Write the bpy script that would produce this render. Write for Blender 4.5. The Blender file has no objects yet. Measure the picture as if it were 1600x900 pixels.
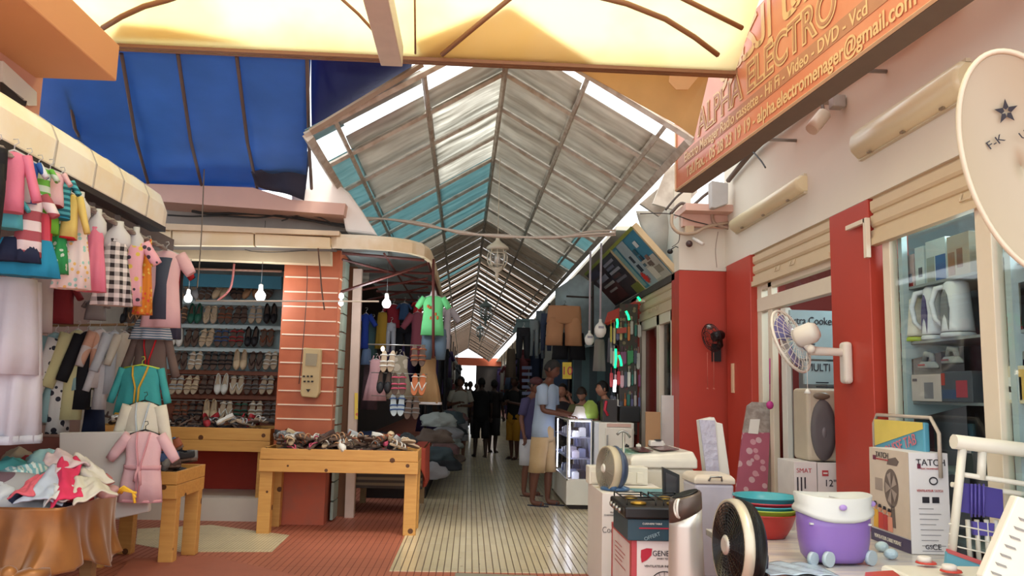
import bpy, math, random
from mathutils import Vector, Matrix, noise
rnd = random.Random(7)
sc = bpy.context.scene
COL = sc.collection
# ---------------------------------------------------------------- camera
FPX, CAMH = 1250.0, 1.45
CM = (Matrix.Rotation(math.radians(-2.8), 3, 'Z') @ Matrix.Rotation(math.radians(97.36), 3, 'X')
      @ Matrix.Rotation(math.radians(1.4), 3, 'Z'))
cam = bpy.data.objects.new('camera', bpy.data.cameras.new('camera'))
COL.objects.link(cam)
cam.matrix_world = Matrix.Translation((0, 0, CAMH)) @ CM.to_4x4()
cam.data.sensor_width = 36.0
cam.data.lens = FPX / 1600 * 36
cam.data.clip_start = 0.05
sc.camera = cam
# ---------------------------------------------------------------- light
W = bpy.data.worlds.new('World'); sc.world = W; W.use_nodes = True
bg = W.node_tree.nodes['Background']
bg.inputs[0].default_value = (0.93, 0.97, 1.0, 1)
bg.inputs[1].default_value = 1.75
sun = bpy.data.objects.new('sun', bpy.data.lights.new('sun', 'SUN'))
COL.objects.link(sun)
sun.data.energy = 2.6; sun.data.angle = math.radians(25); sun.data.color = (1, .93, .8)
sun.rotation_euler = (math.radians(18), math.radians(14), 0)
sc.view_settings.view_transform = 'Standard'
sc.view_settings.look = 'None'
sc.view_settings.gamma = 1.0
sc.view_settings.use_curve_mapping = False
sc.view_settings.exposure = 0.5
sc.cycles.max_bounces = 8
sc.cycles.transparent_max_bounces = 12
# ---------------------------------------------------------------- pixel of the photo -> point of the place
def ray(px, py): return CM @ Vector(((px - 800) / FPX, (450 - py) / FPX, -1))
def aY(px, py, Y):
    d = ray(px, py); return d * (Y / d.y) + Vector((0, 0, CAMH))
def aZ(px, py, z):
    d = ray(px, py); return d * ((z - CAMH) / d.z) + Vector((0, 0, CAMH))
def aX(px, py, X):
    d = ray(px, py); return d * (X / d.x) + Vector((0, 0, CAMH))
def aP(px, py, p0, n):
    d = ray(px, py); o = Vector((0, 0, CAMH)); n = Vector(n)
    return o + d * ((Vector(p0) - o).dot(n) / d.dot(n))
# ---------------------------------------------------------------- materials
def lin(h):
    if not isinstance(h, str): return tuple(h)
    h = h.lstrip('#'); c = [int(h[i:i + 2], 16) / 255 for i in (0, 2, 4)]
    return tuple(x / 12.92 if x <= .04045 else ((x + .055) / 1.055) ** 2.4 for x in c)
MATS = {}
def mat(key, c1='#888888', rough=.7, metal=0., pat='plain', c2=None, s=8., var=.12, bump=0., emit=None, es=1., alpha=1., trans=0., c3=None, sheen=0.):
    if key in MATS: return MATS[key]
    m = bpy.data.materials.new(key); m.use_nodes = True; MATS[key] = m
    nt = m.node_tree; N = nt.nodes; L = nt.links; b = N['Principled BSDF']
    c1 = lin(c1); c2 = lin(c2) if c2 else tuple(x * .5 for x in c1); c3 = lin(c3) if c3 else None
    def new(t, **k):
        n = N.new(t)
        for a, v in k.items(): setattr(n, a, v)
        return n
    def math_(op, a, b_=None):
        n = new('ShaderNodeMath', operation=op)
        for i, v in enumerate((a, b_)):
            if v is None: continue
            if hasattr(v, 'is_linked') or hasattr(v, 'links'): L.new(v, n.inputs[i])
            else: n.inputs[i].default_value = v
        return n.outputs[0]
    def mix(f, a, b_):
        n = new('ShaderNodeMix', data_type='RGBA')
        for s_, v in ((n.inputs[0], f), (n.inputs[6], a), (n.inputs[7], b_)):
            if hasattr(v, 'links'): L.new(v, s_)
            elif isinstance(v, tuple): s_.default_value = (*v, 1)
            else: s_.default_value = v
        return n.outputs[2]
    tc = new('ShaderNodeTexCoord'); co = tc.outputs['Object']
    sx = new('ShaderNodeSeparateXYZ'); L.new(co, sx.inputs[0]); X, Y, Z = sx.outputs
    nz = new('ShaderNodeTexNoise'); L.new(co, nz.inputs['Vector']); nz.inputs['Scale'].default_value = s if pat in ('plain', 'grime') else 6
    nz.inputs['Detail'].default_value = 6
    nf = nz.outputs['Fac']
    base = None
    if pat == 'plain': base = c1
    elif pat == 'stripeh': base = mix(math_('GREATER_THAN', math_('FRACT', math_('MULTIPLY', Z, s)), .5), c1, c2)
    elif pat == 'stripev': base = mix(math_('GREATER_THAN', math_('FRACT', math_('MULTIPLY', math_('ADD', X, Y), s)), .5), c1, c2)
    elif pat == 'check':
        a = math_('GREATER_THAN', math_('FRACT', math_('MULTIPLY', Z, s)), .5)
        c = math_('GREATER_THAN', math_('FRACT', math_('MULTIPLY', math_('ADD', X, math_('MULTIPLY', Y, .7)), s)), .5)
        base = mix(math_('MULTIPLY', math_('ADD', a, c), .5), c1, c2)
    elif pat == 'floral':
        v = new('ShaderNodeTexVoronoi'); L.new(co, v.inputs['Vector']); v.inputs['Scale'].default_value = s
        base = mix(math_('LESS_THAN', v.outputs['Distance'], .33), c1, c2)
        if c3:
            sp = new('ShaderNodeSeparateColor'); L.new(v.outputs['Color'], sp.inputs[0])
            base = mix(math_('MULTIPLY', math_('LESS_THAN', v.outputs['Distance'], .36), math_('GREATER_THAN', sp.outputs[0], .5)), base, c3)
    elif pat == 'wood':
        mp = new('ShaderNodeMapping'); L.new(co, mp.inputs[0]); mp.inputs['Scale'].default_value = (1, 6, 1) if s < 0 else (1.2, 8, 14)
        w = new('ShaderNodeTexNoise'); L.new(mp.outputs[0], w.inputs['Vector']); w.inputs['Scale'].default_value = 3; w.inputs['Detail'].default_value = 8
        base = mix(w.outputs['Fac'], c1, c2)
        v = new('ShaderNodeTexVoronoi'); L.new(co, v.inputs['Vector']); v.inputs['Scale'].default_value = 5.5
        base = mix(math_('LESS_THAN', v.outputs['Distance'], .15), base, lin('#5a3312'))
    elif pat == 'grime':
        r = new('ShaderNodeValToRGB'); L.new(nf, r.inputs[0]); r.color_ramp.elements[0].position = .42; r.color_ramp.elements[1].position = .62
        base = mix(r.outputs[0], c1, c2)
    elif pat == 'streak':
        mp = new('ShaderNodeMapping'); L.new(co, mp.inputs[0]); mp.inputs['Scale'].default_value = (1.2, 9, 1.2)
        w = new('ShaderNodeTexNoise'); L.new(mp.outputs[0], w.inputs['Vector']); w.inputs['Scale'].default_value = s; w.inputs['Detail'].default_value = 5
        r = new('ShaderNodeValToRGB'); L.new(w.outputs['Fac'], r.inputs[0]); r.color_ramp.elements[0].position = .35; r.color_ramp.elements[1].position = .7
        base = mix(r.outputs[0], c1, c2)
    # light unevenness of the surface itself
    if var:
        hv = new('ShaderNodeHueSaturation')
        vv = math_('ADD', math_('MULTIPLY', nf, 2 * var), 1 - var); L.new(vv, hv.inputs['Value'])
        if isinstance(base, tuple): hv.inputs['Color'].default_value = (*base, 1)
        else: L.new(base, hv.inputs['Color'])
        L.new(hv.outputs[0], b.inputs['Base Color'])
    elif isinstance(base, tuple): b.inputs['Base Color'].default_value = (*base, 1)
    else: L.new(base, b.inputs['Base Color'])
    b.inputs['Roughness'].default_value = rough; b.inputs['Metallic'].default_value = metal
    if sheen: b.inputs['Sheen Weight'].default_value = sheen
    if bump:
        bp = new('ShaderNodeBump'); L.new(nf, bp.inputs['Height']); bp.inputs['Strength'].default_value = bump; bp.inputs['Distance'].default_value = .02; L.new(bp.outputs[0], b.inputs['Normal'])
    if emit:
        b.inputs['Emission Color'].default_value = (*lin(emit), 1); b.inputs['Emission Strength'].default_value = es
    if alpha < 1: b.inputs['Alpha'].default_value = alpha
    if trans:
        t = new('ShaderNodeBsdfTranslucent'); t.inputs[0].default_value = (*c1, 1)
        src = b.inputs['Base Color'].links
        if src: L.new(src[0].from_socket, t.inputs[0])
        ms = new('ShaderNodeMixShader'); ms.inputs[0].default_value = trans
        L.new(b.outputs[0], ms.inputs[1]); L.new(t.outputs[0], ms.inputs[2]); L.new(ms.outputs[0], N['Material Output'].inputs[0])
    return m
def glass(key='glass', tint=(1, 1, 1), refl=.12):
    if key in MATS: return MATS[key]
    m = bpy.data.materials.new(key); m.use_nodes = True; MATS[key] = m
    nt = m.node_tree; N = nt.nodes; L = nt.links; N.remove(N['Principled BSDF'])
    t = N.new('ShaderNodeBsdfTransparent'); t.inputs[0].default_value = (*tint, 1)
    g = N.new('ShaderNodeBsdfGlossy'); g.inputs['Roughness'].default_value = .03
    ms = N.new('ShaderNodeMixShader'); ms.inputs[0].default_value = refl
    L.new(t.outputs[0], ms.inputs[1]); L.new(g.outputs[0], ms.inputs[2]); L.new(ms.outputs[0], N['Material Output'].inputs[0])
    return m
# ---------------------------------------------------------------- mesh collecting
class MB:
    def __init__(s): s.v = []; s.f = []; s.mi = []; s.sm = []; s.cur = 0; s.smooth = False
    def add(s, vs, fs, smooth=None):
        o = len(s.v); s.v += [Vector(v) for v in vs]
        for f in fs: s.f.append([i + o for i in f]); s.mi.append(s.cur); s.sm.append(s.smooth if smooth is None else smooth)
        return s
    def box(s, a, b, M=None):
        a = Vector(a); b = Vector(b)
        vs = [Vector((x, y, z)) for z in (a.z, b.z) for y in (a.y, b.y) for x in (a.x, b.x)]
        if M: vs = [M @ v for v in vs]
        return s.add(vs, [(0, 2, 3, 1), (4, 5, 7, 6), (0, 1, 5, 4), (2, 6, 7, 3), (0, 4, 6, 2), (1, 3, 7, 5)], False)
    def cbox(s, c, d, M=None):
        c = Vector(c); d = Vector(d) / 2; return s.box(c - d, c + d, M)
    def ring(s, rings, cap=True, smooth=True, close=True):
        n = len(rings[0]); vs = [p for r in rings for p in r]; fs = []
        for i in range(len(rings) - 1):
            for j in range(n if close else n - 1):
                k = (j + 1) % n; fs.append((i * n + j, i * n + k, (i + 1) * n + k, (i + 1) * n + j))
        s.add(vs, fs, smooth)
        if cap:
            o = len(s.v) - len(vs)
            for base, rev in ((0, True), ((len(rings) - 1) * n, False)):
                idx = [o + base + j for j in range(n)]
                s.f.append(idx[::-1] if rev else idx); s.mi.append(s.cur); s.sm.append(False)
        return s
    def tube(s, pts, r, n=8, cap=True, flat=1.):
        pts = [Vector(p) for p in pts]; rs = r if isinstance(r, (list, tuple)) else [r] * len(pts)
        rings = []; up = None
        for i, p in enumerate(pts):
            t = (pts[min(i + 1, len(pts) - 1)] - pts[max(i - 1, 0)])
            if t.length < 1e-9: t = Vector((0, 0, 1))
            t.normalize()
            if up is None:
                up = Vector((0, 0, 1)) if abs(t.z) < .9 else Vector((1, 0, 0))
            u = t.cross(up); u.normalize(); w = u.cross(t); w.normalize(); up = w
            rings.append([p + (u * math.cos(2 * math.pi * k / n) + w * flat * math.sin(2 * math.pi * k / n)) * rs[i] for k in range(n)])
        return s.ring(rings, cap, n > 4)
    def lathe(s, prof, c=(0, 0, 0), n=20, M=None, cap=True):
        c = Vector(c); rings = []
        for r, z in prof:
            ps = [Vector((r * math.cos(2 * math.pi * k / n), r * math.sin(2 * math.pi * k / n), z)) for k in range(n)]
            rings.append([(M @ p if M else p) + c for p in ps])
        return s.ring(rings, cap, True)
    def prism(s, poly, vec):
        poly = [Vector(p) for p in poly]; vec = Vector(vec); n = len(poly)
        nr = Vector((0, 0, 0))
        for i in range(n): nr += poly[i].cross(poly[(i + 1) % n])
        if nr.dot(vec) > 0: poly = poly[::-1]
        vs = poly + [p + vec for p in poly]
        fs = [tuple(range(n)), tuple(range(2 * n - 1, n - 1, -1))] + [(i, n + i, n + (i + 1) % n, (i + 1) % n) for i in range(n)]
        return s.add(vs, fs, False)
    def grid(s, fn, nu, nv, smooth=True):
        vs = [Vector(fn(i / nu, j / nv)) for j in range(nv + 1) for i in range(nu + 1)]
        fs = [(j * (nu + 1) + i, j * (nu + 1) + i + 1, (j + 1) * (nu + 1) + i + 1, (j + 1) * (nu + 1) + i) for j in range(nv) for i in range(nu)]
        return s.add(vs, fs, smooth)
    def sphere(s, c, r, n=12, m=8, M=None):
        c = Vector(c); r = Vector(r) if not isinstance(r, (int, float)) else Vector((r, r, r))
        rings = []
        for j in range(m + 1):
            a = math.pi * (j if 0 < j < m else (j + (.04 if j == 0 else -.04))) / m
            ps = [Vector((math.sin(a) * math.cos(2 * math.pi * k / n) * r.x, math.sin(a) * math.sin(2 * math.pi * k / n) * r.y, -math.cos(a) * r.z)) for k in range(n)]
            rings.append([(M @ p if M else p) + c for p in ps])
        return s.ring(rings, True, True)
    def loft(s, secs, n=24, cap=True, axis='z'):
        # secs: (cx, cy, cz, rx, ry, slope, fold amplitude, folds, phase); rings stacked down z
        rings = []
        for q in secs:
            q = list(q) + [0] * (9 - len(q)); cx, cy, cz, rx, ry, sl, am, k, ph = q
            rg = []
            for j in range(n):
                a = 2 * math.pi * j / n; ca, sa = math.cos(a), math.sin(a)
                w = 1 + am * math.cos(k * a + ph); x = rx * ca * (1 + am * .25 * math.cos(k * a + ph)); y = ry * sa * w + am * rx * .35 * math.sin(k * ca * 2 + ph) * (1 if sa > 0 else .8)
                rg.append(Vector((cx + x, cy + y, cz - sl * abs(ca) * rx)))
            rings.append(rg)
        return s.ring(rings, cap, True)
    def build(s, name, mats, parent=None, bevel=0., solid=0., sub=0, seg=2):
        me = bpy.data.meshes.new(name)
        me.from_pydata([tuple(v) for v in s.v], [], s.f)
        for m in (mats if isinstance(mats, (list, tuple)) else [mats]): me.materials.append(m)
        for p, mi, sm in zip(me.polygons, s.mi, s.sm): p.material_index = mi; p.use_smooth = sm
        me.update()
        o = bpy.data.objects.new(name, me); COL.objects.link(o)
        if parent: o.parent = parent
        if sub: md = o.modifiers.new('sub', 'SUBSURF'); md.levels = md.render_levels = sub
        if solid: md = o.modifiers.new('solid', 'SOLIDIFY'); md.thickness = solid
        if bevel: md = o.modifiers.new('bevel', 'BEVEL'); md.width = bevel; md.segments = seg; md.limit_method = 'ANGLE'
        return o
def tag(o, label=None, cat=None, group=None, kind=None):
    if label: o['label'] = label
    if cat: o['category'] = cat
    if group: o['group'] = group
    if kind: o['kind'] = kind
    return o
def thing(name, label, cat, group=None, loc=(0, 0, 0), rz=0, kind=None):
    o = bpy.data.objects.new(name, None); COL.objects.link(o); o.location = loc; o.rotation_euler = (0, 0, rz); o.empty_display_size = .1
    return tag(o, label, cat, group, kind)
def struct(o): o['kind'] = 'structure'; return o
def kids(o): return [c for c in bpy.data.objects if c.parent == o]
def dup(root, loc, rot=None, label=None, scale=None):
    def cp(o, par):
        c = o.copy(); COL.objects.link(c); c.parent = par
        for ch in o.children: cp(ch, c)
        return c
    c = cp(root, None); c.location = loc
    if rot is not None: c.rotation_euler = rot if isinstance(rot, (tuple, list)) else (0, 0, rot)
    if scale is not None: c.scale = scale if isinstance(scale, (tuple, list)) else (scale,) * 3
    if label: c['label'] = label
    return c
def mesh(name, mb, m, label, cat, group=None, kind=None, **k):
    return tag(mb.build(name, m, None, **k), label, cat, group, kind)
def pxp(mb, pts, Y, d): return mb.prism([aY(x, y, Y) for x, y in pts], (0, d, 0))
def sxp(mb, pts, X, d): return mb.prism([aX(x, y, X) for x, y in pts], (d, 0, 0))
FONTS = {}
def text(s, size, M, m, parent=None, name='lettering', ext=.001, align='CENTER', xs=1., shear=0., off=0.):
    cu = bpy.data.curves.new(name, 'FONT'); cu.body = s; cu.size = size; cu.extrude = ext; cu.align_x = align; cu.align_y = 'CENTER'; cu.shear = shear; cu.offset = off
    cu.materials.append(m)
    tmp = bpy.data.objects.new(name, cu); COL.objects.link(tmp)
    me = bpy.data.meshes.new_from_object(tmp); bpy.data.objects.remove(tmp)
    me.transform(M @ Matrix.Diagonal((xs, 1, 1, 1)))
    if not me.materials: me.materials.append(m)
    o = bpy.data.objects.new(name, me); COL.objects.link(o)
    if parent: o.parent = parent
    return o
def frame(o, xdir, ydir):
    x = Vector(xdir).normalized(); z = x.cross(Vector(ydir)).normalized(); y = z.cross(x)
    return Matrix.Translation(o) @ Matrix((x, y, z)).transposed().to_4x4()
FACE = lambda o: frame(o, (1, 0, 0), (0, 0, 1))          # reads towards the viewer, -Y
SIDE = lambda o: frame(o, (0, -1, 0), (0, 0, 1))         # reads from the alley, facing -X
def cover(px, py, Y): return aY(px, py, Y)
# common materials
m_cream = mat('cream_plaster', '#dcd5c5', .8, var=.04, s=3)
m_red = mat('red_paint', '#b33c2b', .45, var=.08, s=3)
m_orange = mat('orange_plaster', '#c88d64', .8, var=.06, s=2)
m_pink = mat('pink_plaster', '#d9b3a3', .85, var=.1, s=4)
m_white = mat('white_plastic', '#dedbd2', .35, var=.02)
m_whitem = mat('white_metal', '#d9d6cc', .4, var=.05)
m_black = mat('black_plastic', '#0d0c0d', .4, var=.02)
m_dark = mat('dark_brown', '#2a211d', .7)
m_pine = mat('pine_wood', '#d9a65c', .55, pat='wood', c2='#b97f3c', s=8, var=.05)
m_pine2 = mat('pine_wood_grey', '#a4855a', .6, pat='wood', c2='#80623c', var=.08)
m_steel = mat('steel', '#a7a6a2', .35, .8, var=.08)
m_roofbar = mat('roof_bar', '#c4beb2', .6, 0, pat='grime', c2='#a89d8e', s=9)
m_rust = mat('rust', '#6d3a26', .8, pat='grime', c2='#8a6a50', s=12)
m_paper = mat('white_card', '#ddd5cd', .6, var=.03)
m_ink = mat('dark_ink', '#23202a', .6, var=0)
m_bulb = mat('lit_bulb', '#ffffff', .3, emit='#f4fbff', es=9, var=0)
m_glass = glass()
m_cable = mat('cable', '#2c2a29', .6)
m_gold = mat('brass', '#b08a3a', .3, .8)
# ================================================================ THE SETTING
# floor: ribbed red tiles with a field of ribbed cream tiles
def tile_mat(key, c1, c2, groove, rough, wid=.0575):
    m = bpy.data.materials.new(key); m.use_nodes = True; nt = m.node_tree; N = nt.nodes; L = nt.links; b = N['Principled BSDF']
    tc = N.new('ShaderNodeTexCoord'); sx = N.new('ShaderNodeSeparateXYZ'); L.new(tc.outputs['Object'], sx.inputs[0])
    def mt(op, a, c=None):
        n = N.new('ShaderNodeMath'); n.operation = op
        for i, v in enumerate((a, c)):
            if v is None: continue
            if hasattr(v, 'links'): L.new(v, n.inputs[i])
            else: n.inputs[i].default_value = v
        return n.outputs[0]
    gx = mt('LESS_THAN', mt('FRACT', mt('DIVIDE', sx.outputs[0], wid)), .15)
    gy = mt('LESS_THAN', mt('FRACT', mt('DIVIDE', sx.outputs[1], .34)), .022)
    g = mt('MAXIMUM', gx, mt('MULTIPLY', gy, .6))
    # each tile strip its own shade
    cmb = N.new('ShaderNodeCombineXYZ'); L.new(mt('FLOOR', mt('DIVIDE', sx.outputs[0], wid)), cmb.inputs[0]); L.new(mt('FLOOR', mt('DIVIDE', sx.outputs[1], .34)), cmb.inputs[1])
    wn = N.new('ShaderNodeTexWhiteNoise'); L.new(cmb.outputs[0], wn.inputs['Vector'])
    nz = N.new('ShaderNodeTexNoise'); L.new(tc.outputs['Object'], nz.inputs['Vector']); nz.inputs['Scale'].default_value = 1.1; nz.inputs['Detail'].default_value = 8
    nz2 = N.new('ShaderNodeTexNoise'); L.new(tc.outputs['Object'], nz2.inputs['Vector']); nz2.inputs['Scale'].default_value = 11; nz2.inputs['Detail'].default_value = 2
    spot = mt('GREATER_THAN', nz2.outputs['Fac'], .74)
    mx = N.new('ShaderNodeMix'); mx.data_type = 'RGBA'; L.new(g, mx.inputs[0]); mx.inputs[6].default_value = (*lin(c1), 1); mx.inputs[7].default_value = (*lin(c2), 1)
    m2 = N.new('ShaderNodeMix'); m2.data_type = 'RGBA'; L.new(mt('MULTIPLY', spot, .6), m2.inputs[0]); L.new(mx.outputs[2], m2.inputs[6]); m2.inputs[7].default_value = (*lin('#5a4636'), 1)
    hv = N.new('ShaderNodeHueSaturation'); L.new(m2.outputs[2], hv.inputs['Color'])
    L.new(mt('ADD', mt('ADD', mt('MULTIPLY', nz.outputs['Fac'], .34), .77), mt('MULTIPLY', wn.outputs[0], .1)), hv.inputs['Value'])
    L.new(hv.outputs[0], b.inputs['Base Color'])
    L.new(mt('ADD', mt('MULTIPLY', g, .4), rough), b.inputs['Roughness'])
    bp = N.new('ShaderNodeBump'); bp.inputs['Strength'].default_value = .5; bp.inputs['Distance'].default_value = .004; L.new(mt('SUBTRACT', 1, g), bp.inputs['Height']); L.new(bp.outputs[0], b.inputs['Normal'])
    return m
t_red = tile_mat('red_tile', '#a9624b', '#7f4636', 1, .5)
t_cream = tile_mat('cream_tile', '#d3c6a6', '#6b5b4a', 1, .2)
mb = MB(); mb.box((-9, -4, -.12), (9, 62, 0)); struct(mb.build('floor', t_red))
mb = MB(); mb.box((-.6, 6.67, 0), (1.9, 62, .006)); struct(mb.build('floor_alley_cream', t_cream))
t_rib = mat('ribbed_tile', '#d8cba6', .4, pat='stripeh', c2='#cfc09a', s=1, var=.06)
tp = tile_mat('cream_tile_cross', '#cdbf9d', '#8c7a5d', 1, .4, .03)
mb = MB(); mb.prism([aZ(215, 826, .003), aZ(330, 820, .003), aZ(452, 836, .003), aZ(425, 862, .003), aZ(280, 862, .003), aZ(212, 850, .003)], (0, 0, -.01)); o = struct(mb.build('floor_patch', tp))
mb = MB(); mb.prism([aZ(712, 895, .004), aZ(838, 899, .004), aZ(842, 925, .004), aZ(700, 925, .004)], (0, 0, -.01)); struct(mb.build('floor_cover', mat('grey_cover', '#8f8b7c', .6)))
# raised red kerb low left
mb = MB(); mb.prism([aZ(205, 872, .05), aZ(330, 868, .05), aZ(470, 900, .05), aZ(440, 915, .05), aZ(180, 900, .05)], (0, 0, -.05)); struct(mb.build('floor_step', mat('red_kerb', '#a05c47', .7)))
# --- left: sandal shop behind, pillar, parapet
m_tilew = mat('white_step_tile', '#cfc6ba', .4, var=.05)
mb = MB(); mb.box((-4.6, 8.95, 0), (-2.02, 12.2, .24)); struct(mb.build('floor_shop_step', [m_tilew]))
mb = MB(); mb.box((-4.6, 8.93, 0), (-4.4, 12, 3.3)); struct(mb.build('wall_left', mat('shop_wall', '#b9b2a5', .8)))
mb = MB(); mb.box((-4.6, 10.6, 0), (-1.5, 10.75, 3.3)); struct(mb.build('wall_back_left', mat('shelf_wall', '#a9bfc2', .7, var=.06)))
mb = MB(); mb.box((-4.6, 10.52, .7), (-1.62, 10.6, 1.62)); struct(mb.build('trim_1', mat('brown_back', '#8a4a30', .6)))
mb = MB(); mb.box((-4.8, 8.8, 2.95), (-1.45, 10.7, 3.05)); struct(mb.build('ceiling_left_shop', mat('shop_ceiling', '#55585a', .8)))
# pillar of orange boards with pale joints
P = thing('wall_pillar', None, None, kind='structure')
pl, pr = -2.08, -1.475
mb = MB(); mb.box((pl, 8.82, .78), (pr, 9.4, 3.02)); mb.build('pillar_boards', mat('orange_board', '#b8623c', .5, pat='streak', c2='#a5512f', s=2, var=.06), P)
mb = MB(); mb.box((pl, 8.8, 0), (pr - .03, 9.38, .78)); mb.build('pillar_base', mat('scuffed_orange', '#b4583c', .7, pat='grime', c2='#a3573f', s=5), P)
mb = MB()
for i, y in enumerate((434, 457, 480, 502, 524, 546, 568, 590, 612, 634, 656)):
    a = aY(436, y - 2, 8.8); mb.box((pl + .015, 8.812, a.z - .006), (pr - .01, 8.83, a.z + .008))
    mb.box((pr - .002, 8.84, a.z - .006), (pr + .006, 9.28, a.z + .008))
mb.build('joint_strip', mat('pale_joint', '#e8cdb2', .5), P)
mb = MB()
z0, z1 = .02, 2.9
for k in range(14):
    mb.box((pr + .0, 9.0, z0 + k * .205), (pr + .03, 9.3, z0 + k * .205 + .19))
mb.build('tile_edge', mat('greenish_tile', '#8d9a8c', .4), P)
# fascia of cream tiles above the sandal shop
F = thing('wall_fascia', None, None, kind='structure')
mt_ = mat('cream_fascia_tile', '#e6cfa4', .5, pat='grime', c2='#ead8b8', s=3, var=.05)
def beam(mb, p1, p2, z0off, Y, d):
    pass
mb = MB()
xs = [(236, 350), (268, 352), (397, 358), (517, 364)]
bs = [(236, 382), (268, 383), (397, 384), (517, 387)]
for i in range(3):
    a, b = xs[i], xs[i + 1]; c, d = bs[i + 1], bs[i]
    pxp(mb, [(a[0] + 1.2, a[1] + 7), (b[0] - 1.2, b[1] + 7), (c[0] - 1.2, c[1]), (d[0] + 1.2, d[1])], 8.25, .08)
mb.build('fascia_tile', mt_, F, bevel=.004)
mb = MB(); pxp(mb, [(236, 348), (530, 361), (530, 368), (236, 358)], 8.2, .7); mb.build('fascia_cap', mat('cap_plaster', '#d9c3a3', .8), F)
mb = MB(); pxp(mb, [(236, 356), (519, 366), (519, 386), (236, 383)], 8.31, .3); mb.build('fascia_core', mat('fascia_core', '#5b5048', .8), F)
mb = MB(); pxp(mb, [(236, 384), (516, 388), (516, 413), (236, 402)], 8.58, .15); mb.build('lintel_panel', mat('lintel_cream', '#cbb593', .6), F)
# parapet with pink band, cables below
mb = MB(); pxp(mb, [(150, 284), (395, 293), (455, 312), (540, 318), (537, 336), (240, 314)], 8.3, .5); struct(mb.build('wall_parapet', m_pink))
mb = MB(); pxp(mb, [(200, 312), (548, 334), (560, 362), (200, 352)], 8.75, .3); struct(mb.build('wall_parapet_base', mat('grey_plaster', '#9a938d', .85)))
mb = MB(); pxp(mb, [(455, 300), (470, 306), (478, 272), (500, 245), (520, 280), (545, 300), (566, 330), (590, 368), (540, 362), (535, 335), (455, 316)], 8.45, .6); struct(mb.build('wall_white_block', mat('sunlit_white', '#f3eee6', .8, var=.03), bevel=.03))
# --- left near building: wall and overhanging slab
mb = MB(); mb.box((-4.2, 3.4, 3.0), (-3.1, 5.62, 6.5)); struct(mb.build('wall_left_upper', mat('pink_orange_wall', '#cd9580', .85, var=.05, s=2)))
mb = MB(); mb.box((-4.2, 2.4, 3.545), (-2.55, 5.54, 3.81)); struct(mb.build('trim_slab', m_orange, bevel=.01))
mb = MB(); mb.prism([aX(0, 95, -3.09), aX(53, 144, -3.09), aX(53, 165, -3.09), aX(40, 165, -3.09), aX(0, 128, -3.09)], (.02, 0, 0)); struct(mb.build('window_1', m_whitem))
mb = MB(); mb.prism([aX(0, 128, -3.08), aX(40, 158, -3.08), aX(38, 166, -3.08), aX(0, 150, -3.08)], (.01, 0, 0)); struct(mb.build('window_1_gap', m_dark))
# left clothes shop: dark interior wall and ceiling
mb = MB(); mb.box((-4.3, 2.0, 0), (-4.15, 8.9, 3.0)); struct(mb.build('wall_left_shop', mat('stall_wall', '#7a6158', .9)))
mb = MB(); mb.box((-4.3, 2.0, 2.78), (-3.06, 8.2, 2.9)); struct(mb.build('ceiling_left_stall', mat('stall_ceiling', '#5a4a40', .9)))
# --- right building: long cream wall above red columns
XR = 2.9
mb = MB(); mb.box((XR, 1.0, 2.93), (XR + .3, 9.0, 7.0)); struct(mb.build('wall_right', m_cream))
def col(name, x, y0, y1, z1, xd=.3):
    mb = MB(); mb.box((x, y0, 0), (x + xd, y1, z1)); return struct(mb.build(name, m_red, bevel=.006))
col('wall_column_near', XR, 5.66, 6.3, 2.93)
col('wall_column_far', XR - .02, 8.12, 8.9, 2.93)
mb = MB(); mb.box((2.36, 9.0, 0), (3.4, 9.2, 2.88)); struct(mb.build('wall_recess', m_red))
mb = MB(); mb.box((2.36, 9.0, 2.885), (3.4, 9.2, 3.52)); struct(mb.build('wall_recess_top', m_cream))
mb = MB(); mb.box((2.38, 8.9, 3.38), (2.9, 8.99, 3.52)); mb.box((2.36, 8.7, 3.52), (3.0, 9.2, 3.6)); struct(mb.build('trim_2', m_pink))
XS = 2.36                                # set-forward shop fronts beyond
col('wall_column_alley', XS, 9.205, 9.35, 2.88)
col('wall_column_slim', XS, 11.3, 11.75, 2.85)
mb = MB(); mb.box((XS, 9.2, 2.885), (XS + .2, 62, 3.9)); struct(mb.build('wall_right_alley', m_cream))
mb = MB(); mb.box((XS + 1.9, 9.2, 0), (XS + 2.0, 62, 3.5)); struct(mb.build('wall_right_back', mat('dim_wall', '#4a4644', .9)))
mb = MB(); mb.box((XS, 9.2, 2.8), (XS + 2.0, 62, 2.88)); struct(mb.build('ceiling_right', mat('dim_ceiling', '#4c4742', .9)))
# interior of the appliance shop
mb = MB(); mb.box((5.3, 2, 0), (5.4, 9, 3.2)); struct(mb.build('wall_shop_back', mat('shop_back', '#7a2420', .7)))
mb = MB(); mb.box((3.2, 8.9, 0), (5.4, 9.0, 3.2)); struct(mb.build('wall_shop_side', mat('shop_side', '#8f3028', .7)))
mb = MB(); mb.box((3.2, 2, 3.0), (5.4, 9, 3.1)); struct(mb.build('ceiling_shop', mat('shop_ceil', '#8f9696', .8)))
mb = MB(); mb.box((3.2, 5.7, 0), (5.3, 5.8, 3.0)); struct(mb.build('wall_shop_partition', mat('shop_part', '#6d6f70', .8)))
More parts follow.
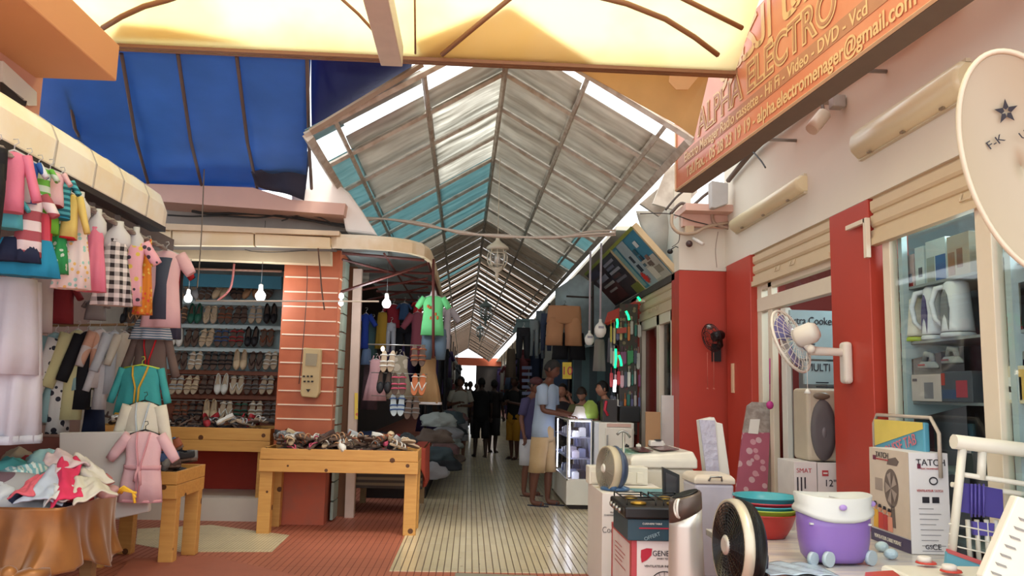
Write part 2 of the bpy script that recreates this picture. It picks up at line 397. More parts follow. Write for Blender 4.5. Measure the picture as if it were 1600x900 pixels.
# far left row behind the stalls, end of the alley
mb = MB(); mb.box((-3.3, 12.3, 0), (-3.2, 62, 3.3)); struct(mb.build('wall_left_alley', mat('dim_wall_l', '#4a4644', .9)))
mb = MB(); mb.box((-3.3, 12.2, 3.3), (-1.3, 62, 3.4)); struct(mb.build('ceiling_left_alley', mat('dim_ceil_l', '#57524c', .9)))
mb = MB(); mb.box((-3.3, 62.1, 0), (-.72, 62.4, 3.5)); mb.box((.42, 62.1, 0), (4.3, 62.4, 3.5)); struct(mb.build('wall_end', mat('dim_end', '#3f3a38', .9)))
mb = MB(); mb.box((XS - .4, 10.8, 3.7), (XS + .2, 62, 3.76)); struct(mb.build('trim_6', m_cream))
mb = MB(); mb.box((-3.3, 62.0, 3.35), (4.3, 62.4, 3.95)); struct(mb.build('wall_end_band', mat('end_orange', '#c9694a', .8)))
# ---------------------------------------------------------------- shop-front windows of the right building
def rect_frame(mb, y0, y1, z0, z1, x, w=.07, d=.06, top=True, bot=True):
    mb.box((x, y0, z0), (x + d, y0 + w, z1)); mb.box((x, y1 - w, z0), (x + d, y1, z1))
    if top: mb.box((x, y0, z1 - w), (x + d, y1, z1))
    if bot: mb.box((x, y0, z0), (x + d, y1, z0 + w))
m_al = mat('painted_frame', '#ddd0bb', .45, var=.04)
m_shut = mat('shutter_beige', '#cdb897', .5, var=.05)
wn = thing('window_2', None, None, kind='structure')
mb = MB(); rect_frame(mb, 2.6, 5.55, .3, 2.62, XR + .04, .1, top=False); mb.box((XR + .03, 4.33, .3), (XR + .1, 4.47, 2.62)); mb.build('window_frame', m_al, wn, bevel=.005)
mb = MB(); mb.box((XR + .06, 2.65, .35), (XR + .068, 5.5, 2.6)); mb.build('window_pane', glass('shop_glass', (.93, .98, .98), .07), wn)
def shutter(y0, y1, zb, zt, nm, x=XR + .02):
    S = thing(nm, None, None, kind='structure')
    mb = MB(); n = 6; hgt = (zt - zb) / 3
    for k in range(3):
        z = zb + k * hgt
        prof = [(0, 0), (-.012, .02), (-.012, hgt * .75), (.01, hgt * .85), (.012, hgt * .95), (0, hgt)]
        poly = [Vector((x + p[0], y0, z + p[1])) for p in prof] + [Vector((x + .03, y0, z + hgt)), Vector((x + .03, y0, z))]
        mb.prism(poly, (0, y1 - y0, 0))
    mb.box((x - .03, y0, zb - .03), (x + .03, y1, zb + .02))
    mb.build('shutter_slats', m_shut, S)
    for yy in (y0 + (y1 - y0) * .42, y0 + (y1 - y0) * .62):
        mb = MB(); mb.tube([(x - .015, yy - .05, zb + hgt * .8), (x - .03, yy - .05, zb + hgt * .35), (x - .03, yy + .05, zb + hgt * .35), (x - .015, yy + .05, zb + hgt * .8)], .006, 6); mb.build('handle', m_shut, S)
    return S
shutter(2.6, 5.64, 2.6, 2.93, 'trim_3'); shutter(6.3, 8.12, 2.62, 2.93, 'trim_4')
shutter(9.36, 11.3, 2.5, 2.86, 'trim_5', XS + .04)
dr = thing('door_1', None, None, kind='structure')
mb = MB(); mb.box((XR + .05, 8.0, 0), (XR + .12, 8.12, 2.62)); mb.box((XR + .05, 7.72, 0), (XR + .11, 7.82, 2.62)); mb.box((XR + .04, 6.3, 2.32), (XR + .12, 8.1, 2.46)); mb.box((XR + .05, 6.35, 2.54), (XR + .12, 8.0, 2.62)); mb.build('door_frame', m_al, dr, bevel=.005)
mb = MB(); mb.box((XR + .08, 6.35, 2.46), (XR + .086, 7.75, 2.56)); mb.build('door_glass', m_glass, dr)
mb = MB(); mb.box((XR + .05, 7.38, .02), (XR + .1, 7.5, 2.3)); mb.box((XR + .12, 7.5, .02), (XR + .16, 7.62, 2.3)); mb.build('door_leaf', m_whitem, dr, bevel=.005)
# alley shopfront at the set-forward wall
w3 = thing('window_3', None, None, kind='structure')
mb = MB(); rect_frame(mb, 9.36, 11.3, .0, 2.5, XS + .03, .16); mb.box((XS + .03, 10.1, 0), (XS + .1, 10.25, 2.5)); mb.build('window_frame', m_al, w3, bevel=.005)
mb = MB(); mb.box((XS + .08, 9.4, .05), (XS + .088, 11.2, 2.45)); mb.build('window_pane', glass('shop_glass2', (.95, .95, .95), .1), w3)
mb = MB(); mb.box((XS + .5, 9.3, 0), (XS + .55, 11.4, 2.7)); struct(mb.build('wall_shop_red', mat('dim_red', '#7d3030', .8)))
# ---------------------------------------------------------------- gable roof over the alley
RF = thing('ceiling_alley_roof', None, None, kind='structure')
def sh(Y): return -.0093 * (Y - 6.8)
def Rg(Y): return Vector((.262 + sh(Y), Y, 4.67))
def El(Y): return Vector((-1.45 + sh(Y), Y, 3.64))
def Er(Y): return Vector((1.86 + sh(Y), Y, 3.74))
NB = 54; Y0 = 6.8; D = 1.02
for i in range(NB + 1):
    Y = Y0 + i * D; mb = MB()
    if i < 1: mb.tube([El(Y), Rg(Y), Er(Y)], .035, 4)
    mb.tube([El(Y) + Vector((-.05, 0, -.03)), Rg(Y)], .028, 4); mb.tube([Er(Y) + Vector((.05, 0, -.03)), Rg(Y)], .028, 4)
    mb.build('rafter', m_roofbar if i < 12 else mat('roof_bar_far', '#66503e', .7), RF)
def purl(fn, name='purlin', r=.025):
    mb = MB(); mb.tube([fn(Y0), fn(Y0 + NB * D)], r, 4); mb.build(name, m_roofbar, RF)
for s_, E_ in ((0, El), (1, Er)):
    for t in (.44, .88): purl(lambda Y, E_=E_, t=t: Rg(Y).lerp(E_(Y), t) + Vector((0, 0, -.02)))
purl(lambda Y: Rg(Y) + Vector((0, 0, -.03)), 'ridge_bar', .03)
purl(lambda Y: El(Y) + Vector((-.02, 0, -.04)), 'eave_beam', .05); purl(lambda Y: Er(Y) + Vector((.02, 0, -.04)), 'eave_beam', .05)
m_sheet = mat('roof_sheet', '#d3d0c8', .38, pat='streak', c2='#b3aea4', s=1.0, var=.16, trans=.42)
m_sheet_b = mat('roof_sheet_glare', '#f2f1ea', .35, pat='streak', c2='#aaa69c', s=1.0, var=.15, trans=.66)  # whitish glare on the upper left panels, put into paler streaks and translucency
m_teal = mat('roof_sheet_teal', '#a9c6c8', .35, pat='streak', c2='#86aeb2', s=1.2, var=.12, trans=.5)
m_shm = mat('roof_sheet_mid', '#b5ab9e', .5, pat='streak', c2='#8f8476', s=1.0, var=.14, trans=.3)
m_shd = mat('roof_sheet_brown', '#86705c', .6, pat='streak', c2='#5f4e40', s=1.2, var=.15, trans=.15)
up = Vector((0, 0, .045))
def sheet(E_, Y, d0, d1, t0, t1, m, lift=.0):
    mb = MB()
    def fn(u, v):
        YY = Y + (d0 + (d1 - d0) * v); t = t0 + (t1 - t0) * u
        p = Rg(YY).lerp(E_(YY), t); return p + up + Vector((0, 0, lift + .008 * math.sin(9 * u + 3 * Y) * math.sin(math.pi * v)))
    mb.grid(fn, 8, 3); return mb.build('roof_panel', m, RF, solid=.006)
tz = [(0, .435), (.425, .875), (.865, 1.03)]
for i in range(8):
    for si, E_ in enumerate((El, Er)):
        for k, (a, b) in enumerate(tz):
            d0, d1 = .0, D - .01
            m = m_sheet
            if k == 0 and si == 0 and i in (1, 2, 3): m = m_sheet_b
            if si == 0 and (k == 2 or (i >= 4 and k == 0) or (i in (4, 5, 6) and k == 1)): m = m_teal
            if si == 1 and i in (5, 7) and k == 2: m = m_teal
            if i == 0:
                if si == 0 and k == 0: d0, d1 = .55, D
                if si == 0 and k == 1: continue
                if si == 0 and k == 2: d0, d1 = .0, .35
                if si == 1: d0 = .45 if k else .3
            sheet(E_, Y0 + i * D, d0, d1, a, b, m)
# the torn front sheet on the left leaves a band of sky
sheet(El, Y0, .0, .30, .46, .88, m_sheet); sheet(El, Y0, .62, D, .46, .88, m_sheet)
mbx = MB()
for i in range(8, NB):
    Y = Y0 + i * D
    for si, E_ in enumerate((El, Er)):
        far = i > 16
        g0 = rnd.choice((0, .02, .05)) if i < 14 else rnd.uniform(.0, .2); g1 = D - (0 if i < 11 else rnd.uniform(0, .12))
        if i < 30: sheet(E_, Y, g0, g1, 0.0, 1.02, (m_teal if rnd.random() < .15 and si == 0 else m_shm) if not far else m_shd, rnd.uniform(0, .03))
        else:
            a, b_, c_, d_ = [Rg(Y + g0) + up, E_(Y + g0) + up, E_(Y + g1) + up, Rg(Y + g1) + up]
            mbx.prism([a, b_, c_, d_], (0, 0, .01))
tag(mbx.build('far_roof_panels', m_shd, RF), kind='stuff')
# ---------------------------------------------------------------- yellow canopy in front
CN = Vector((0, .60, 1)).normalized(); C0 = Vector((0, 6.25, 4.08))
def cP(px, py, off=0): return aP(px, py, C0 - CN * off, CN)
m_yel = mat('yellow_canvas', '#faf5d6', .8, pat='grime', c2='#f8f1c6', s=1.2, var=.02, trans=.85)
m_pch = mat('double_canvas', '#eed9c0', .8, var=.03, trans=.6)
m_bar = mat('canopy_bar', '#8a5f3c', .6, var=.08)
CV = thing('canopy', 'bright yellow canvas canopy on brown bars above the alley entrance', 'canopy')
mb = MB(); a = aY(120, 58, 6.25); b_ = aY(1180, 106, 6.25)
a.z = b_.z = 4.02
def fn(u, v):
    x = -5 + 7.1 * u; y = 6.25 - 4.6 * v; z = C0.z + .6 * (6.25 - y) * (1 - .12 * v) + .03 * math.sin(8 * u * math.pi) * v
    return (x, y, z)
mb.grid(fn, 40, 16); mb.build('canvas', m_yel, CV, solid=.004)
mb = MB(); mb.prism([aY(165, 60, 6.2), aY(1160, 106, 6.2), aY(1160, 116.5, 6.2), aY(165, 72, 6.2)], (0, .09, 0)); mb.build('front_bar', m_bar, CV)
def rib(pts, r=.022, nm='rib'):
    mb = MB(); mb.tube([cP(x, y, .04) for x, y in pts], r, 6); mb.build(nm, m_bar, CV)
rib([(160, 44), (190, 26), (225, 10), (262, 0), (330, -24)])
rib([(520, -14), (560, 22), (600, 66), (622, 92)], .012); rib([(648, -10), (649, 84)], .008)
rib([(690, 86), (745, 40), (800, -5)], .02); rib([(900, -14), (980, 6), (1040, 30), (1085, 58), (1122, 86)]); rib([(1040, -16), (1080, 4), (1160, 44)], .02)
for pts in ([(660, 84), (790, 4), (800, 4), (930, 96)], [(172, 58), (190, 32), (260, 38), (400, 66)], [(655, 84), (648, 60), (770, 8), (690, 84)]):
    mb = MB(); mb.prism([cP(x, y, -.03) for x, y in pts], CN * .004); mb.build('canvas_patch', m_pch, CV)
bm_ = thing('canopy_beam', 'thick white square beam pointing at the roof ridge under the yellow canopy', 'beam')
mb = MB(); p = aY(612, 104, 6.05); mb.box((p.x - .085, 1.5, p.z), (p.x + .085, 6.05, p.z + .17)); mb.build('beam_tube', mat('white_beam', '#d2c6b8', .6), bm_, bevel=.008)
# brown canvas behind the sign
mb = MB(); mb.prism([aY(880, 96, 6.75), aY(1110, 108, 6.4), aY(1085, 214, 6.75), aY(1060, 196, 6.75)], (0, .006, 0)); mesh('tarpaulin', mb, mat('ochre_canvas', '#d3b27a', .8, var=.12, s=4, trans=.4), 'ochre canvas sheet stretched between canopy bar and roof edge beside the orange sign', 'tarpaulin')
mb = MB(); mb.prism([aY(1047, 112, 6.35), aY(1098, 112, 6.35), aY(1075, 140, 6.35), aY(1056, 140, 6.35), aY(1045, 128, 6.35)], (0, .008, 0)); mesh('canvas_flap', mb, mat('pale_canvas', '#d9ae78', .8, trans=.4), 'pale loose canvas flap hanging over the ochre sheet', 'flap')
# blue tarpaulins
m_blue = mat('blue_tarp', '#4c7ab0', .6, var=.3, s=2, trans=.5, bump=.15)
m_blue2 = mat('dark_blue_tarp', '#232f78', .6, var=.12, s=2, trans=.35, bump=.1)
BT = thing('blue_tarpaulin', 'bright blue tarpaulin on thin brown battens above the sandal shop', 'tarpaulin')
tl, tr = aY(40, 66, 6.3), aY(486, 88, 6.3)
bl, br = aY(60, 290, 8.5), aY(478, 298, 8.5)
def fn(u, v):
    p = tl.lerp(tr, u).lerp(bl.lerp(br, u), v)
    p.z -= .09 * math.sin(math.pi * v) + .025 * math.sin(5 * math.pi * u) * math.sin(math.pi * v); return p
mb = MB(); mb.grid(fn, 40, 20); mb.build('sheet', m_blue, BT, solid=.004)
for (a, b_) in (((105, 128), (132, 225)), ((190, 80), (233, 288)), ((278, 80), (316, 290)), ((370, 84), (402, 292)), ((480, 88), (487, 292))):
    def onb(px, py):
        n = (tr - tl).cross(bl - tl); q = aP(px, py, tl, n); return q
    p, q = onb(*a), onb(*b_); mb = MB(); mb.tube([p + Vector((0, 0, -.02)), p.lerp(q, .5) + Vector((0, 0, -.13)), q + Vector((0, 0, -.02))], .016, 6); mb.build('batten', mat('batten', '#5c4c46', .7), BT)
mb = MB()
def fn(u, v):
    a = aY(392 + 92 * u, 268 - 34 * u, 7.9); b_ = aY(400 + 74 * u, 290 + 22 * u, 8.2); p = a.lerp(b_, v); p.y += .05 * math.sin(7 * u); return p
mb.grid(fn, 10, 6); mesh('torn_tarpaulin', mb, mat('grey_blue_tarp', '#4a5068', .6, var=.2, trans=.4), 'grey-blue loose tarpaulin corner hanging below the bright blue sheet', 'tarpaulin', solid=.004)
mb = MB()
def fn(u, v):
    a = aY(486 + 160 * u, 82 + 8 * u, 6.5); b_ = aY(487 + 150 * u, 206 - 96 * u, 7.6); p = a.lerp(b_, v); p.z -= .05 * math.sin(math.pi * v); return p
mb.grid(fn, 12, 10); mesh('dark_tarpaulin', mb, m_blue2, 'dark navy blue tarpaulin beside the left edge of the gable roof', 'tarpaulin', solid=.004)
mb = MB(); mb.tube([aY(485, 206, 6.7), aY(660, 100, 6.7)], .03, 4); mesh('roof_edge_strip', mb, mat('edge_strip', '#8f7d6b', .7), 'weathered grey metal strip along the left front edge of the roof', 'strip')
# ================================================================ GARMENTS
def fab(key, c1='#cfcdd6', c2=None, pat='plain', s=8, c3=None): return mat('cloth_' + key, c1, .85, pat=pat, c2=c2, s=s, var=.07, c3=c3, bump=.45, trans=.18)
m_hang = mat('grey_hanger', '#b9b6b3', .4)
def garment(kind, w, h, m, trim=None, sl=.35, hanger=True, bust=False, seed=0, d=.07, parent=None, pr=None, open_=None):
    r = random.Random(seed * 7 + 3); ph = r.uniform(0, 6); k = r.choice((3, 4, 5)); o = parent
    mb = MB()
    if kind in ('shirt', 'jacket', 'robe', 'teedress'):
        fl = {'shirt': .04, 'jacket': .05, 'robe': .09, 'teedress': .1}[kind]
        bw = .36 * w
        mb.loft([(0, 0, 0, .11 * w, d * .3, 0), (0, 0, -.012 * h, .2 * w, d * .45, .05), (0, 0, -.04 * h, bw * .95, d * .6, .12), (0, 0, -.16 * h, bw, d * .8, .05, fl * .4, k, ph),
                 (0, 0, -.4 * h, bw * .92, d, 0, fl, k, ph), (0, 0, -.72 * h, bw * (1.0 + fl), d * 1.05, 0, fl * 1.6, k, ph), (0, 0, -h, bw * (1.06 + fl * 1.6), d * 1.1, 0, fl * 2.2, k, ph)], 28)
        for s_ in (-1, 1):
            L = sl * h; ang = 1.28 if sl > .45 else .95; cx = bw * .88
            secs = []
            for q in range(5):
                t = q / 4; secs.append((s_ * (cx + math.cos(ang) * L * t), 0, -.05 * h - .0 - math.sin(ang) * L * t - .02 * h * t, (.085 - .015 * t) * h * (1 + .08 * math.sin(5 * t + ph)), d * (.65 - .1 * t), 0, .05 * t, 3, ph))
            rings = []
            dx, dz = s_ * math.cos(ang), -math.sin(ang)
            for (cx_, cy_, cz_, rx, ry, *_q) in secs:
                rings.append([Vector((cx_ + s_ * math.sin(ang) * rx * math.cos(a), cy_ + ry * math.sin(a), cz_ + math.cos(ang) * rx * math.cos(a))) for a in [2 * math.pi * i / 12 for i in range(12)]])
            mb.ring(rings, True, True)
    elif kind in ('dress', 'slip'):
        mb.loft([(0, 0, 0, .22 * w, d * .5, 0), (0, 0, -.08 * h, .27 * w, d * .7, 0, .03, k, ph), (0, 0, -.28 * h, .27 * w, d * .75, 0, .05, k, ph), (0, 0, -.34 * h, .28 * w, d * .8, 0, .06, k + 3, ph),
                 (0, 0, -.66 * h, .4 * w, d * 1.1, 0, .14, k + 3, ph), (0, 0, -h, .5 * w, d * 1.35, 0, .2, k + 3, ph)], 36)
        for s_ in (-1, 1): mb.tube([(s_ * .17 * w, 0, -.02 * h), (s_ * .13 * w, 0, .06 * h), (s_ * .11 * w, 0, .1 * h)], .008, 5)
    elif kind == 'skirt':
        mb.loft([(0, 0, 0, .34 * w, d * .6, 0), (0, 0, -.1 * h, .36 * w, d * .8, 0, .05, k + 3, ph), (0, 0, -.6 * h, .45 * w, d * 1.1, 0, .15, k + 4, ph), (0, 0, -h, .5 * w, d * 1.3, 0, .2, k + 4, ph)], 40)
    elif kind in ('shorts', 'trousers'):
        f = .42 if kind == 'shorts' else .26
        mb.loft([(0, 0, 0, .42 * w, d * .7, 0), (0, 0, -.05 * h, .43 * w, d * .8, 0), (0, 0, -f * h, .47 * w, d, 0, .02, k, ph), (0, 0, -(f + .04) * h, .44 * w, d * .8, 0)], 24)
        for s_ in (-1, 1):
            mb.loft([(s_ * .22 * w, 0, -(f - .12) * h, .2 * w, d * .8, 0), (s_ * .235 * w, 0, -(f + .1) * h, .235 * w, d, 0, .04, k, ph), (s_ * .25 * w, 0, -(f + .35) * h if kind == 'trousers' else -.75 * h, .22 * w, d * .9, 0, .06, k, ph), (s_ * .26 * w, 0, -h, (.23 if kind == 'shorts' else .17) * w, d * .85, 0, .06, k, ph)], 18)
    elif kind == 'cloth':
        mb.loft([(0, 0, 0, .3 * w, d * .5, 0), (0, 0, -.1 * h, .36 * w, d, 0, .1, k, ph), (0, 0, -.5 * h, .4 * w, d, 0, .16, k + 2, ph), (0, 0, -h, .46 * w, d * 1.1, 0, .2, k + 2, ph)], 28)
    mb.build('body_cloth' if kind != 'cloth' else 'cloth', m, o)
    if trim:
        tb = MB()
        hw = {'shirt': .39, 'jacket': .4, 'robe': .43, 'teedress': .44, 'dress': .51, 'slip': .5, 'skirt': .51}.get(kind, .47) * w
        if kind in ('shirt', 'jacket', 'robe', 'teedress'): tb.loft([(0, 0, -.965 * h, hw * 1.0, d * 1.14, 0, .08, k, ph), (0, 0, -1.005 * h, hw * 1.02, d * 1.17, 0, .1, k, ph)], 28)
        else: tb.loft([(0, 0, -.95 * h, hw * .985, d * 1.36, 0, .2, k + 3, ph), (0, 0, -1.0 * h, hw * 1.0, d * 1.4, 0, .2, k + 3, ph)], 36)
        if kind in ('jacket', 'robe'):
            for s_ in (-1, 1): tb.tube([(s_ * .13 * w, -d * .5, -.01 * h), (s_ * .1 * w, -d * 1.05, -.2 * h), (s_ * .03 * w, -d * 1.25, -.45 * h), (s_ * .03 * w, -d * 1.3, -.98 * h)], [.035 * w] * 4, 6, flat=.4)
        tb.build('trim_band', trim, o)
    if pr:
        pb = MB()
        if pr[0] == 'panel': pb.loft([(0, -.012, -.1 * h, .2 * w, d, 0), (0, -.012, -.45 * h, .17 * w, d * 1.05, 0), (0, -.014, -.9 * h, .24 * w, d * 1.12, 0)], 16)
        if pr[0] == 'belt': pb.loft([(0, 0, -.48 * h, .375 * w, d * 1.12, 0), (0, 0, -.54 * h, .375 * w, d * 1.14, 0)], 20); pb.tube([(0, -d * 1.2, -.5 * h), (.03 * w, -d * 1.4, -.62 * h), (.05 * w, -d * 1.3, -.75 * h)], .012, 6); pb.tube([(0, -d * 1.2, -.5 * h), (-.05 * w, -d * 1.4, -.6 * h), (-.06 * w, -d * 1.3, -.7 * h)], .012, 6)
        if pr[0] == 'print':
            for q in range(7):
                x, z = r.uniform(-.2, .2) * w, -r.uniform(.2, .75) * h
                pb.sphere((x, -d * .98, z), (.04 * w, .006, .045 * h), 8, 5)
        if pr[0] == 'checks': pass
        pb.build(pr[0] if pr[0] != 'panel' else 'printed_panel', pr[1], o)
    if hanger:
        hb = MB(); hb.tube([(-.3 * w, 0, -.045 * h), (0, 0, .012), (.3 * w, 0, -.045 * h)], .007, 6)
        hb.tube([(0, 0, .01), (0, 0, .04), (.018, 0, .055), (.012, 0, .075), (-.01, 0, .07)], .003, 5); hb.build('hanger', m_hang if hanger is True else hanger, o)
    if bust:
        bb = MB(); bb.loft([(0, 0, .09, .12 * w, .022, 0), (0, 0, .05, .13 * w, .024, 0), (0, 0, .02, .3 * w, .03, .3), (0, 0, -.05, .33 * w, .036, .1), (0, 0, -.1, .27 * w, .03, 0)], 18); bb.build('bust', mat('grey_bust', '#bdbcbb', .5), o)
KIND2 = {'shirt': 'shirt', 'jacket': 'jacket', 'robe': 'bathrobe', 'teedress': 'dress', 'dress': 'dress', 'slip': 'dress', 'skirt': 'skirt', 'shorts': 'shorts', 'trousers': 'trousers', 'cloth': 'cloth'}
NG = [0]
def G(x0, x1, y0, y1, Y, kind, m, label, group, rz=0., wf=1., side=False, **k):
    NG[0] += 1
    c = aY((x0 + x1) / 2, y0, Y); e = aY((x0 + x1) / 2, y1, Y); h = c.z - e.z; w = abs(aY(x1, y0, Y).x - aY(x0, y0, Y).x) * wf
    nm = {'shirt': 'hanging_shirt', 'jacket': 'hanging_jacket', 'robe': 'bathrobe', 'teedress': 'hanging_dress', 'dress': 'hanging_dress', 'slip': 'hanging_dress', 'skirt': 'hanging_skirt', 'shorts': 'hanging_shorts', 'trousers': 'hanging_trousers', 'cloth': 'hanging_cloth'}[kind]
    t = thing(nm, label, KIND2[kind], group, (c.x, Y, c.z), rz)
    garment(kind, w, h, m, parent=t, seed=NG[0], **k); return t
# ================================================================ LEFT: kerb-side clothes stall
aw = thing('awning_cover', 'cream rounded awning box running along the clothes stall on the left', 'awning')
prof = [(-2.5, 2.70), (-2.49, 2.86), (-2.53, 2.95), (-2.62, 3.01), (-2.78, 3.05), (-3.08, 3.06), (-3.08, 3.04), (-2.8, 3.02), (-2.64, 2.98), (-2.56, 2.93), (-2.53, 2.85), (-2.53, 2.70)]
mb = MB(); ys = [3.0, 3.9, 4.75, 5.2, 5.65, 6.1, 6.42, 6.56]
rings = [[Vector((x + (0 if i < len(ys) - 1 else -.03), y, z - (.0 if i < len(ys) - 2 else .004 if i < len(ys) - 1 else .03))) for x, z in prof] for i, y in enumerate(ys)]
mb.ring(rings, True, False); mb.build('shell', mat('cream_awning', '#f8f3e6', .5, pat='grime', c2='#f1e4c8', s=2.5, var=.04), aw, bevel=.01)
for y in (3.9, 4.72, 5.22, 5.64, 6.08):
    mb = MB(); mb.ring([[Vector((x + (.006 if x > -2.52 else 0), yy, z + (.006 if z > 2.9 else 0))) for x, z in prof] for yy in (y, y + .018)], True, False); mb.build('seam_strip', mat('seam', '#b9b1a4', .5), aw)
mb = MB(); mb.box((-2.62, 3.0, 2.66), (-2.5, 6.5, 2.70)); mb.build('lower_rail', m_dark, aw)
for y in (4.3, 4.7, 5.1, 5.5, 5.9, 6.25):
    mb = MB(); mb.cbox((-2.62, y, 2.62), (.03, .03, .14)); mb.build('bracket', mat('bracket_grey', '#6f6a64', .6), aw)
mb = MB(); a, b_ = aX(-60, 190, -2.46), aX(258, 388, -2.46); pts = [a.lerp(b_, i / 40) + Vector((0, 0, -.04 * math.sin(math.pi * i / 40))) for i in range(41)]
mb.tube(pts, .014, 6)
for ph in (0, math.pi):
    mb.tube([p + Vector((.014 * math.cos(i * 1.4 + ph), 0, .014 * math.sin(i * 1.4 + ph))) for i, p in enumerate(pts)], .009, 5)
mesh('hanging_rope', mb, mat('rope_grey', '#8f8781', .9), 'thick grey twisted rope carrying children\'s clothes below the awning box', 'rope')
ROPE = lambda x: aX(x, 232 + (x - 0) * .6, -2.46).y
gk = "children's clothes hanging from the rope"
wht = fab('white', '#d9d5d6'); pink = fab('pink', '#e27f98'); lpink = fab('lightpink', '#e7bcc0'); lime = fab('lime', '#77c33c')
blk = fab('black', '#131218'); cyan = fab('cyan', '#58b7c6'); tealm = fab('teal', '#2b7f8d'); redm = fab('red', '#c41f28'); hpink = fab('hotpink', '#e0526c')
navy = fab('navy', '#16213f'); turq = fab('turquoise', '#1a86ac'); grn = fab('green', '#2f9c58', '#d6ead9', 'floral', 26); yel = fab('yellow', '#e6cd77')
flo = fab('pastelfloral', '#ecdcd8', '#edc274', 'floral', 30, '#9fd0c8'); ging = fab('gingham', '#2b2224', '#e8e0dc', 'check', 17)
orfl = fab('orangefloral', '#e98f32', '#e8564b', 'floral', 30, '#f2d266'); pkfl = fab('pinkfloral', '#efb3c0', '#4a4350', 'floral', 22, '#e7c65c')
plaid = fab('plaid', '#7e2a2c', '#c9b7ae', 'check', 12); denim = fab('denim', '#454c5e'); strp = fab('bluestripe', '#5b7f98', '#d8dde0', 'stripeh', 50)
dkred = fab('darkred', '#7d1f27'); creamc = fab('creamcloth', '#e0d8c6'); tealc = fab('tealshirt', '#93b4b4'); ylc = fab('paleyellow', '#d3cb97')
bw = fab('bluewhite', '#2f5fa8', '#dfe3ea', 'stripev', 9); gw = fab('greenwhite', '#cfe0d0', '#6db84a', 'stripeh', 14); ws = fab('whitestripe', '#e6d9da', '#a9525c', 'stripeh', 9)
tstr = fab('tealstripe', '#1f6877', '#57b9c6', 'stripeh', 30); beigec = fab('beige', '#a99078'); brownc = fab('brownrobe', '#6d5a52')
L = [
 (-22, 12, 232, 412, 'trousers', blk, 'black trousers hanging at the near end of the rope', {}),
 (2, 42, 238, 332, 'shirt', pink, 'pink long-sleeved child shirt hanging at the near end of the rope', dict(sl=.75)),
 (2, 36, 312, 358, 'shirt', cyan, 'light cyan child shirt showing below the pink long-sleeved shirt', dict(hanger=False)),
 (26, 60, 252, 318, 'shirt', bw, 'blue and white child shirt hanging behind the pink one', {}),
 (40, 80, 262, 316, 'shirt', gw, 'green and white striped child top between the blue and white shirts', {}),
 (56, 100, 268, 322, 'shirt', lpink, 'pale pink polo with dark red edges above the lime sleeve', dict(trim=dkred)),
 (28, 72, 300, 402, 'teedress', ws, 'white dress with dark red stripes above the turquoise skirt', {}),
 (44, 80, 334, 398, 'skirt', hpink, 'coral pink skirt with white edge beside the striped dress', dict(trim=wht)),
 (70, 84, 340, 404, 'skirt', redm, 'red skirt hanging between the coral skirt and the green dress', {}),
 (66, 94, 312, 366, 'shirt', lime, 'lime green child tee below the pale pink polo', {}),
 (78, 112, 280, 342, 'shirt', tstr, 'teal striped tee with blue hem on the rope', dict(trim=turq)),
 (-4, 88, 374, 432, 'skirt', turq, 'wide turquoise skirt at the bottom of the near bunch of clothes', {}),
 (2, 62, 372, 410, 'skirt', navy, 'navy blue skirt over the turquoise one', {}),
 (80, 112, 338, 428, 'dress', grn, 'green dress with white flower print on the rope', {}),
 (98, 124, 304, 374, 'shirt', yel, 'pale yellow cardigan hanging before the flowered dresses', dict(sl=.8, trim=redm)),
 (98, 148, 322, 452, 'dress', flo, 'pastel flower print sundress on a grey bust', dict(bust=True)),
 (132, 172, 348, 456, 'dress', pink, 'bright pink ruffled sundress on a grey bust', dict(bust=True)),
 (156, 212, 366, 478, 'dress', ging, 'black and white gingham sundress on a grey bust', dict(bust=True)),
 (194, 230, 374, 478, 'teedress', pkfl, 'pink flower print dress behind the gingham sundress', dict(bust=True)),
 (218, 244, 384, 492, 'slip', orfl, 'orange and yellow flower print dress near the rope end', {}),
]
for i, (x0, x1, y0, y1, kd, m, lb, k) in enumerate(L):
    Y = ROPE((x0 + x1) / 2) + (.1 if y0 > 300 and x0 < 90 else 0)
    k = dict(k); k.setdefault('d', .05)
    G(x0, x1, y0, y1, Y, kd, m, lb, gk, rz=.35, wf=1.4 if kd == 'shirt' else 1.12, **k)
G(226, 294, 392, 512, 6.45, 'teedress', lpink, 'pale pink tee dress with dark denim picture at the rope end', gk, sl=.28, pr=('panel', denim), d=.05)
G(268, 292, 410, 482, 6.62, 'shirt', fab('blackred', '#15141a', '#a31f28', 'stripev', 8), 'black top with red side hanging behind the pale pink tee dress', gk, d=.04)
G(204, 272, 500, 531, 6.6, 'skirt', strp, 'blue and white striped skirt below the pale pink tee dress', gk, hanger=False)
G(262, 286, 486, 530, 6.75, 'cloth', fab('slate', '#3d4056'), 'slate blue cloth hanging behind the striped skirt', gk, hanger=False)
gl = 'clothes hanging behind the rope of children\'s clothes'
G(-14, 52, 424, 520, 5.4, 'shirt', plaid, 'red plaid shirt hanging in the shade under the turquoise skirt', gl, sl=.3)
G(36, 96, 414, 520, 5.7, 'shirt', fab('greywhite', '#b9b0b0'), 'greyish white tee hanging between plaid shirt and dark red top', gl, sl=.3)
G(78, 124, 446, 506, 6.4, 'shirt', dkred, 'dark red top hanging behind the green dress', gl)
G(130, 172, 470, 500, 6.6, 'shirt', fab('greyw', '#8b8788'), 'grey top in the shade behind the gingham sundress', gl)
G(-34, 82, 440, 692, 5.15, 'skirt', fab('whitegown', '#cfcdd6'), 'long white layered gown hanging down to the clothes heap', gl, hanger=False, trim=fab('gownhem', '#c3c4cf'), d=.16)
G(-26, 72, 436, 585, 5.1, 'skirt', fab('whitegown'), 'shorter white upper tier over the long white gown', gl, hanger=False, d=.17)
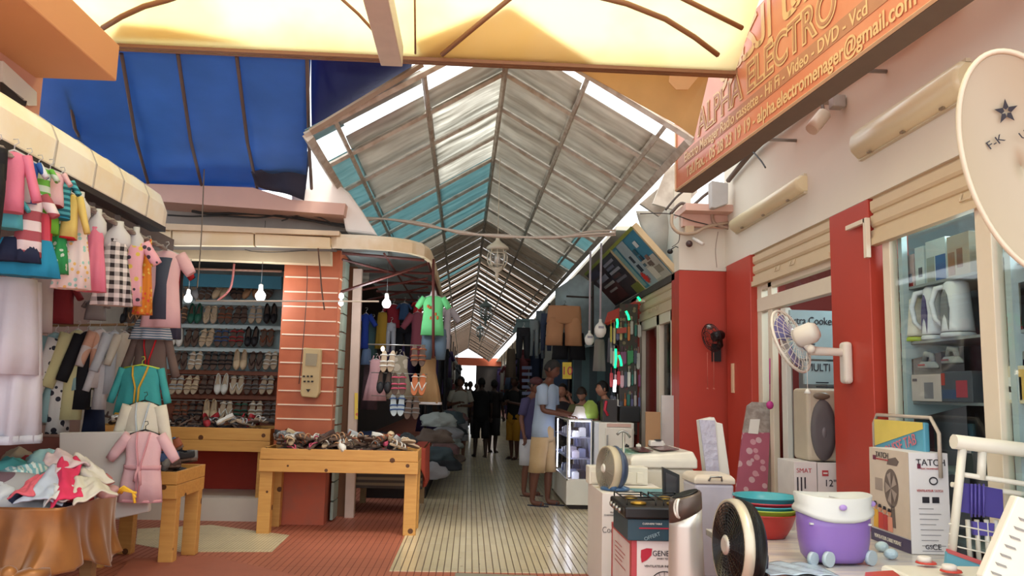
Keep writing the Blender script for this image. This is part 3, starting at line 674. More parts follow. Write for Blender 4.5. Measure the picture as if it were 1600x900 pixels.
# rail with blouses, seen side on
mb = MB(); a, b_ = aY(60, 509, 6.95), aY(212, 507, 6.95); mb.tube([a, b_], .011, 8); o = mesh('clothes_rail', mb, mat('brass_rail', '#8a6b45', .5), 'thin brown rail with blouses behind the long white gown', 'rail')
gr = 'blouses on the brown rail'
RL = [(70, 104, 520, 660, tealc, 'pale teal blouse at the left end of the brown rail', 0), (84, 122, 524, 678, fab('circles', '#d6d2cc', '#2c2c36', 'floral', 15), 'white blouse with dark ring print on the brown rail', .9),
      (104, 140, 516, 656, ylc, 'pale yellow blouse between ring print blouse and black jacket', .7), (122, 152, 518, 640, blk, 'black jacket in the middle of the brown rail', .8),
      (142, 170, 514, 606, fab('peachwhite', '#d8cdc8', '#d9a98e', 'floral', 4), 'white and peach blouse right of the black jacket', .8), (150, 172, 560, 640, wht, 'white blouse hanging low behind the white and peach one', .8), (166, 192, 518, 616, fab('bwhite', '#cdd1d6'), 'bluish white shirt near the right end of the brown rail', .8),
      (182, 208, 520, 600, creamc, 'cream blouse at the right end of the brown rail', .8), (64, 84, 530, 664, fab('dwhite', '#a9a59c'), 'greyish cream blouse half hidden by the long white gown', .7)]
for i, (x0, x1, y0, y1, m, lb, rz) in enumerate(RL):
    G(x0, x1, y0, y1, 6.8 + .012 * i, 'shirt', m, lb, gr, rz=rz, wf=1.15, sl=.6, d=.06)
G(128, 168, 636, 684, 7.1, 'cloth', navy, 'navy trousers folded over below the black jacket', gr, hanger=False)
gq = 'robes hanging in a column by the sandal shop'
G(200, 276, 524, 612, 6.62, 'robe', brownc, 'grey brown child robe with red lapels, topmost of the hanging robes', gq, sl=.7, trim=redm, d=.05)
G(176, 268, 572, 648, 6.45, 'jacket', fab('tealjacket', '#3fa3a3'), 'teal child jacket with yellow edges on a lime hanger', gq, sl=.72, trim=fab('mustard', '#d8a93c'), hanger=mat('lime_hanger', '#b9cf4a', .4), d=.05)
G(188, 264, 628, 748, 6.32, 'robe', creamc, 'cream and pale blue bathrobe on a black hanger', gq, sl=.6, hanger=m_black, trim=fab('paleblue', '#c3cdd6'), d=.05)
G(188, 266, 674, 784, 6.15, 'robe', lpink, 'pale pink bathrobe with tied belt, lowest of the hanging robes', gq, sl=.42, hanger=m_black, trim=fab('pinkedge', '#dd9fa8'), pr=('belt', fab('pinkbelt', '#e0a9ae')), d=.05)
G(180, 196, 690, 742, 6.4, 'cloth', navy, 'navy cloth hanging behind the pale pink bathrobe', gq, hanger=False)
# ---- gold draped table with a heap of clothes
gt = thing('market_table', 'low pale wooden table mostly hidden under the gold cloth', 'table')
A, B, C_ = aZ(128, 786, .72), aZ(214, 764, .72), aZ(-120, 783, .72)
yF, yB = 4.62, 5.3; xL, xRr = -4.0, -2.22
mb = MB(); mb.box((xL, yF, .66), (xRr, yB, .70)); mb.build('tabletop', m_pine2, gt)
for (x, y) in ((xRr - .1, yF + .06), (xRr - .1, yB - .1), (xL, yF + .06), (xL, yB - .1)):
    mb = MB(); mb.cbox((x + .02, y, .33), (.07, .07, .66)); mb.build('leg', m_pine2, gt)
mb = MB(); mb.box((xL, yF + .04, .3), (xRr - .1, yF + .08, .37)); mb.build('rail', m_pine2, gt)
gold = mat('gold_satin', '#8f581c', .34, .3, pat='grime', c2='#6b3d10', s=3, var=.12, sheen=.4)
cl = thing('gold_cloth', 'shiny gold brown cloth draped and knotted around the clothes table', 'tablecloth')
mb = MB()
def dr(u, v):
    # outline runs along the front then round the right end
    t = u * 2.45
    if t < 1.78: x, y, nx, ny = xL + t, yF, 0, -1
    else: x, y, nx, ny = xRr, yF + (t - 1.78), 1, 0
    kx = -2.4; g = math.exp(-((t - 1.6) / .28) ** 2)
    drop = .62 - .26 / (1 + math.exp(-(t - 1.42) * 14)) + .05 * math.sin(t * 9) * (t > 1.4)
    f = .035 * v * math.sin(t * 17 + 2.5 * v) + .018 * math.sin(t * 41) * v + .06 * v * v
    z = .76 - drop * v; pull = (kx - x) * .45 * g * v * v if ny else 0
    return (x + nx * (f + .02) + pull, y + ny * (f + .02 + .08 * g * v * v), z)
mb.grid(dr, 120, 24); mb.build('drape', gold, cl, solid=.004)
mb = MB()
for k in range(5): mb.sphere((-2.4 + .03 * math.cos(k * 1.3), yF - .13, .40 + .03 * math.sin(k * 1.3)), (.05, .04, .05), 10, 7)
mb.tube([(-2.4, yF - .13, .4), (-2.46, yF - .15, .28), (-2.5, yF - .12, .18)], [.04, .07, .1], 10); mb.tube([(-2.4, yF - .13, .4), (-2.28, yF - .12, .42), (-2.2, yF - .08, .44)], [.03, .05, .02], 8); mb.build('knot', gold, cl)
def blob(c, rx, ry, rz_, m, label, seed, cat='garment', nm='crumpled_garment', group='clothes heaped on the gold-draped table', rot=0., amp=.35):
    mb = MB(); r = random.Random(seed); off = Vector((r.uniform(0, 50), r.uniform(0, 50), 0)); Mr = Matrix.Rotation(rot, 3, 'Z')
    rings = []
    n, mm = 26, 12
    for j in range(mm + 1):
        a = math.pi * (.02 + .96 * j / mm); rg = []
        for k in range(n):
            b = 2 * math.pi * k / n; d = Vector((math.sin(a) * math.cos(b), math.sin(a) * math.sin(b), -math.cos(a)))
            nv = noise.noise(d * 1.8 + off) * amp * 1.2 + abs(noise.noise(Vector((d.x * 6, d.y * 2.5, d.z * 6)) + off)) * amp * .9 - .06
            q = d * (1 + nv); q = Vector((q.x * rx, q.y * ry, max(q.z, -.35) * rz_)); rg.append(Mr @ q)
        rings.append(rg)
    mb.ring(rings, True, True)
    o = tag(mb.build(nm, m, None), label, cat, group); o.location = c; return o
H = [(18, 735, .17, '#5fb7b5', 'turquoise'), (30, 712, .12, '#9a8c7c', 'grey beige'), (52, 716, .09, '#94303a', 'dark red'), (72, 722, .17, '#9cc4cb', 'pale blue'), (98, 726, .14, '#c9b3b3', 'pale rose'), (38, 748, .2, '#a7cdd0', 'white and aqua striped'), (52, 768, .15, '#d3606e', 'coral pink'), (84, 764, .2, '#b3bccb', 'pale lavender'),
     (104, 752, .17, '#cf2f57', 'raspberry pink'), (92, 778, .13, '#c9c9c6', 'off-white'), (122, 746, .13, '#1d191b', 'black'), (128, 732, .15, '#cfc7bb', 'cream'), (142, 770, .19, '#cfc8b8', 'ivory'), (152, 748, .11, '#b7716f', 'rose and green'), (6, 770, .16, '#c5c9cf', 'pale grey'), (30, 784, .12, '#232a44', 'navy'), (122, 768, .1, '#7d1a20', 'red patterned'), (68, 744, .12, '#7f8c8d', 'sea grey'), (168, 764, .08, '#b88d8d', 'dusty pink'), (10, 750, .14, '#8fb4bb', 'faded blue')]
DRP = {'raspberry pink': ((106, 722, 5.0), (101, 752, 4.8), (106, 786, 4.63), .17, '#cf2f57'), 'coral pink': ((70, 748, 4.9), (50, 764, 4.75), (32, 780, 4.64), .13, '#d3606e'), 'pale lavender': ((88, 736, 4.95), (74, 762, 4.74), (58, 787, 4.63), .22, '#b3bccb'),
       'cream': ((118, 718, 5.1), (140, 738, 4.95), (156, 762, 4.85), .15, '#cfc7bb'), 'ivory': ((126, 752, 4.85), (142, 766, 4.74), (150, 780, 4.65), .2, '#cfc8b8'), 'off-white': ((98, 762, 4.78), (94, 774, 4.7), (88, 788, 4.63), .16, '#c9c9c6'), 'pale rose': ((84, 712, 5.1), (100, 722, 5.0), (112, 736, 4.9), .18, '#c9b3b3')}
for i, (nm, (a, b_, c_, w, cc)) in enumerate(DRP.items()):
    a, b_, c_ = aY(*a), aY(*b_), aY(*c_); sd_ = i * 3.7
    def fn(u, v):
        p = a.lerp(b_, v).lerp(b_.lerp(c_, v), v); dr_ = (b_ - a).lerp(c_ - b_, v); ac = dr_.cross(Vector((0, -.5, 1))).normalized(); nn = ac.cross(dr_).normalized(); nn = nn if nn.z > 0 else -nn
        wv = w * (.75 + .35 * noise.noise(Vector((v * 3, sd_, 0))) + .3 * v); q = (u - .5)
        f = .011 * math.sin(u * 10 + 2.5 * math.sin(3 * v + sd_)) + .014 * noise.noise(Vector((u * 5, v * 6, sd_))) - .2 * w * (2 * q) ** 2
        return p + ac * (q * wv) + nn * (f + .035)
    mb = MB(); mb.grid(fn, 34, 20); mesh('crumpled_garment', mb, fab('heap' + nm.replace(' ', ''), cc), f'{nm} creased garment draped over the front of the heap on the gold-draped table', 'garment', 'clothes heaped on the gold-draped table', solid=.008)
for i, (x, y, r_, c, nm) in enumerate(H):
    Yd = 4.78 + .028 * max(0, (775 - y) * .5); p = aY(x, y, Yd)
    m = fab('heap' + nm.replace(' ', ''), c) if 'striped' not in nm else fab('heapstripe', '#dfe8e6', '#86bcc4', 'stripev', 22)
    k1, k2, k3 = (.85, .75, .6)
    if nm in DRP: continue
    blob((p.x, Yd, p.z - .03), r_ * k1, r_ * k2, r_ * k3, m, f'{nm} crumpled garment in the heap on the gold-draped table', i + 20, rot=rnd.uniform(0, 3))
mb = MB()
mb.grid(lambda u, v: (-3.9 + 1.62 * u, 4.68 + .56 * v, .73 + .20 * math.sin(math.pi * min(1, u * 1.02)) ** .4 * math.sin(math.pi * v) ** .5 + .02 * math.sin(13 * u) * math.sin(9 * v)), 30, 14)
mesh('garment_pile', mb, fab('pilebase', '#a7a5a8', '#6d5560', 'floral', 3), 'mixed crumpled clothes filling the bottom of the heap on the gold-draped table', 'clothes', 'clothes heaped on the gold-draped table', kind='stuff', solid=.01)
mb = MB(); p = aY(195, 768, 4.95)
for k in range(3): mb.tube([p + Vector((-.06 + .02 * k, 0, -.01)), p + Vector((0, -.02, .03 - .01 * k)), p + Vector((.06, -.03, .0)), p + Vector((.08, -.04, -.03 * k))], .008, 6)
mesh('yellow_strap', mb, mat('yellow_strap', '#d8a92a', .7), 'small twisted yellow strap lying at the corner of the gold-draped table', 'strap')
# white panel behind the heap
mb = MB(); mb.prism([aY(92, 676, 6.2), aY(205, 674, 6.2), aY(232, 690, 6.2), aY(232, 800, 6.2), aY(92, 830, 6.2)], (0, .06, 0))
mesh('white_board', mb, mat('grey_white_panel', '#c9c3bb', .5, var=.04), 'plain greyish white panel standing behind the clothes heap', 'board', bevel=.01)
mb = MB(); mb.box((-3.9, 6.6, 0), (-3.0, 6.7, 1.0)); mesh('stall_board', mb, mat('stall_board', '#6a3a30', .8), 'dark reddish board at the back of the clothes stall', 'board')
# ---- pine tables
def pine_table(label, x0, x1, y0, y1, zt, zb, rim=.1, ap=.1, lw=.1):
    t = thing('display_table', label, 'table')
    for (nm, a, b_) in (('rim_board', (x0, y0, zt - rim), (x1, y0 + .025, zt)), ('apron', (x0 - .004, y0 - .006, zt - rim - ap), (x1 + .004, y0 + .022, zt - rim - .004)), ('rim_board', (x0, y1 - .025, zt - rim), (x1, y1, zt)), ('apron', (x0, y1 - .02, zt - rim - ap), (x1, y1, zt - rim - .004)),
                        ('side_board', (x0, y0 + .026, zt - rim), (x0 + .025, y1 - .026, zt)), ('side_board', (x1 - .025, y0 + .026, zt - rim), (x1, y1 - .026, zt)), ('side_apron', (x1 - .02, y0 + .026, zt - rim - ap), (x1 + .003, y1 - .026, zt - rim - .004)), ('tray_bottom', (x0 + .026, y0 + .026, zt - rim), (x1 - .026, y1 - .026, zt - rim + .02))):
        mb = MB(); mb.box(a, b_); mb.build(nm, m_pine, t, bevel=.003)
    for x in (x0 + lw / 2, x1 - lw / 2):
        for y in (y0 + lw / 2 + .02, y1 - lw / 2 - .02):
            mb = MB(); mb.cbox((x, y, (zb + zt - rim - .005) / 2), (lw, lw * .8, zt - rim - .005 - zb)); mb.build('leg', m_pine, t, bevel=.004)
    return t
pine_table('long pine display tray table full of sandals in front of the pillar', -2.06, -.5, 8.2, 8.78, .83, 0, .105, .12, .125)
pine_table('pine tray table of shoes standing on the step of the sandal shop', -4.1, -2.16, 8.98, 9.7, .98, .24, .13, .12, .13)
pine_table('small pine tray table with trainers beside the pink bathrobe', -2.95, -2.3, 6.62, 7.3, .75, 0, .1, .11, .115)
mb = MB(); mb.box((-3.6, 9.72, .24), (-2.3, 9.74, .7)); mesh('red_board', mb, mat('red_board', '#a8301c', .6), 'dark red board under the pine tray table on the step', 'board')
# ---- shoes
def foot(n=18, L=.24, W_=.085):
    pts = []
    for i in range(n):
        a = 2 * math.pi * i / n; y = -math.cos(a) * L / 2; t = (y + L / 2) / L          # t=0 toe, 1 heel
        w = W_ / 2 * (1.05 - .28 * math.exp(-((t - .62) / .2) ** 2) - .12 * t); pts.append((math.sin(a) * w * (1 if abs(math.sin(a)) > .01 else 1), y))
    return pts
def shoe(kind, c_sole, c_strap, key):
    ms = mat('sole_' + c_sole, c_sole, .7, var=.05); mt = mat('upper_' + c_strap, c_strap, .6, var=.08)
    pts = foot(); mb = MB()
    mb.ring([[Vector((x, y, z)) for x, y in pts] for z in (0, .014, .02)], True, False)
    o = mb.build({'flat': 'sandal', 'thong': 'sandal', 'closed': 'ballerina_shoe', 'trainer': 'trainer'}[kind], ms, None, bevel=.003)
    sb = MB()
    if kind == 'flat':
        for y, h in ((-.055, .035), (-.01, .04), (.06, .05)):
            sb.tube([(.04 * math.cos(a) , y, .015 + h * math.sin(a)) for a in [math.pi * i / 8 for i in range(9)]], .009, 5, flat=.5)
    elif kind == 'thong':
        for s_ in (-1, 1): sb.tube([(0, -.07, .02), (s_ * .02, -.03, .04), (s_ * .038, .02, .02)], .007, 5)
        sb.tube([(.036 * math.cos(a), .075, .015 + .05 * math.sin(a)) for a in [math.pi * i / 8 for i in range(9)]], .006, 5)
    else:
        h = .055 if kind == 'trainer' else .04
        rings = []
        for j in range(6):
            t = j / 5; rings.append([Vector((x * (1.04 - .25 * t * t), y * (1.02 - .06 * t) + (.012 * t), .018 + h * t * (1.1 if y > 0 else .8))) for x, y in pts])
        sb.ring(rings, False, True)
        # toe cap closes the front half
        sb.sphere((0, -.055, .024), (.04, .062, .035 if kind == 'closed' else .042), 12, 6)
        if kind == 'trainer':
            for q in range(4): sb.tube([(-.022, -.03 + q * .018, .066 + q * .003), (.022, -.02 + q * .018, .066 + q * .003)], .003, 4)
    sb.build('strap' if kind in ('flat', 'thong') else 'upper', mt, o, solid=.003 if kind not in ('flat', 'thong') else 0)
    o['_proto'] = 1; return o
CSH = {'tan': '#b08560', 'black': '#17151a', 'white': '#d8d4cb', 'dark brown': '#3d2720', 'silver': '#a5a7a9', 'green': '#1f5a48', 'red': '#9d2028', 'beige': '#cdb592', 'blue': '#33507f', 'grey': '#6d6a69', 'pink': '#c7506c', 'cognac': '#8a4a2c'}
PROTO = {}
def put_shoe(kind, col, loc, rot, label, group, sole=None, scale=1):
    key = (kind, col, sole)
    if key not in PROTO:
        o = shoe(kind, sole or ('#5b463a' if col not in ('white', 'beige', 'silver') else '#b09a80'), CSH[col], key); PROTO[key] = o; del o['_proto']
        tag(o, label, 'shoe', group); o.location = loc; o.rotation_euler = rot; o.scale = (scale,) * 3; return o
    c = dup(PROTO[key], loc, rot, label, scale); c['group'] = group; return c
ORD = ['first', 'second', 'third', 'fourth', 'fifth', 'sixth', 'seventh', 'eighth', 'ninth', 'tenth', 'eleventh', 'twelfth']
SH = thing('shoe_shelf', 'wall of thin shelf wires and white back panels behind the hanging sandals', 'shelf')
rows = [455, 492, 528, 564, 602, 642]
for ri, yc in enumerate(rows):
    z = aY(350, yc - 15, 10.3).z
    mb = MB(); mb.tube([(-4.5, 10.42, z), (-1.75, 10.42, z)], .006, 6); mb.build('wire', mat('wire_white', '#c9ccca', .4), SH)
    mb = MB(); z2 = aY(350, yc + 15, 10.3).z; mb.box((-4.5, 10.33, z2 - .05), (-1.7, 10.5, z2 + .0)); mb.build('shelf_lip', mat('shelf_lip_pale', '#b5c4c4', .6) if ri < 3 else mat('shelf_lip_brown', '#7d4630', .6), SH)
combo = [['grey', 'tan', 'black', 'beige', 'grey', 'silver', 'silver', 'tan', 'red', 'grey', 'black'],
         ['black', 'silver', 'dark brown', 'cognac', 'beige', 'green', 'tan', 'grey', 'dark brown', 'tan', 'black'],
         ['cognac', 'black', 'red', 'blue', 'beige', 'dark brown', 'white', 'tan', 'black', 'grey', 'white'],
         ['white', 'dark brown', 'beige', 'black', 'black', 'white', 'dark brown'], ['silver', 'grey', 'white', 'white', 'dark brown', 'beige', 'silver'], ['grey', 'white', 'green', 'white', 'beige', 'black', 'cognac']]
kinds = ['flat', 'thong', 'flat', 'closed', 'flat']
for ri, yc in enumerate(rows):
    for ci, cc in enumerate(combo[ri]):
        px = 427 - ci * 23.5 + (3 if ri % 2 else -3)
        for sd in (0, 1):
            kd = kinds[(ri * 3 + ci * 2) % 5] if ri else 'closed' if ci % 2 else 'flat'
            p = aY(px - 12 + sd * 11, yc, 10.3)
            tz_ = rnd.uniform(-.08, .08) if ri else rnd.uniform(-.5, .5)
            put_shoe(kd, cc, (p.x, 10.3, p.z), (math.radians(68), tz_, 0), f"{('left', 'right')[sd]} {cc} shoe, {ORD[ci]} pair from the pillar, {ORD[ri]} shelf row down", 'sandals hanging on the shop shelves', scale=1.08)
def pile(n, x0, x1, y0, y1, z, layers, where, group, kinds_=('flat', 'thong', 'closed'), cols=None, sc_=1.):
    for i in range(n):
        x = rnd.uniform(x0 + .1, x1 - .1); y = rnd.uniform(y0 + .1, y1 - .1); l = i / n * layers
        cc = rnd.choice(cols or list(CSH)); kd = rnd.choice(kinds_)
        zone = 'left end' if x < x0 + (x1 - x0) / 3 else 'right end' if x > x1 - (x1 - x0) / 3 else 'middle'
        put_shoe(kd, cc, (x, y, z + .03 + l), (rnd.uniform(-.45, .5), rnd.uniform(-.6, .6), rnd.uniform(0, 6.28)), f"{cc} {dict(flat='strappy sandal', thong='thong sandal', closed='ballerina shoe', trainer='trainer')[kd]} at the {'front' if y < (y0 + y1) / 2 else 'back'} {zone} of {where}", group, scale=sc_)
def bed(x0, x1, y0, y1, z, h, where, m):
    mb = MB(); mb.grid(lambda u, v: (x0 + (x1 - x0) * u, y0 + (y1 - y0) * v, z + h * (math.sin(math.pi * u) * math.sin(math.pi * v)) ** .35 * (.7 + .5 * noise.noise(Vector((u * 14, v * 8, z * 9))))), 40, 16)
    mesh('shoe_heap', mb, m, f'tangled straps and soles filling {where}', 'shoes', kind='stuff', solid=.01)
mbed = mat('shoe_bed', '#4a3a36', .8, pat='floral', c2='#93806d', s=26, c3='#8a3a3c', var=.2)
bed(-2.02, -.54, 8.24, 8.74, .78, .08, 'the long pine tray', mbed); pile(95, -2.04, -.52, 8.2, 8.78, .80, .10, 'the long pine tray', 'shoes piled in the long pine tray', cols=['tan', 'white', 'beige', 'dark brown', 'black', 'silver', 'cognac', 'grey', 'pink', 'white', 'grey'])
bed(-4.0, -2.2, 9.02, 9.66, .93, .07, 'the pine tray on the step', mat('dark_bed', '#241d22', .8, pat='floral', c2='#6d2a30', s=22, c3='#83807c')); pile(44, -4.1, -2.2, 9.0, 9.7, .94, .08, 'the pine tray on the step', 'shoes piled in the tray on the step', cols=['black', 'black', 'dark brown', 'grey', 'silver', 'red', 'white'])
bed(-2.92, -2.33, 6.66, 7.26, .70, .06, 'the small pine tray', mat('dark_bed2', '#2b2422', .8)); pile(14, -2.95, -2.3, 6.6, 7.3, .74, .13, 'the small pine tray', 'trainers in the small pine tray', ('trainer',), ['black', 'grey', 'dark brown', 'cognac', 'grey', 'blue'], 1.15)
put_shoe('trainer', 'pink', (-2.83, 6.75, .83), (.3, .5, 2.4), 'pink trainer with white sole at the near left of the small pine tray', 'trainers in the small pine tray', '#dcd8d0', 1.1)
put_shoe('trainer', 'grey', (-2.45, 6.78, .84), (.9, .2, .3), 'grey trainer standing at the near corner of the small pine tray', 'trainers in the small pine tray', '#a09a90', 1.1)
# ---- meter box on the pillar, cables, rods and bulbs
mx = thing('meter_box', 'beige electricity meter box with small window on the orange pillar', 'meter box')
mb = MB(); pxp(mb, [(474, 543), (501, 545), (498, 615), (494, 622), (471, 620), (469, 614)], 8.7, .11); mb.build('housing', mat('meter_beige', '#b79f73', .5), mx, bevel=.012)
mb = MB(); pxp(mb, [(478, 552), (496, 553), (494, 572), (477, 571)], 8.69, .02); mb.build('window', mat('meter_window', '#8d7f62', .3), mx)
for k in range(6):
    mb = MB(); p = aY(475 + (k % 3) * 6 + k // 3, 588 + (k // 3) * 8, 8.695); mb.cbox(p, (.022, .012, .018)); mb.build('breaker_slot', m_dark, mx)
mb = MB(); pxp(mb, [(478, 608), (485, 608), (481.5, 613)], 8.69, .012); mb.build('warning_mark', m_dark, mx)
def cable(pts, Y, r, m, label, nm='cable', cat='cable', dy=0):
    mb = MB(); P_ = [aY(x, y, Y + dy * i / max(1, len(pts) - 1)) for i, (x, y) in enumerate(pts)]
    # smooth through the points
    q = []
    for i in range(len(P_) - 1):
        p0, p1, p2, p3 = P_[max(i - 1, 0)], P_[i], P_[i + 1], P_[min(i + 2, len(P_) - 1)]
        for k in range(6):
            t = k / 6; q.append(.5 * ((2 * p1) + (p2 - p0) * t + (2 * p0 - 5 * p1 + 4 * p2 - p3) * t * t + (3 * p1 - p0 - 3 * p2 + p3) * t ** 3))
    q.append(P_[-1]); mb.tube(q, r, 6); return mesh(nm, mb, m, label, cat)
cable([(497, 388), (500, 420), (503, 455), (507, 484)], 8.15, .008, mat('rusty_rod', '#5b3d2c', .7), 'thin rusty rod hanging slantwise in front of the orange pillar', 'rod', 'rod')
cable([(478, 385), (480, 440), (475, 520), (467, 600)], 8.75, .004, m_cable, 'thin dark wire hanging down beside the meter box')
cable([(325, 76), (322, 180), (318, 290), (314, 380), (308, 450)], 8.0, .006, mat('old_rope', '#7d705f', .9), 'thin rope hanging from the canopy across blue tarpaulin and cream fascia', 'rope', 'rope', dy=.0)
cable([(366, 412), (360, 450), (340, 470)], 8.7, .012, mat('red_hose', '#8a4a44', .6), 'dull red hose bending down inside the sandal shop', 'hose', 'hose')
mb = MB(); mb.tube([aY(306, 470, 8.05), aY(592, 471, 8.05)], .009, 6); mesh('white_rod', mb, mat('white_rod', '#d8cdbd', .5), 'long thin whitish rod crossing in front of the sandal shop and pillar', 'rod')
def bulb(px, py, Y, label, s=1., up=.3):
    t = thing('light_bulb', label, 'light bulb', 'lit bulbs'); p = aY(px, py, Y)
    mb = MB(); mb.lathe([(.004, -.05), (.03, -.042), (.045, -.015), (.045, .01), (.03, .035), (.018, .05), (.017, .055)], p, 16, M=Matrix.Scale(s, 3)); mb.build('globe', m_bulb, t)
    mb = MB(); mb.lathe([(.019, .055), (.021, .06), (.021, .1), (.01, .11)], p, 12, M=Matrix.Scale(s, 3)); mb.build('socket', m_white, t)
    mb = MB(); mb.tube([p + Vector((0, 0, .1 * s)), p + Vector((0, 0, .1 * s + up))], .003, 5); mb.build('cord', m_cable, t)
    l = bpy.data.objects.new('bulb_light', bpy.data.lights.new('bulb_light', 'POINT')); COL.objects.link(l); l.location = p + Vector((0, -.12, 0)); l.data.energy = 9 * s; l.data.color = (.85, .95, 1); l.data.shadow_soft_size = .06
bulb(407, 462, 8.6, 'lit white bulb hanging before the middle of the sandal shelves', 1.15, .7)
bulb(294, 466, 8.6, 'lit white bulb half hidden by hanging clothes at the sandal shop', .9, .7)
bulb(604, 474, 8.9, 'lit white bulb hanging in the clothes stall right of the pillar', 1.05, .5)
mb = MB(); p = aY(533, 468, 8.3)
for k in range(2): mb.sphere(p + Vector((0, 0, .035 - .07 * k)), (.025, .025, .032), 10, 8)
mesh('small_lamp', mb, m_bulb, 'small lit double lamp at the edge of the orange pillar', 'lamp')
cable([(300, 330), (330, 334), (400, 334), (470, 342), (540, 352), (575, 350)], 8.6, .016, m_cable, 'thick black cable bundle sagging along the wall above the cream fascia')
cable([(262, 336), (300, 338), (345, 337), (400, 340), (450, 336), (500, 348), (560, 358)], 8.55, .01, m_cable, 'second black cable along the wall above the cream fascia')
cable([(440, 345), (470, 336), (500, 340), (520, 350)], 8.5, .007, m_cable, 'thin cable loop at the right end of the black cables')
cable([(350, 388), (372, 384), (390, 392), (430, 394), (480, 391)], 8.5, .004, m_cable, 'thin wire looping under the cream fascia')
mb = MB(); mb.tube([aY(268, 419, 8.8), aY(440, 424, 8.8)], .014, 6); mesh('shop_rail', mb, mat('rail_brown', '#6d4c3d', .6), 'brown rail across the top of the sandal shop opening', 'rail')
mb = MB(); pxp(mb, [(262, 426), (440, 432), (440, 452), (262, 446)], 9.8, .05); mesh('teal_board', mb, mat('teal_board', '#2f6f84', .6), 'teal board along the top of the sandal shelves', 'board')
# ================================================================ RIGHT: appliance shop goods
def T(name, label, cat, group=None): return thing(name, label, cat, group)
def bx(mb, x0, x1, y0, y1, z0, z1): return mb.box((x0, y0, z0), (x1, y1, z1))
def carton(name, label, x0, x1, y0, y1, z0, z1, m, flap=None, group=None, cat='box'):
    t = T(name, label, cat, group); mb = MB(); bx(mb, x0, x1, y0, y1, z0, z1); mb.build('carton', m, t, bevel=.004)
    mb = MB(); mb.box((x0 + .002, (y0 + y1) / 2 - .025, z1), (x1 - .002, (y0 + y1) / 2 + .025, z1 + .002)); mb.build('tape', mat('tape', '#c9b68c', .3), t)
    return t
def lines(mb, M, w, rows, h=.008, gap=.02, r=None):
    for i in range(rows):
        ww = w * (.6 + .4 * ((i * 37) % 10) / 10); mb.add([M @ Vector((x, -i * gap + y, .0015)) for x, y in ((0, 0), (ww, 0), (ww, h), (0, h))], [(0, 1, 2, 3)])
# --- freezer carton
fx0, fx1, fy0, fy1, fz = .98, 1.5, 5.9, 6.6, .735
t = carton('freezer_carton', 'tall white freezer carton with teal corner at the front of the appliance goods', fx0, fx1, fy0, fy1, .02, fz, m_paper)
mb = MB(); mb.add([(1.27, fy0 - .002, fz), (fx1, fy0 - .002, fz), (fx1, fy0 - .002, fz - .12), (1.34, fy0 - .002, fz - .12)], [(0, 3, 2, 1)]); mb.add([(1.27, fy0, fz + .003), (fx1, fy0, fz + .003), (fx1, fy0 + .3, fz + .003), (1.2, fy0 + .3, fz + .003)], [(0, 1, 2, 3)]); mb.build('teal_corner', mat('print_teal', '#5f8e94', .5), t)
text('Congélateur', .062, FACE((1.105, fy0 - .003, fz - .26)), m_ink, t, xs=.8, off=-.001)
mb = MB(); mb.tube([(1.09 + .038 * math.cos(a) , fy0 - .004, fz - .085 + .026 * math.sin(a)) for a in [math.radians(30 + 300 * i / 20) for i in range(21)]], .003, 5); mb.build('round_logo', m_ink, t)
text('EFE', .028, FACE((1.09, fy0 - .003, fz - .085)), m_ink, t); text('MULTI SYSTEM', .016, FACE((1.09, fy0 - .003, fz - .135)), m_ink, t); text('CHANGES CONGELATEUR', .016, FACE((1.09, fy0 - .003, fz - .155)), m_ink, t)
mb = MB(); lines(mb, FACE((1.1, fy0 - .002, fz - .38)), .12, 12, .004, .028); mb.build('small_print', m_ink, t)
t = T('foam_block', 'white polystyrene packing block on the back of the freezer carton', 'packing'); mb = MB(); bx(mb, .96, 1.43, 6.42, 6.6, fz + .003, fz + .14); mb.build('block', mat('polystyrene', '#e0dacb', .7, bump=.2), t, bevel=.006)
for k in range(5): mb = MB(); bx(mb, .98 + k * .09, 1.03 + k * .09, 6.405, 6.42, fz + .02, fz + .1); mb.build('ridge', mat('polystyrene'), t)
# desk fan seen from its edge
def round_fan(name, label, c, R_, axis, mring, mgrille, mcap, thick=.06, hub=.2, back=None):
    t = T(name, label, 'fan'); ax = Vector(axis).normalized(); q = Vector((0, 0, 1)).rotation_difference(ax).to_matrix()
    mb = MB(); mb.lathe([(R_ * .96, thick * .5), (R_, thick * .5), (R_ * 1.03, 0), (R_, -thick * .5), (R_ * .9, -thick * .55), (R_ * .86, thick * .4), (R_ * .96, thick * .5)], c, 40, q, cap=False); mb.build('outer_ring', mring, t)
    mb = MB()
    for k in range(11):
        r = R_ * (.2 + .72 * k / 10); mb.tube([q @ Vector((r * math.cos(a), r * math.sin(a), thick * .5 + .012 * (1 - r / R_))) + c for a in [2 * math.pi * i / 32 for i in range(33)]], .0032, 4)
    for k in range(24):
        a = 2 * math.pi * k / 24; mb.tube([q @ Vector((.15 * R_ * math.cos(a), .15 * R_ * math.sin(a), thick * .5 + .01)) + c, q @ Vector((R_ * .93 * math.cos(a + .3), R_ * .93 * math.sin(a + .3), thick * .5)) + c], .0025, 4)
    tag(mb.build('front_grille', mgrille, t))
    mb = MB(); mb.lathe([(R_ * hub, thick * .5), (R_ * hub, thick * .5 + .015), (R_ * hub * .7, thick * .5 + .024)], c, 20, q); mb.build('hub_cap', mcap, t)
    mb = MB()
    for k in range(5):
        a = 2 * math.pi * k / 5; mb.add([q @ Vector((r * math.cos(a + o), r * math.sin(a + o), z)) + c for r, o, z in ((.12 * R_, 0, .01), (.8 * R_, -.15, .012), (.84 * R_, .45, -.02), (.14 * R_, .6, -.02))], [(0, 1, 2, 3), (3, 2, 1, 0)])
    mb.build('blade', back or mgrille, t)
    return t, q
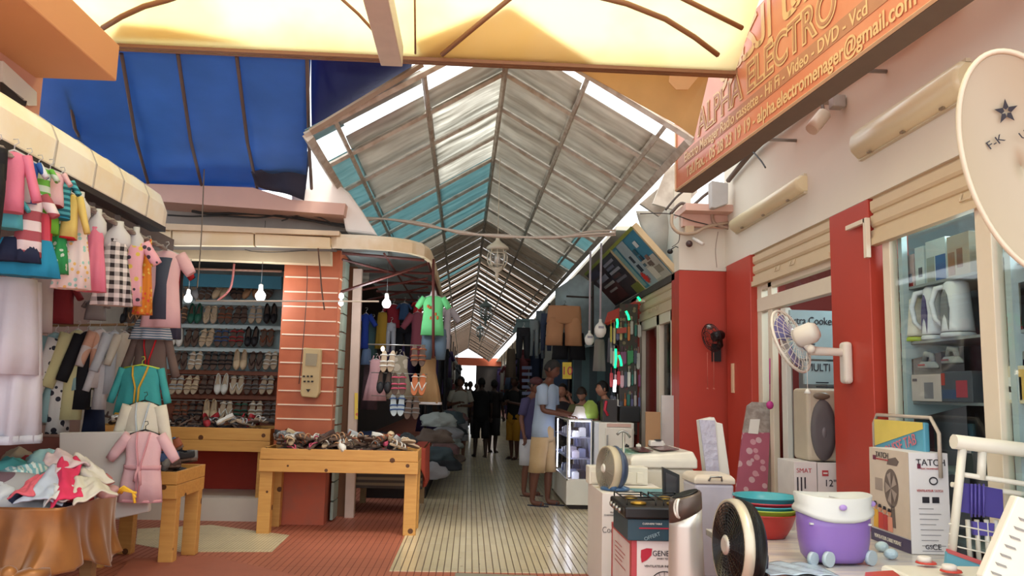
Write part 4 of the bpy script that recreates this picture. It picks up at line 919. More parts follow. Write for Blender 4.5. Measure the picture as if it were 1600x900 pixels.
c = aY(951, 732, 6.1); t, q = round_fan('desk_fan', 'beige and blue round desk fan standing on the freezer carton', c, .165, (-1, -.28, .05), mat('fan_beige', '#b9ab90', .4), mat('fan_grille', '#8f8776', .5), m_whitem)
mb = MB(); mb.lathe([(.165, -.03), (.172, -.05), (.13, -.1), (.06, -.12)], c, 32, q); mb.build('blue_back', mat('fan_blue', '#39455c', .4), t)
mb = MB(); mb.lathe([(.11, 0), (.11, .015), (.04, .04), (.03, .07)], (c.x + .05, c.y, fz + .004), 24); mb.sphere((c.x + .02, c.y - .09, fz + .03), .03, 12, 8); mb.build('base', mat('fan_blue2', '#39597c', .35), t)
# stand with curved top
mb = MB(); p = aY(974, 745, 6.9); mb.tube([(p.x, 6.9, 0.0), (p.x, 6.9, aY(974, 676, 6.9).z)], .012, 8); top = aY(974, 674, 6.9)
mb.tube([top + Vector((-.055, 0, -.03)), top + Vector((-.03, 0, -.004)), top + Vector((0, 0, .004)), top + Vector((.03, 0, -.01)), top + Vector((.06, 0, -.05))], .011, 8); mb.lathe([(.11, 0), (.1, .012), (.02, .02)], (p.x, 6.9, .0), 20)
mesh('metal_stand', mb, m_steel, 'thin grey metal stand with hooked top between display case and washing machine', 'stand')
# twin tub washing machine
t = T('washing_machine', 'cream twin-tub washing machine with dark red lid windows', 'washing machine')
wx0, wx1, wy0, wy1, wz = 1.36, 1.88, 6.68, 7.45, .95
mb = MB(); bx(mb, wx0, wx1, wy0, wy1, .04, wz - .1); mb.build('body', mat('washer_cream', '#d8cfbd', .35), t, bevel=.03, seg=4)
mb = MB(); mb.ring([[Vector((x, y, z)) for x, y in ((wx0 - .02, wy0 - .02), (wx1 + .02, wy0 - .02), (wx1 + .02, wy1 + .02), (wx0 - .02, wy1 + .02))] for z in (wz - .1, wz - .03)] + [[Vector((x, y, wz + (.04 if x > 1.5 else 0))) for x, y in ((wx0 + .01, wy0 + .01), (wx1 - .01, wy0 + .01), (wx1 - .01, wy1 - .01), (wx0 + .01, wy1 - .01))]], True, False); mb.build('top_panel', mat('washer_top', '#e4ddcf', .3), t, bevel=.015, seg=3)
for i, (a, b_) in enumerate(((.08, .2), (.26, .42))):
    mb = MB(); mb.prism([(wx0 + a, wy0 + .12, wz + .012 + a * .08), (wx0 + b_, wy0 + .12, wz + .012 + b_ * .08), (wx0 + b_, wy1 - .2, wz + .012 + b_ * .08), (wx0 + a, wy1 - .2, wz + .012 + a * .08)], (0, 0, .006)); mb.build('lid_window', mat('lid_red', '#5a2a2a', .2), t)
for k in range(4):
    mb = MB(); mb.lathe([(.025, 0), (.022, .02), (.005, .022)], (wx0 + .08 + k * .11, wy1 - .1, wz + .02 + k * .008), 14); bx(mb, wx0 + .076 + k * .11, wx0 + .084 + k * .11, wy1 - .125, wy1 - .075, wz + .04 + k * .008, wz + .05 + k * .008); mb.build('dial', m_whitem if k % 2 else m_black, t)
mb = MB(); mb.box((wx0 - .02, wy0 + .1, wz + .005), (wx0 + .2, wy1 - .1, wz + .012)); mesh('glass_sheet', mb, glass('pane_green', (.75, .9, .85), .2), 'sheet of greenish glass lying on the left of the washing machine', 'glass')
t = T('paper_bundle', 'small black and white packet lying on the washing machine', 'packet'); mb = MB(); p = aY(1025, 699, 7.2); mb.cbox((p.x, 7.2, wz + .07), (.12, .1, .05), ); mb.build('packet', m_paper, t, bevel=.01); mb = MB(); mb.cbox((p.x + .01, 7.17, wz + .1), (.05, .06, .012)); mb.build('dark_band', m_black, t)
# white tub in front of the machine
mb = MB(); x0 = 1.53; mb.ring([[Vector((x0 + a * .33, 6.2 + b_ * .3, z)) for a, b_ in ((0 - k, 0 - k), (1 + k, 0 - k), (1 + k, 1 + k), (0 - k, 1 + k))] for z, k in ((.0, -.1), (.55, 0), (.56, .05), (.59, .05), (.59, 0), (.3, -.05))], True, False); mesh('storage_tub', mb, m_white, 'white rectangular plastic tub between freezer carton and black screen', 'tub', bevel=.006)
# black flat screen
t = T('flat_screen', 'black upright flat screen between freezer carton and white bin', 'television'); mb = MB(); pxp(mb, [(1036, 730), (1062, 742), (1062, 862), (1040, 864)], 5.75, .05); mb.build('housing', m_black, t, bevel=.004); mb = MB(); pxp(mb, [(1040, 738), (1058, 746), (1058, 855), (1043, 857)], 5.742, .007); mb.build('screen', mat('screen_glass', '#16161a', .08), t)
mb = MB(); p = aY(1050, 862, 5.78); mb.box((p.x - .08, 5.7, 0), (p.x + .08, 5.9, p.z)); mb.build('stand', m_black, t)
# hob on its box, GENERAL carton
gx0, gx1, gy0, gy1 = 1.02, 1.42, 5.02, 5.72
zg = aY(1010, 845, gy0).z
t = carton('fan_carton', 'white carton with red edges and fan picture under the hob box', gx0, gx1, gy0, gy1, .0, zg, mat('carton_white', '#dccfca', .6))
rd = mat('print_red', '#b5444a', .5)
mb = MB(); bx(mb, gx0 - .002, gx0 + .03, gy0 - .002, gy0 + .06, 0, zg + .001); bx(mb, gx0 - .003, gx0 + .03, gy0, gy1, zg - .03, zg + .002); bx(mb, gx0 - .002, gx0 + .01, gy1 - .04, gy1, 0, zg); mb.build('red_edge', rd, t)
text('GENERAL', .046, FACE((gx0 + .215, gy0 - .003, zg - .075)), m_ink, t, xs=.9); text('SMART TECHNOLOGY', .014, FACE((gx0 + .225, gy0 - .003, zg - .105)), m_ink, t); text('VENTILATEUR INDUSTRIEL', .019, FACE((gx0 + .19, gy0 - .003, zg - .15)), m_ink, t)
mb = MB(); cx, cz = gx0 + .09, zg - .085; mb.add([(cx + x, gy0 - .004, cz + z) for x, z in ((-.035, .03), (0, .042), (.035, .04), (.03, .0), (0, -.03), (-.03, -.045), (-.036, -.01))], [(0, 6, 5, 4, 3, 2, 1)]); mb.build('leaf_logo', mat('logo_red', '#b02037', .5), t)
mb = MB(); cx, cz = gx0 + .2, zg - .27
for r in (.09, .03): mb.tube([(cx + r * math.cos(a), gy0 - .004, cz + r * math.sin(a)) for a in [2 * math.pi * i / 30 for i in range(31)]], .003, 4)
for k in range(16): a = 2 * math.pi * k / 16; mb.tube([(cx, gy0 - .004, cz), (cx + .09 * math.cos(a), gy0 - .004, cz + .09 * math.sin(a))], .0012, 4)
mb.build('fan_picture', m_ink, t)
mb = MB(); lines(mb, SIDE((gx0 - .003, gy1 - .15, zg - .1)), .4, 5, .006, .03); mb.build('side_print', rd, t)
hz = zg + .13
t = carton('hob_carton', 'dark teal carton with red and white lettering under the black gas hob', .99, 1.4, 5.0, 5.5, zg + .003, hz, mat('print_dkteal', '#26424f', .5))
text('SIZEZO', .04, FACE((1.33, 4.996, hz - .03)), m_paper, t); mb = MB(); bx(mb, 1.28, 1.395, 4.994, 4.999, zg + .04, zg + .065); bx(mb, 1.06, 1.25, 4.995, 4.999, zg + .075, zg + .082); mb.build('red_band', mat('logo_red'), t)
text('555.', .05, FACE((1.33, 4.99, zg + .04)), mat('logo_red'), t, shear=.3); text('OFFERT', .03, FACE((1.14, 4.995, zg + .03)) @ Matrix.Rotation(.35, 4, 'Z'), mat('print_paleblue', '#8fa7b0', .5), t); text('CUISINIERE TABLE', .015, FACE((1.14, 4.995, zg + .105)), m_paper, t)
t = T('gas_hob', 'black gas hob with brass burners on top of the teal carton', 'hob')
mb = MB(); bx(mb, .97, 1.42, 4.98, 5.52, hz + .003, hz + .075); mb.build('body', m_black, t, bevel=.012)
for (x, y) in ((1.08, 5.12), (1.31, 5.12), (1.08, 5.38), (1.31, 5.38)):
    mb = MB(); mb.lathe([(.05, 0), (.05, .012), (.02, .02)], (x, y, hz + .076), 18); mb.build('burner', m_gold, t)
for x in (1.08, 1.31):
    mb = MB()
    for dx in (-.09, .09): mb.tube([(x + dx, 5.03, hz + .08), (x + dx, 5.03, hz + .11), (x + dx, 5.47, hz + .11), (x + dx, 5.47, hz + .08)], .005, 5)
    for y in (5.06, 5.18, 5.32, 5.44): mb.tube([(x - .09, y, hz + .11), (x + .09, y, hz + .11)], .004, 5)
    mb.build('pan_rack', m_black, t)
for k in range(4):
    mb = MB(); mb.lathe([(.016, 0), (.014, .018)], (.966, 5.1 + k * .1, hz + .04), 12, Matrix.Rotation(-math.pi / 2, 3, 'Y')); mb.build('knob', m_steel, t)
# silver tower with slanted dark top
t = T('water_dispenser', 'tall silver cylinder with slanted dark brown top beside the fan carton', 'dispenser'); c = aY(1074, 880, 4.65)
cx = c.x; mb = MB(); n = 28
def rg(z, r, sl=0): return [Vector((cx - .012 * (z / .9) + r * math.cos(2 * math.pi * k / n), 4.65 + r * math.sin(2 * math.pi * k / n) * .9, z + sl * math.cos(2 * math.pi * k / n))) for k in range(n)]
zt = aY(1060, 782, 4.65).z
mb.ring([rg(0, .108), rg(.03, .112), rg(.3, .106), rg(zt - .14, .094), rg(zt - .08, .0935, .045)], True, True); mb.build('body', mat('brushed_silver', '#cdc9c1', .33, .55, var=.03), t)
mb = MB(); mb.ring([rg(zt - .08, .0945, .045), rg(zt - .02, .094, .04), rg(zt + .02, .092, .03), rg(zt + .035, .084, .025)], True, True); mb.build('top_housing', mat('brown_grey', '#5d5048', .35, .3), t)
mb = MB(); mb.ring([rg(zt + .037, .075, .024), rg(zt + .043, .07, .024)], True, True); mb.build('lid', m_black, t)
mb = MB(); mb.tube([Vector((cx - .075, 4.57, zt - .03 + .05 * math.cos(a))) + Vector((-.02 * abs(math.sin(a)), -.03 + .03 * math.sin(a), 0)) for a in [2 * math.pi * i / 16 for i in range(17)]], .007, 6); mb.build('spout_ring', m_whitem, t)
# round black floor fan with silver rim
c = aY(1147, 852, 4.25); t, q = round_fan('floor_fan', 'large black round fan with silver rim in front of the bowls', c, .232, (-1, -.06, .04), mat('fan_silver', '#c2b9a5', .3, .3), m_black, mat('hub_silver', '#bdb7ae', .35, .3), .07, .22)
mb = MB(); mb.lathe([(.232, -.02), (.235, -.04), (.225, -.075), (.19, -.1), (.08, -.115)], c, 40, q)
mb.build('rear_housing', m_black, t)
mb = MB()
for k in range(10):
    r = .237 - .0004 * k * k; z = -.02 - .007 * k; mb.tube([q @ Vector((r * math.cos(a), r * math.sin(a), z)) + c for a in [2 * math.pi * i / 36 for i in range(37)]], .0035, 4)
mb.build('rear_grille', m_black, t)
mb = MB(); mb.tube([c + Vector((.12, 0, -.05)), (c.x + .14, c.y + .05, .3), (c.x + .14, c.y + .05, .03)], [.06, .04, .04], 12); mb.lathe([(.2, 0), (.19, .03), (.05, .05)], (c.x + .14, c.y + .05, 0), 28); mb.build('stand', mat('fan_dark', '#23272c', .35), t)
# white pedal bin and wrapped packet, ironing board
t = T('dustbin', 'white rectangular bin with cream lid beside the washing machine', 'bin'); x0, x1 = aY(1086, 800, 6.1).x, aY(1148, 800, 6.1).x; z = aY(1110, 757, 6.1).z
mb = MB(); mb.ring([[Vector((xx, yy, zz)) for xx, yy in ((x0 + k, 6.1 + k), (x1 - k, 6.1 + k), (x1 - k, 6.45 - k), (x0 + k, 6.45 - k))] for zz, k in ((0.1, .03), (z, 0))], True, False); mb.build('body', mat('bin_lilac', '#c5bfca', .35), t, bevel=.02, seg=3)
mb = MB(); mb.ring([[Vector((xx, yy, zz)) for xx, yy in ((x0 - k, 6.1 - k), (x1 + k, 6.1 - k), (x1 + k, 6.45 + k), (x0 - k, 6.45 + k))] for zz, k in ((z + .002, .008), (z + .04, .008), (z + .07, -.02))], True, False); mb.build('lid', mat('bin_lid', '#d6c6b4', .35), t, bevel=.01)
mb = MB(); mb.tube([((x0 + x1) / 2 - .05, 6.08, z + .03), ((x0 + x1) / 2 - .04, 6.06, z + .06), ((x0 + x1) / 2 + .04, 6.06, z + .06), ((x0 + x1) / 2 + .05, 6.08, z + .03)], .008, 6); mb.build('handle', m_steel, t)
mb = MB(); bx(mb, x0 + .03, x1 - .03, 6.13, 6.42, 0, .1); mb.build('blue_base', mat('bin_blue', '#6d86b5', .4), t)
t = T('wrapped_packet', 'long white packet wrapped in shiny film leaning behind the white bin', 'packet'); mb = MB(); pxp(mb, [(1094, 657), (1106, 654), (1116, 652), (1120, 660), (1129, 662), (1141, 745), (1104, 745)], 6.62, .12); mb.build('white_panel_core', m_white, t, bevel=.005)
mb = MB(); pxp(mb, [(1093, 656), (1117, 657), (1124, 738), (1104, 740)], 6.6, .015); mb.build('film', mat('wrap_film', '#b9b5c6', .1, bump=.8, s=20), t)
mb = MB(); p = aY(1120, 745, 6.7); mb.box((p.x - .08, 6.62, 0), (p.x + .09, 6.78, p.z)); mb.build('lower_end', m_white, t)
t = T('ironing_board', 'ironing board with pink flower cover leaning on the far red column', 'ironing board'); a, b_, c_, d_ = (1172, 628), (1206, 633), (1199, 812), (1147, 812)
def onib(x, y):
    v = (y - 628) / 184; return aY(x, y, 7.95 - .35 * v)
mb = MB(); P1 = [onib(*p) for p in ((1176, 628), (1200, 629), (1206, 636), (1203, 676), (1161, 676), (1168, 634))]; mb.prism(P1, (.0, .03, .0)); mb.build('grey_end', mat('board_grey', '#8f8078', .8, pat='grime', c2='#a3968d', s=20), t)
mb = MB(); mb.prism([onib(*p) for p in ((1161, 676), (1203, 676), (1197, 812), (1145, 812))], (0, .03, 0)); mb.build('pink_cover', mat('pink_floral', '#a8566a', .7, pat='floral', c2='#c8909a', s=11, c3='#c9a2a8'), t)
mb = MB(); mb.prism([onib(*p) for p in ((1172, 655), (1187, 655), (1184, 678), (1169, 677))], (0, -.01, 0)); mb.build('paper_label', m_paper, t)
mb = MB(); mb.tube([onib(1162, 812) + Vector((0, .02, 0)), Vector((2.62, 7.5, .0))], .015, 6); mb.tube([onib(1190, 812) + Vector((0, .02, 0)), Vector((2.82, 7.5, .0))], .015, 6); mb.build('leg', m_steel, t)
mb = MB(); mb.sphere(aY(1203, 633, 7.6), (.035, .035, .04), 12, 9); mb.tube([aY(1203, 600, 7.6), aY(1203, 560, 7.6)], .006, 5); mb.tube([aY(1203, 560, 7.6), aY(1203, 627, 7.6)], .004, 5); mesh('pink_ball', mb, mat('magenta', '#b8327e', .5), 'magenta ball on a string beside the grey end of the ironing board', 'ball')
# --- goods table along the window
t = T('goods_table', 'long low table with white marbled top carrying bowls, bucket and cartons', 'table')
mb = MB(); mb.box((1.62, 2.4, .52), (2.86, 5.5, .56)); mb.build('tabletop', mat('marbled_top', '#d5cdc3', .25, pat='streak', c2='#b7b6bd', s=2.5, var=.1), t, bevel=.004)
mb = MB(); mb.box((1.65, 2.45, .44), (2.84, 5.46, .52)); mb.build('apron', mat('grey_apron', '#a29f9c', .5), t)
for x in (1.7, 2.78):
    for y in (2.55, 5.38): mb = MB(); mb.cbox((x, y, .22), (.06, .06, .44)); mb.build('leg', m_steel, t)
TZ = .562
# bowls
c = aZ(1196, 838, TZ)
for i, (cc, nm) in enumerate((('#b8302c', 'big red plastic bowl at the bottom of the stack'), ('#9fb43c', 'lime green bowl inside the big red bowl'), ('#3f9fb0', 'teal blue bowl above the lime green one'), ('#b3303f', 'crimson bowl above the teal blue one'), ('#3f9aa8', 'turquoise bowl on top of the stack'))):
    z0 = TZ + (0 if i == 0 else .105 + i * .022); R_ = .19; h = .14 if i == 0 else .075
    if i == 4: h = .085
    mb = MB()
    if i == 0: mb.lathe([(.12, 0), (.125, .004), (.165, .07), (.19, .14), (.2, .145), (.2, .152), (.185, .15), (.158, .07), (.12, .01), (.001, .01)], (c.x, c.y, z0), 40)
    else: mb.lathe([(.14, 0), (.178, h * .6), (.192, h), (.205, h + .004), (.205, h + .012), (.19, h + .01), (.172, h * .6), (.13, .008), (.001, .008)], (c.x, c.y, z0 - .03 + .0), 40)
    mesh('plastic_bowl', mb, mat('bowl' + cc, cc, .3, var=.02), nm, 'bowl', 'stacked plastic bowls')
# purple spin mop bucket
t = T('mop_bucket', 'purple mop bucket with grey wringer rim and small wheels', 'bucket'); c = aZ(1303, 878, TZ); s_ = 1.0
pur = mat('purple_plastic', '#8d6bb5', .3, var=.02); lg = mat('light_grey_plastic', '#d0cfcb', .35, var=.02)
def oval(rx, ry, z, tw=0, n=32, wav=0): return [Vector((c.x + rx * math.copysign(abs(math.cos(a)) ** .8, math.cos(a)), c.y + ry * math.copysign(abs(math.sin(a)) ** .8, math.sin(a)), z + wav * math.cos(2 * a))) for a in [2 * math.pi * k / n for k in range(n)]]
z0 = TZ + .012
mb = MB(); mb.ring([oval(.15, .105, z0), oval(.175, .12, z0 + .03), oval(.188, .13, z0 + .1), oval(.195, .135, z0 + .19), oval(.197, .137, z0 + .26, wav=.015)], True, True); mb.build('tub', pur, t)
mb = MB(); mb.ring([oval(.2, .14, z0 + .235, wav=.02), oval(.215, .155, z0 + .245, wav=.022), oval(.215, .155, z0 + .262, wav=.022), oval(.2, .142, z0 + .285, wav=.022), oval(.208, .148, z0 + .35, wav=.008), oval(.2, .14, z0 + .355, wav=.008), oval(.185, .125, z0 + .28), oval(.18, .12, z0 + .2)], False, True); mb.build('wringer_rim', lg, t)
mb = MB(); mb.box((c.x + .03, c.y - .11, z0 + .2), (c.x + .04, c.y + .11, z0 + .33)); bx(mb, c.x - .17, c.x + .17, c.y - .1, c.y + .1, z0 + .2, z0 + .21); mb.build('divider', lg, t)
for (x, y, r) in ((-.16, -.1, .035), (-.09, -.135, .04), (.17, -.08, .04), (.15, .1, .035)):
    mb = MB(); mb.lathe([(r, -.012), (r, .012)], (c.x + x, c.y + y, TZ + r), 18, Matrix.Rotation(math.pi / 2, 3, 'X') @ Matrix.Rotation(.5, 3, 'Y')); mb.build('wheel', mat('wheel_pale', '#b6c3cb', .4), t)
for (x, y, z) in ((-.01, -.152, .3), (.2, -.05, .31)):
    mb = MB(); mb.sphere((c.x + x, c.y + y, z0 + z), (.022, .01, .016), 14, 8); mb.build('button', mat('lilac', '#a98bcb', .3), t)
t = T('squeeze_bottle', 'small bottle with white cap and purple body behind the mop bucket', 'bottle'); p = aY(1276, 782, 4.75)
mb = MB(); mb.lathe([(.022, 0), (.024, .05), (.018, .13), (.016, .14)], (p.x, 4.75, TZ), 16); mb.build('body', pur, t)
mb = MB(); mb.lathe([(.02, .14), (.02, .19), (.014, .195)], (p.x, 4.75, TZ), 16); mb.build('cap', m_paper, t)
# fan carton TATCH
t = T('tower_fan_carton', 'white and beige fan carton with family picture leaning at the shop window', 'box')
A = aZ(1362, 842, TZ); B = aZ(1425, 866, TZ); C2 = aZ(1492, 892, TZ)
up_ = Vector((.06, .10, 1)).normalized(); Hh = .585
e1 = (A - B); w1 = e1.length; e1.normalize(); e2 = Vector((-e1.y, e1.x, 0)); e2 = -e2 if e2.x < 0 else e2
ub = (up_ - e1 * up_.dot(e1) * .0).normalized()
w2 = .24
def tb(u, v, z): return B + e1 * (w1 * u) + e2 * (w2 * v) + ub * (Hh * z)
mb = MB(); mb.add([tb(0, 0, 0), tb(1, 0, 0), tb(1, 1, 0), tb(0, 1, 0), tb(0, 0, 1), tb(1, 0, 1), tb(1, 1, 1), tb(0, 1, 1)], [(0, 1, 2, 3), (4, 7, 6, 5), (0, 4, 5, 1), (1, 5, 6, 2), (2, 6, 7, 3), (3, 7, 4, 0)], False); mb.build('carton', mat('tatch_white', '#e4e0e2', .45, var=.02), t, bevel=.003)
n1 = -e2; n2 = -e1
def face(mb, pts, n, fu):
    vs = [fu(*p) + n * .003 for p in pts]; mb.add(vs, [tuple(range(len(vs)))], False)
F1 = lambda u, z: tb(1 - u, 0, z); F2 = lambda u, z: tb(0, u, z)
mb = MB(); face(mb, ((0, .14), (1, .14), (1, 1), (0, 1)), n1, F1); mb.build('beige_front', mat('tatch_beige', '#cdbbab', .45), t)
mb = MB(); face(mb, ((0, 0), (1, 0), (1, .13), (0, .13)), n1, F1); mb.build('purple_band', mat('tatch_purple', '#4a4060', .45), t)
mb = MB()
for (x, z, r) in ((.52, .52, .2), ): 
    for k in range(24):
        a = 2 * math.pi * k / 24; b2 = 2 * math.pi * (k + 1) / 24; face(mb, ((.57, .6), (.57 + .18 * math.cos(a), .6 + .27 * math.sin(a) * .75), (.57 + .18 * math.cos(b2), .6 + .27 * math.sin(b2) * .75)), n1 * 1.6, F1)
face(mb, ((.47, .84), (.5, .9), (.7, .93), (.78, .89), (.72, .84)), n1 * 1.6, F1); face(mb, ((.53, .2), (.66, .2), (.64, .42), (.55, .42)), n1 * 1.6, F1); mb.build('fan_picture', mat('fan_pic', '#6b5d57', .5), t)
mb = MB()
for k in range(5):
    a = 2 * math.pi * k / 5 + .3; face(mb, ((.57, .6), (.57 + .15 * math.cos(a), .6 + .17 * math.sin(a)), (.57 + .15 * math.cos(a + .7), .6 + .17 * math.sin(a + .7))), n1 * 2.4, F1)
face(mb, ((.15, .55), (.35, .55), (.35, .68), (.15, .68)), n1 * 1.6, F1); mb.build('picture_detail', mat('fan_pic2', '#a08f86', .5), t)
for (x, z, cc, nm) in ((.16, .24, '#d8a23c', 'a'), (.28, .22, '#c2433c', 'b'), (.4, .21, '#b53a3a', 'c'), (.52, .2, '#d88f7a', 'd')):
    mb = MB(); face(mb, ((x - .07, .15), (x + .07, .15), (x + .06, z + .1), (x - .05, z + .1)), n1 * 2, F1); mb.build('family_picture', mat('fam' + nm, cc, .5), t)
    mb = MB(); face(mb, [(x + .045 * math.cos(a), z + .14 + .035 * math.sin(a)) for a in [2 * math.pi * i / 10 for i in range(10)]], n1 * 2.6, F1); mb.build('family_head', mat('famh', '#c98a68', .5), t)
    mb = MB(); face(mb, ((x - .045, z + .15), (x + .045, z + .15), (x + .03, z + .185), (x - .03, z + .185)), n1 * 3.2, F1); mb.build('family_hair', m_ink, t)
MF1 = lambda u, z: frame(F1(u, z) + n1 * .008, -e1, ub); MF2 = lambda u, z: frame(F2(u, z) + n2 * .004, e2, ub)
text('TATCH', .05, MF1(.36, .93), m_ink, t); text('VENTILATEUR ELECTRIQUE', .013, MF1(.36, .885), rd, t); text('VENTILATEUR CARRE MURALE', .032, MF1(.45, .06), m_paper, t, xs=.75)
text('TATCH', .055, MF2(.55, .9), m_ink, t); text('ELECTROMENAGER', .014, MF2(.55, .84), rd, t); text('VENTILATEUR TATCH', .02, MF2(.5, .62), rd, t, xs=.8); text('CE', .045, MF2(.62, .07), m_ink, t); text('GS', .035, MF2(.42, .07), m_ink, t)
mb = MB(); mb.tube([F2(.6 + .1 * math.cos(a), .72 + .035 * math.sin(a)) + n2 * .004 for a in [2 * math.pi * i / 16 for i in range(17)]], .004, 4)
mb.build('round_mark', m_ink, t)
for u in (.3, .55): mb = MB(); face(mb, ((u, .5), (u + .18, .5), (u + .18, .56), (u, .56)), n2, F2); mb.build('picture_mark', m_ink, t)

mb = MB(); lines(mb, frame(F2(.2, .44) + n2 * .003, e2, ub), .15, 9, .004, .03); mb.build('small_print', mat('grey_ink', '#8d8a92', .5), t)
for u, z in ((.1, .92), (.2, .89)):
    mb = MB(); face(mb, ((u, z - .05), (u + .09, z - .05), (u + .09, z), (u, z)), (n1 if u < .15 else n2) * 1.5, F1 if u < .15 else F2); mb.build('logo_patch', mat('logo_plum', '#6d2440', .5), t)
# cover package yellow and blue
t = T('cover_package', 'yellow and blue packed ironing board cover behind the fan carton', 'package')
p0 = aX(1375, 655, 2.84); p1 = aX(1452, 655, 2.84)
YA, YB = p0.y, p1.y; zt_ = aX(1400, 652, 2.84).z
mb = MB(); mb.box((2.80, YB, TZ), (2.84, YA, zt_ - .02)); mb.build('package', mat('pkg_blue', '#5a9fb8', .25, bump=.1), t, bevel=.01)
mb = MB(); mb.add([(2.797, YA, zt_ - .02), (2.797, YB, zt_ - .02), (2.797, YB, zt_ - .06), (2.797, YA, zt_ - .2)], [(0, 3, 2, 1)]); mb.build('yellow_corner', mat('pkg_yellow', '#ddc560', .4), t)
mr = Matrix.Rotation(.28, 4, 'Z'); text('HOUSSE TAB', .10, SIDE((2.793, (YA + YB) / 2, zt_ - .19)) @ mr, mat('pkg_pink', '#d0707c', .4), t, xs=.8); text('REPASSAGE', .045, SIDE((2.793, (YA + YB) / 2 - .08, zt_ - .3)) @ mr, mat('pkg_navy', '#33577c', .4), t)
mb = MB(); mb.tube([(2.82, YA + .05, TZ), (2.82, YA + .05, zt_ - .05), (2.82, YA, zt_ + .01), (2.82, YB - .05, zt_ + .01), (2.82, YB - .13, zt_ - .08), (2.82, YB - .13, 1.0)], .012, 8); mb.build('hanger_frame', mat('film_clear', '#b8a99a', .2), t)
# drying rack with purple parts
t = T('drying_rack', 'white plastic drying rack holding purple panels at the right edge', 'rack'); Yr = 4.2
def q(x, y, Y=Yr): return aY(x, y, Y)
mw = mat('rack_white', '#e2dccd', .35, var=.02)
def tubes(nm, m, lst, r): 
    mb = MB()
    for pts in lst: mb.tube([q(*p) for p in pts], r, 10)
    return mb.build(nm, m, t)
tubes('top_roll', mw, [[(1490, 690), (1600, 703), (1690, 712)]], .04); tubes('middle_bar', mw, [[(1495, 740), (1600, 756), (1690, 770)], [(1487, 757, 4.25), (1600, 772, 4.25), (1690, 786, 4.25)]], .014)
tubes('post', mw, [[(1504, 700), (1498, 760), (1487, 866)], [(1535, 706), (1533, 750)]], .022)
tubes('wire_bar', mw, [[(1483, 818), (1575, 836)], [(1483, 834), (1570, 852)], [(1482, 851), (1565, 870)]], .004)
for (a, b_) in (((1504, 753), (1566, 763)),):
    mb = MB(); pxp(mb, [(1504, 754), (1567, 765), (1569, 812), (1501, 800)], Yr + .03, .03); mb.build('purple_panel', mat('violet', '#4b3f8f', .5), t, bevel=.003)
mb = MB()
for x in (1518, 1524, 1530, 1537): mb.tube([q(x, 756, Yr + .02), q(x, 808, Yr + .02)], .006, 5)
pxp(mb, [(1520, 815), (1554, 818), (1552, 838), (1522, 836)], Yr + .05, .02); mb.build('purple_slat', mat('violet2', '#5a4ea0', .5), t)
mb = MB()
for k, x in enumerate((1512, 1526, 1541, 1556)): mb.tube([q(x, 812, Yr + .06), q(x + 4, 880, Yr + .06)], .012, 6)
mb.build('white_slat', mw, t)
mb = MB(); pxp(mb, [(1480, 862), (1546, 886), (1540, 905), (1478, 885)], Yr - .02, .02); mb.build('label_strip', mat('strip_blue', '#6ba7b9', .4), t); mb = MB(); pxp(mb, [(1482, 858), (1548, 881), (1547, 888), (1481, 864)], Yr - .025, .02); mb.build('red_strip', mat('strip_red', '#c55a5a', .4), t)
mb = MB(); 
for x in (1487, 1600): p = q(x, 885); mb.tube([p, (p.x, p.y, TZ)], .015, 8)
mb.build('foot', mw, t)
# louvred cooler front
t = T('louvred_grille', 'slanted white plastic panel with slots at the lower right corner', 'panel'); Yp = 3.3
mb = MB(); pxp(mb, [(1590, 775), (1640, 790), (1640, 960), (1540, 960), (1536, 900)], Yp, .05); mb.build('plate', mw, t, bevel=.008)
for k in range(7):
    mb = MB(); x, y = 1592 - k * 7.2, 808 + k * 14; pxp(mb, [(x, y), (x + 16, y + 6), (x + 18, y + 10), (x + 3, y + 5)], Yp - .004, .01); mb.build('slot', mat('slot_grey', '#8f8a84', .6), t)
# near washer top with red and white knobs
t = T('small_washer', 'white washer top with two red and white knobs at the bottom edge', 'washing machine')
mb = MB(); y0_, y1_ = 3.0, 3.42; a = aZ(1340, 897, .64); mb.box((2.09, 3.35, TZ), (2.66, 4.08, .63)); mb.build('body', mw, t, bevel=.02)
mb = MB(); mb.prism([aZ(1352, 896, .637), aZ(1395, 893, .637), aZ(1425, 915, .637), aZ(1350, 915, .637)], (0, 0, .006)); mb.build('red_lid', mat('lid_bright', '#b5352c', .3), t)
for (x, y) in ((1447, 880), (1486, 893)):
    p = aZ(x, y, .645); mb = MB(); mb.lathe([(.05, 0), (.045, .008)], p, 24); mb.build('knob_ring', mat('knob_red', '#c33a2c', .35), t)
    mb = MB(); mb.lathe([(.034, 0), (.032, .022), (.024, .026)], p + Vector((-.008, .0, .008)), 22); mb.build('knob', m_paper, t)
# plastic wrapped small things on the table
for i, (x, y) in enumerate(((1378, 862), (1392, 874))):
    p = aZ(x, y, TZ); mb = MB(); mb.sphere(p + Vector((0, 0, .03)), (.04, .035, .03), 12, 8); mesh('wrapped_ball', mb, mat('pale_blue_film', '#b9d0dc', .15, bump=.6, s=30), ('round pale blue wrapped packet touching the mop bucket', 'round pale blue wrapped packet in front of the fan carton')[i], 'packet')
p = aZ(1235, 893, TZ); mb = MB(); mb.grid(lambda u, v: (p.x - .15 + .36 * u, p.y - .12 + .3 * v, TZ + .006 + .012 * abs(math.sin(9 * u + 4 * v)) * math.sin(math.pi * u)), 24, 16); mesh('plastic_film', mb, mat('film_blue', '#a9b9c9', .12, bump=.5, s=14), 'crumpled bluish plastic film on the table under the mop bucket', 'film', solid=.002)
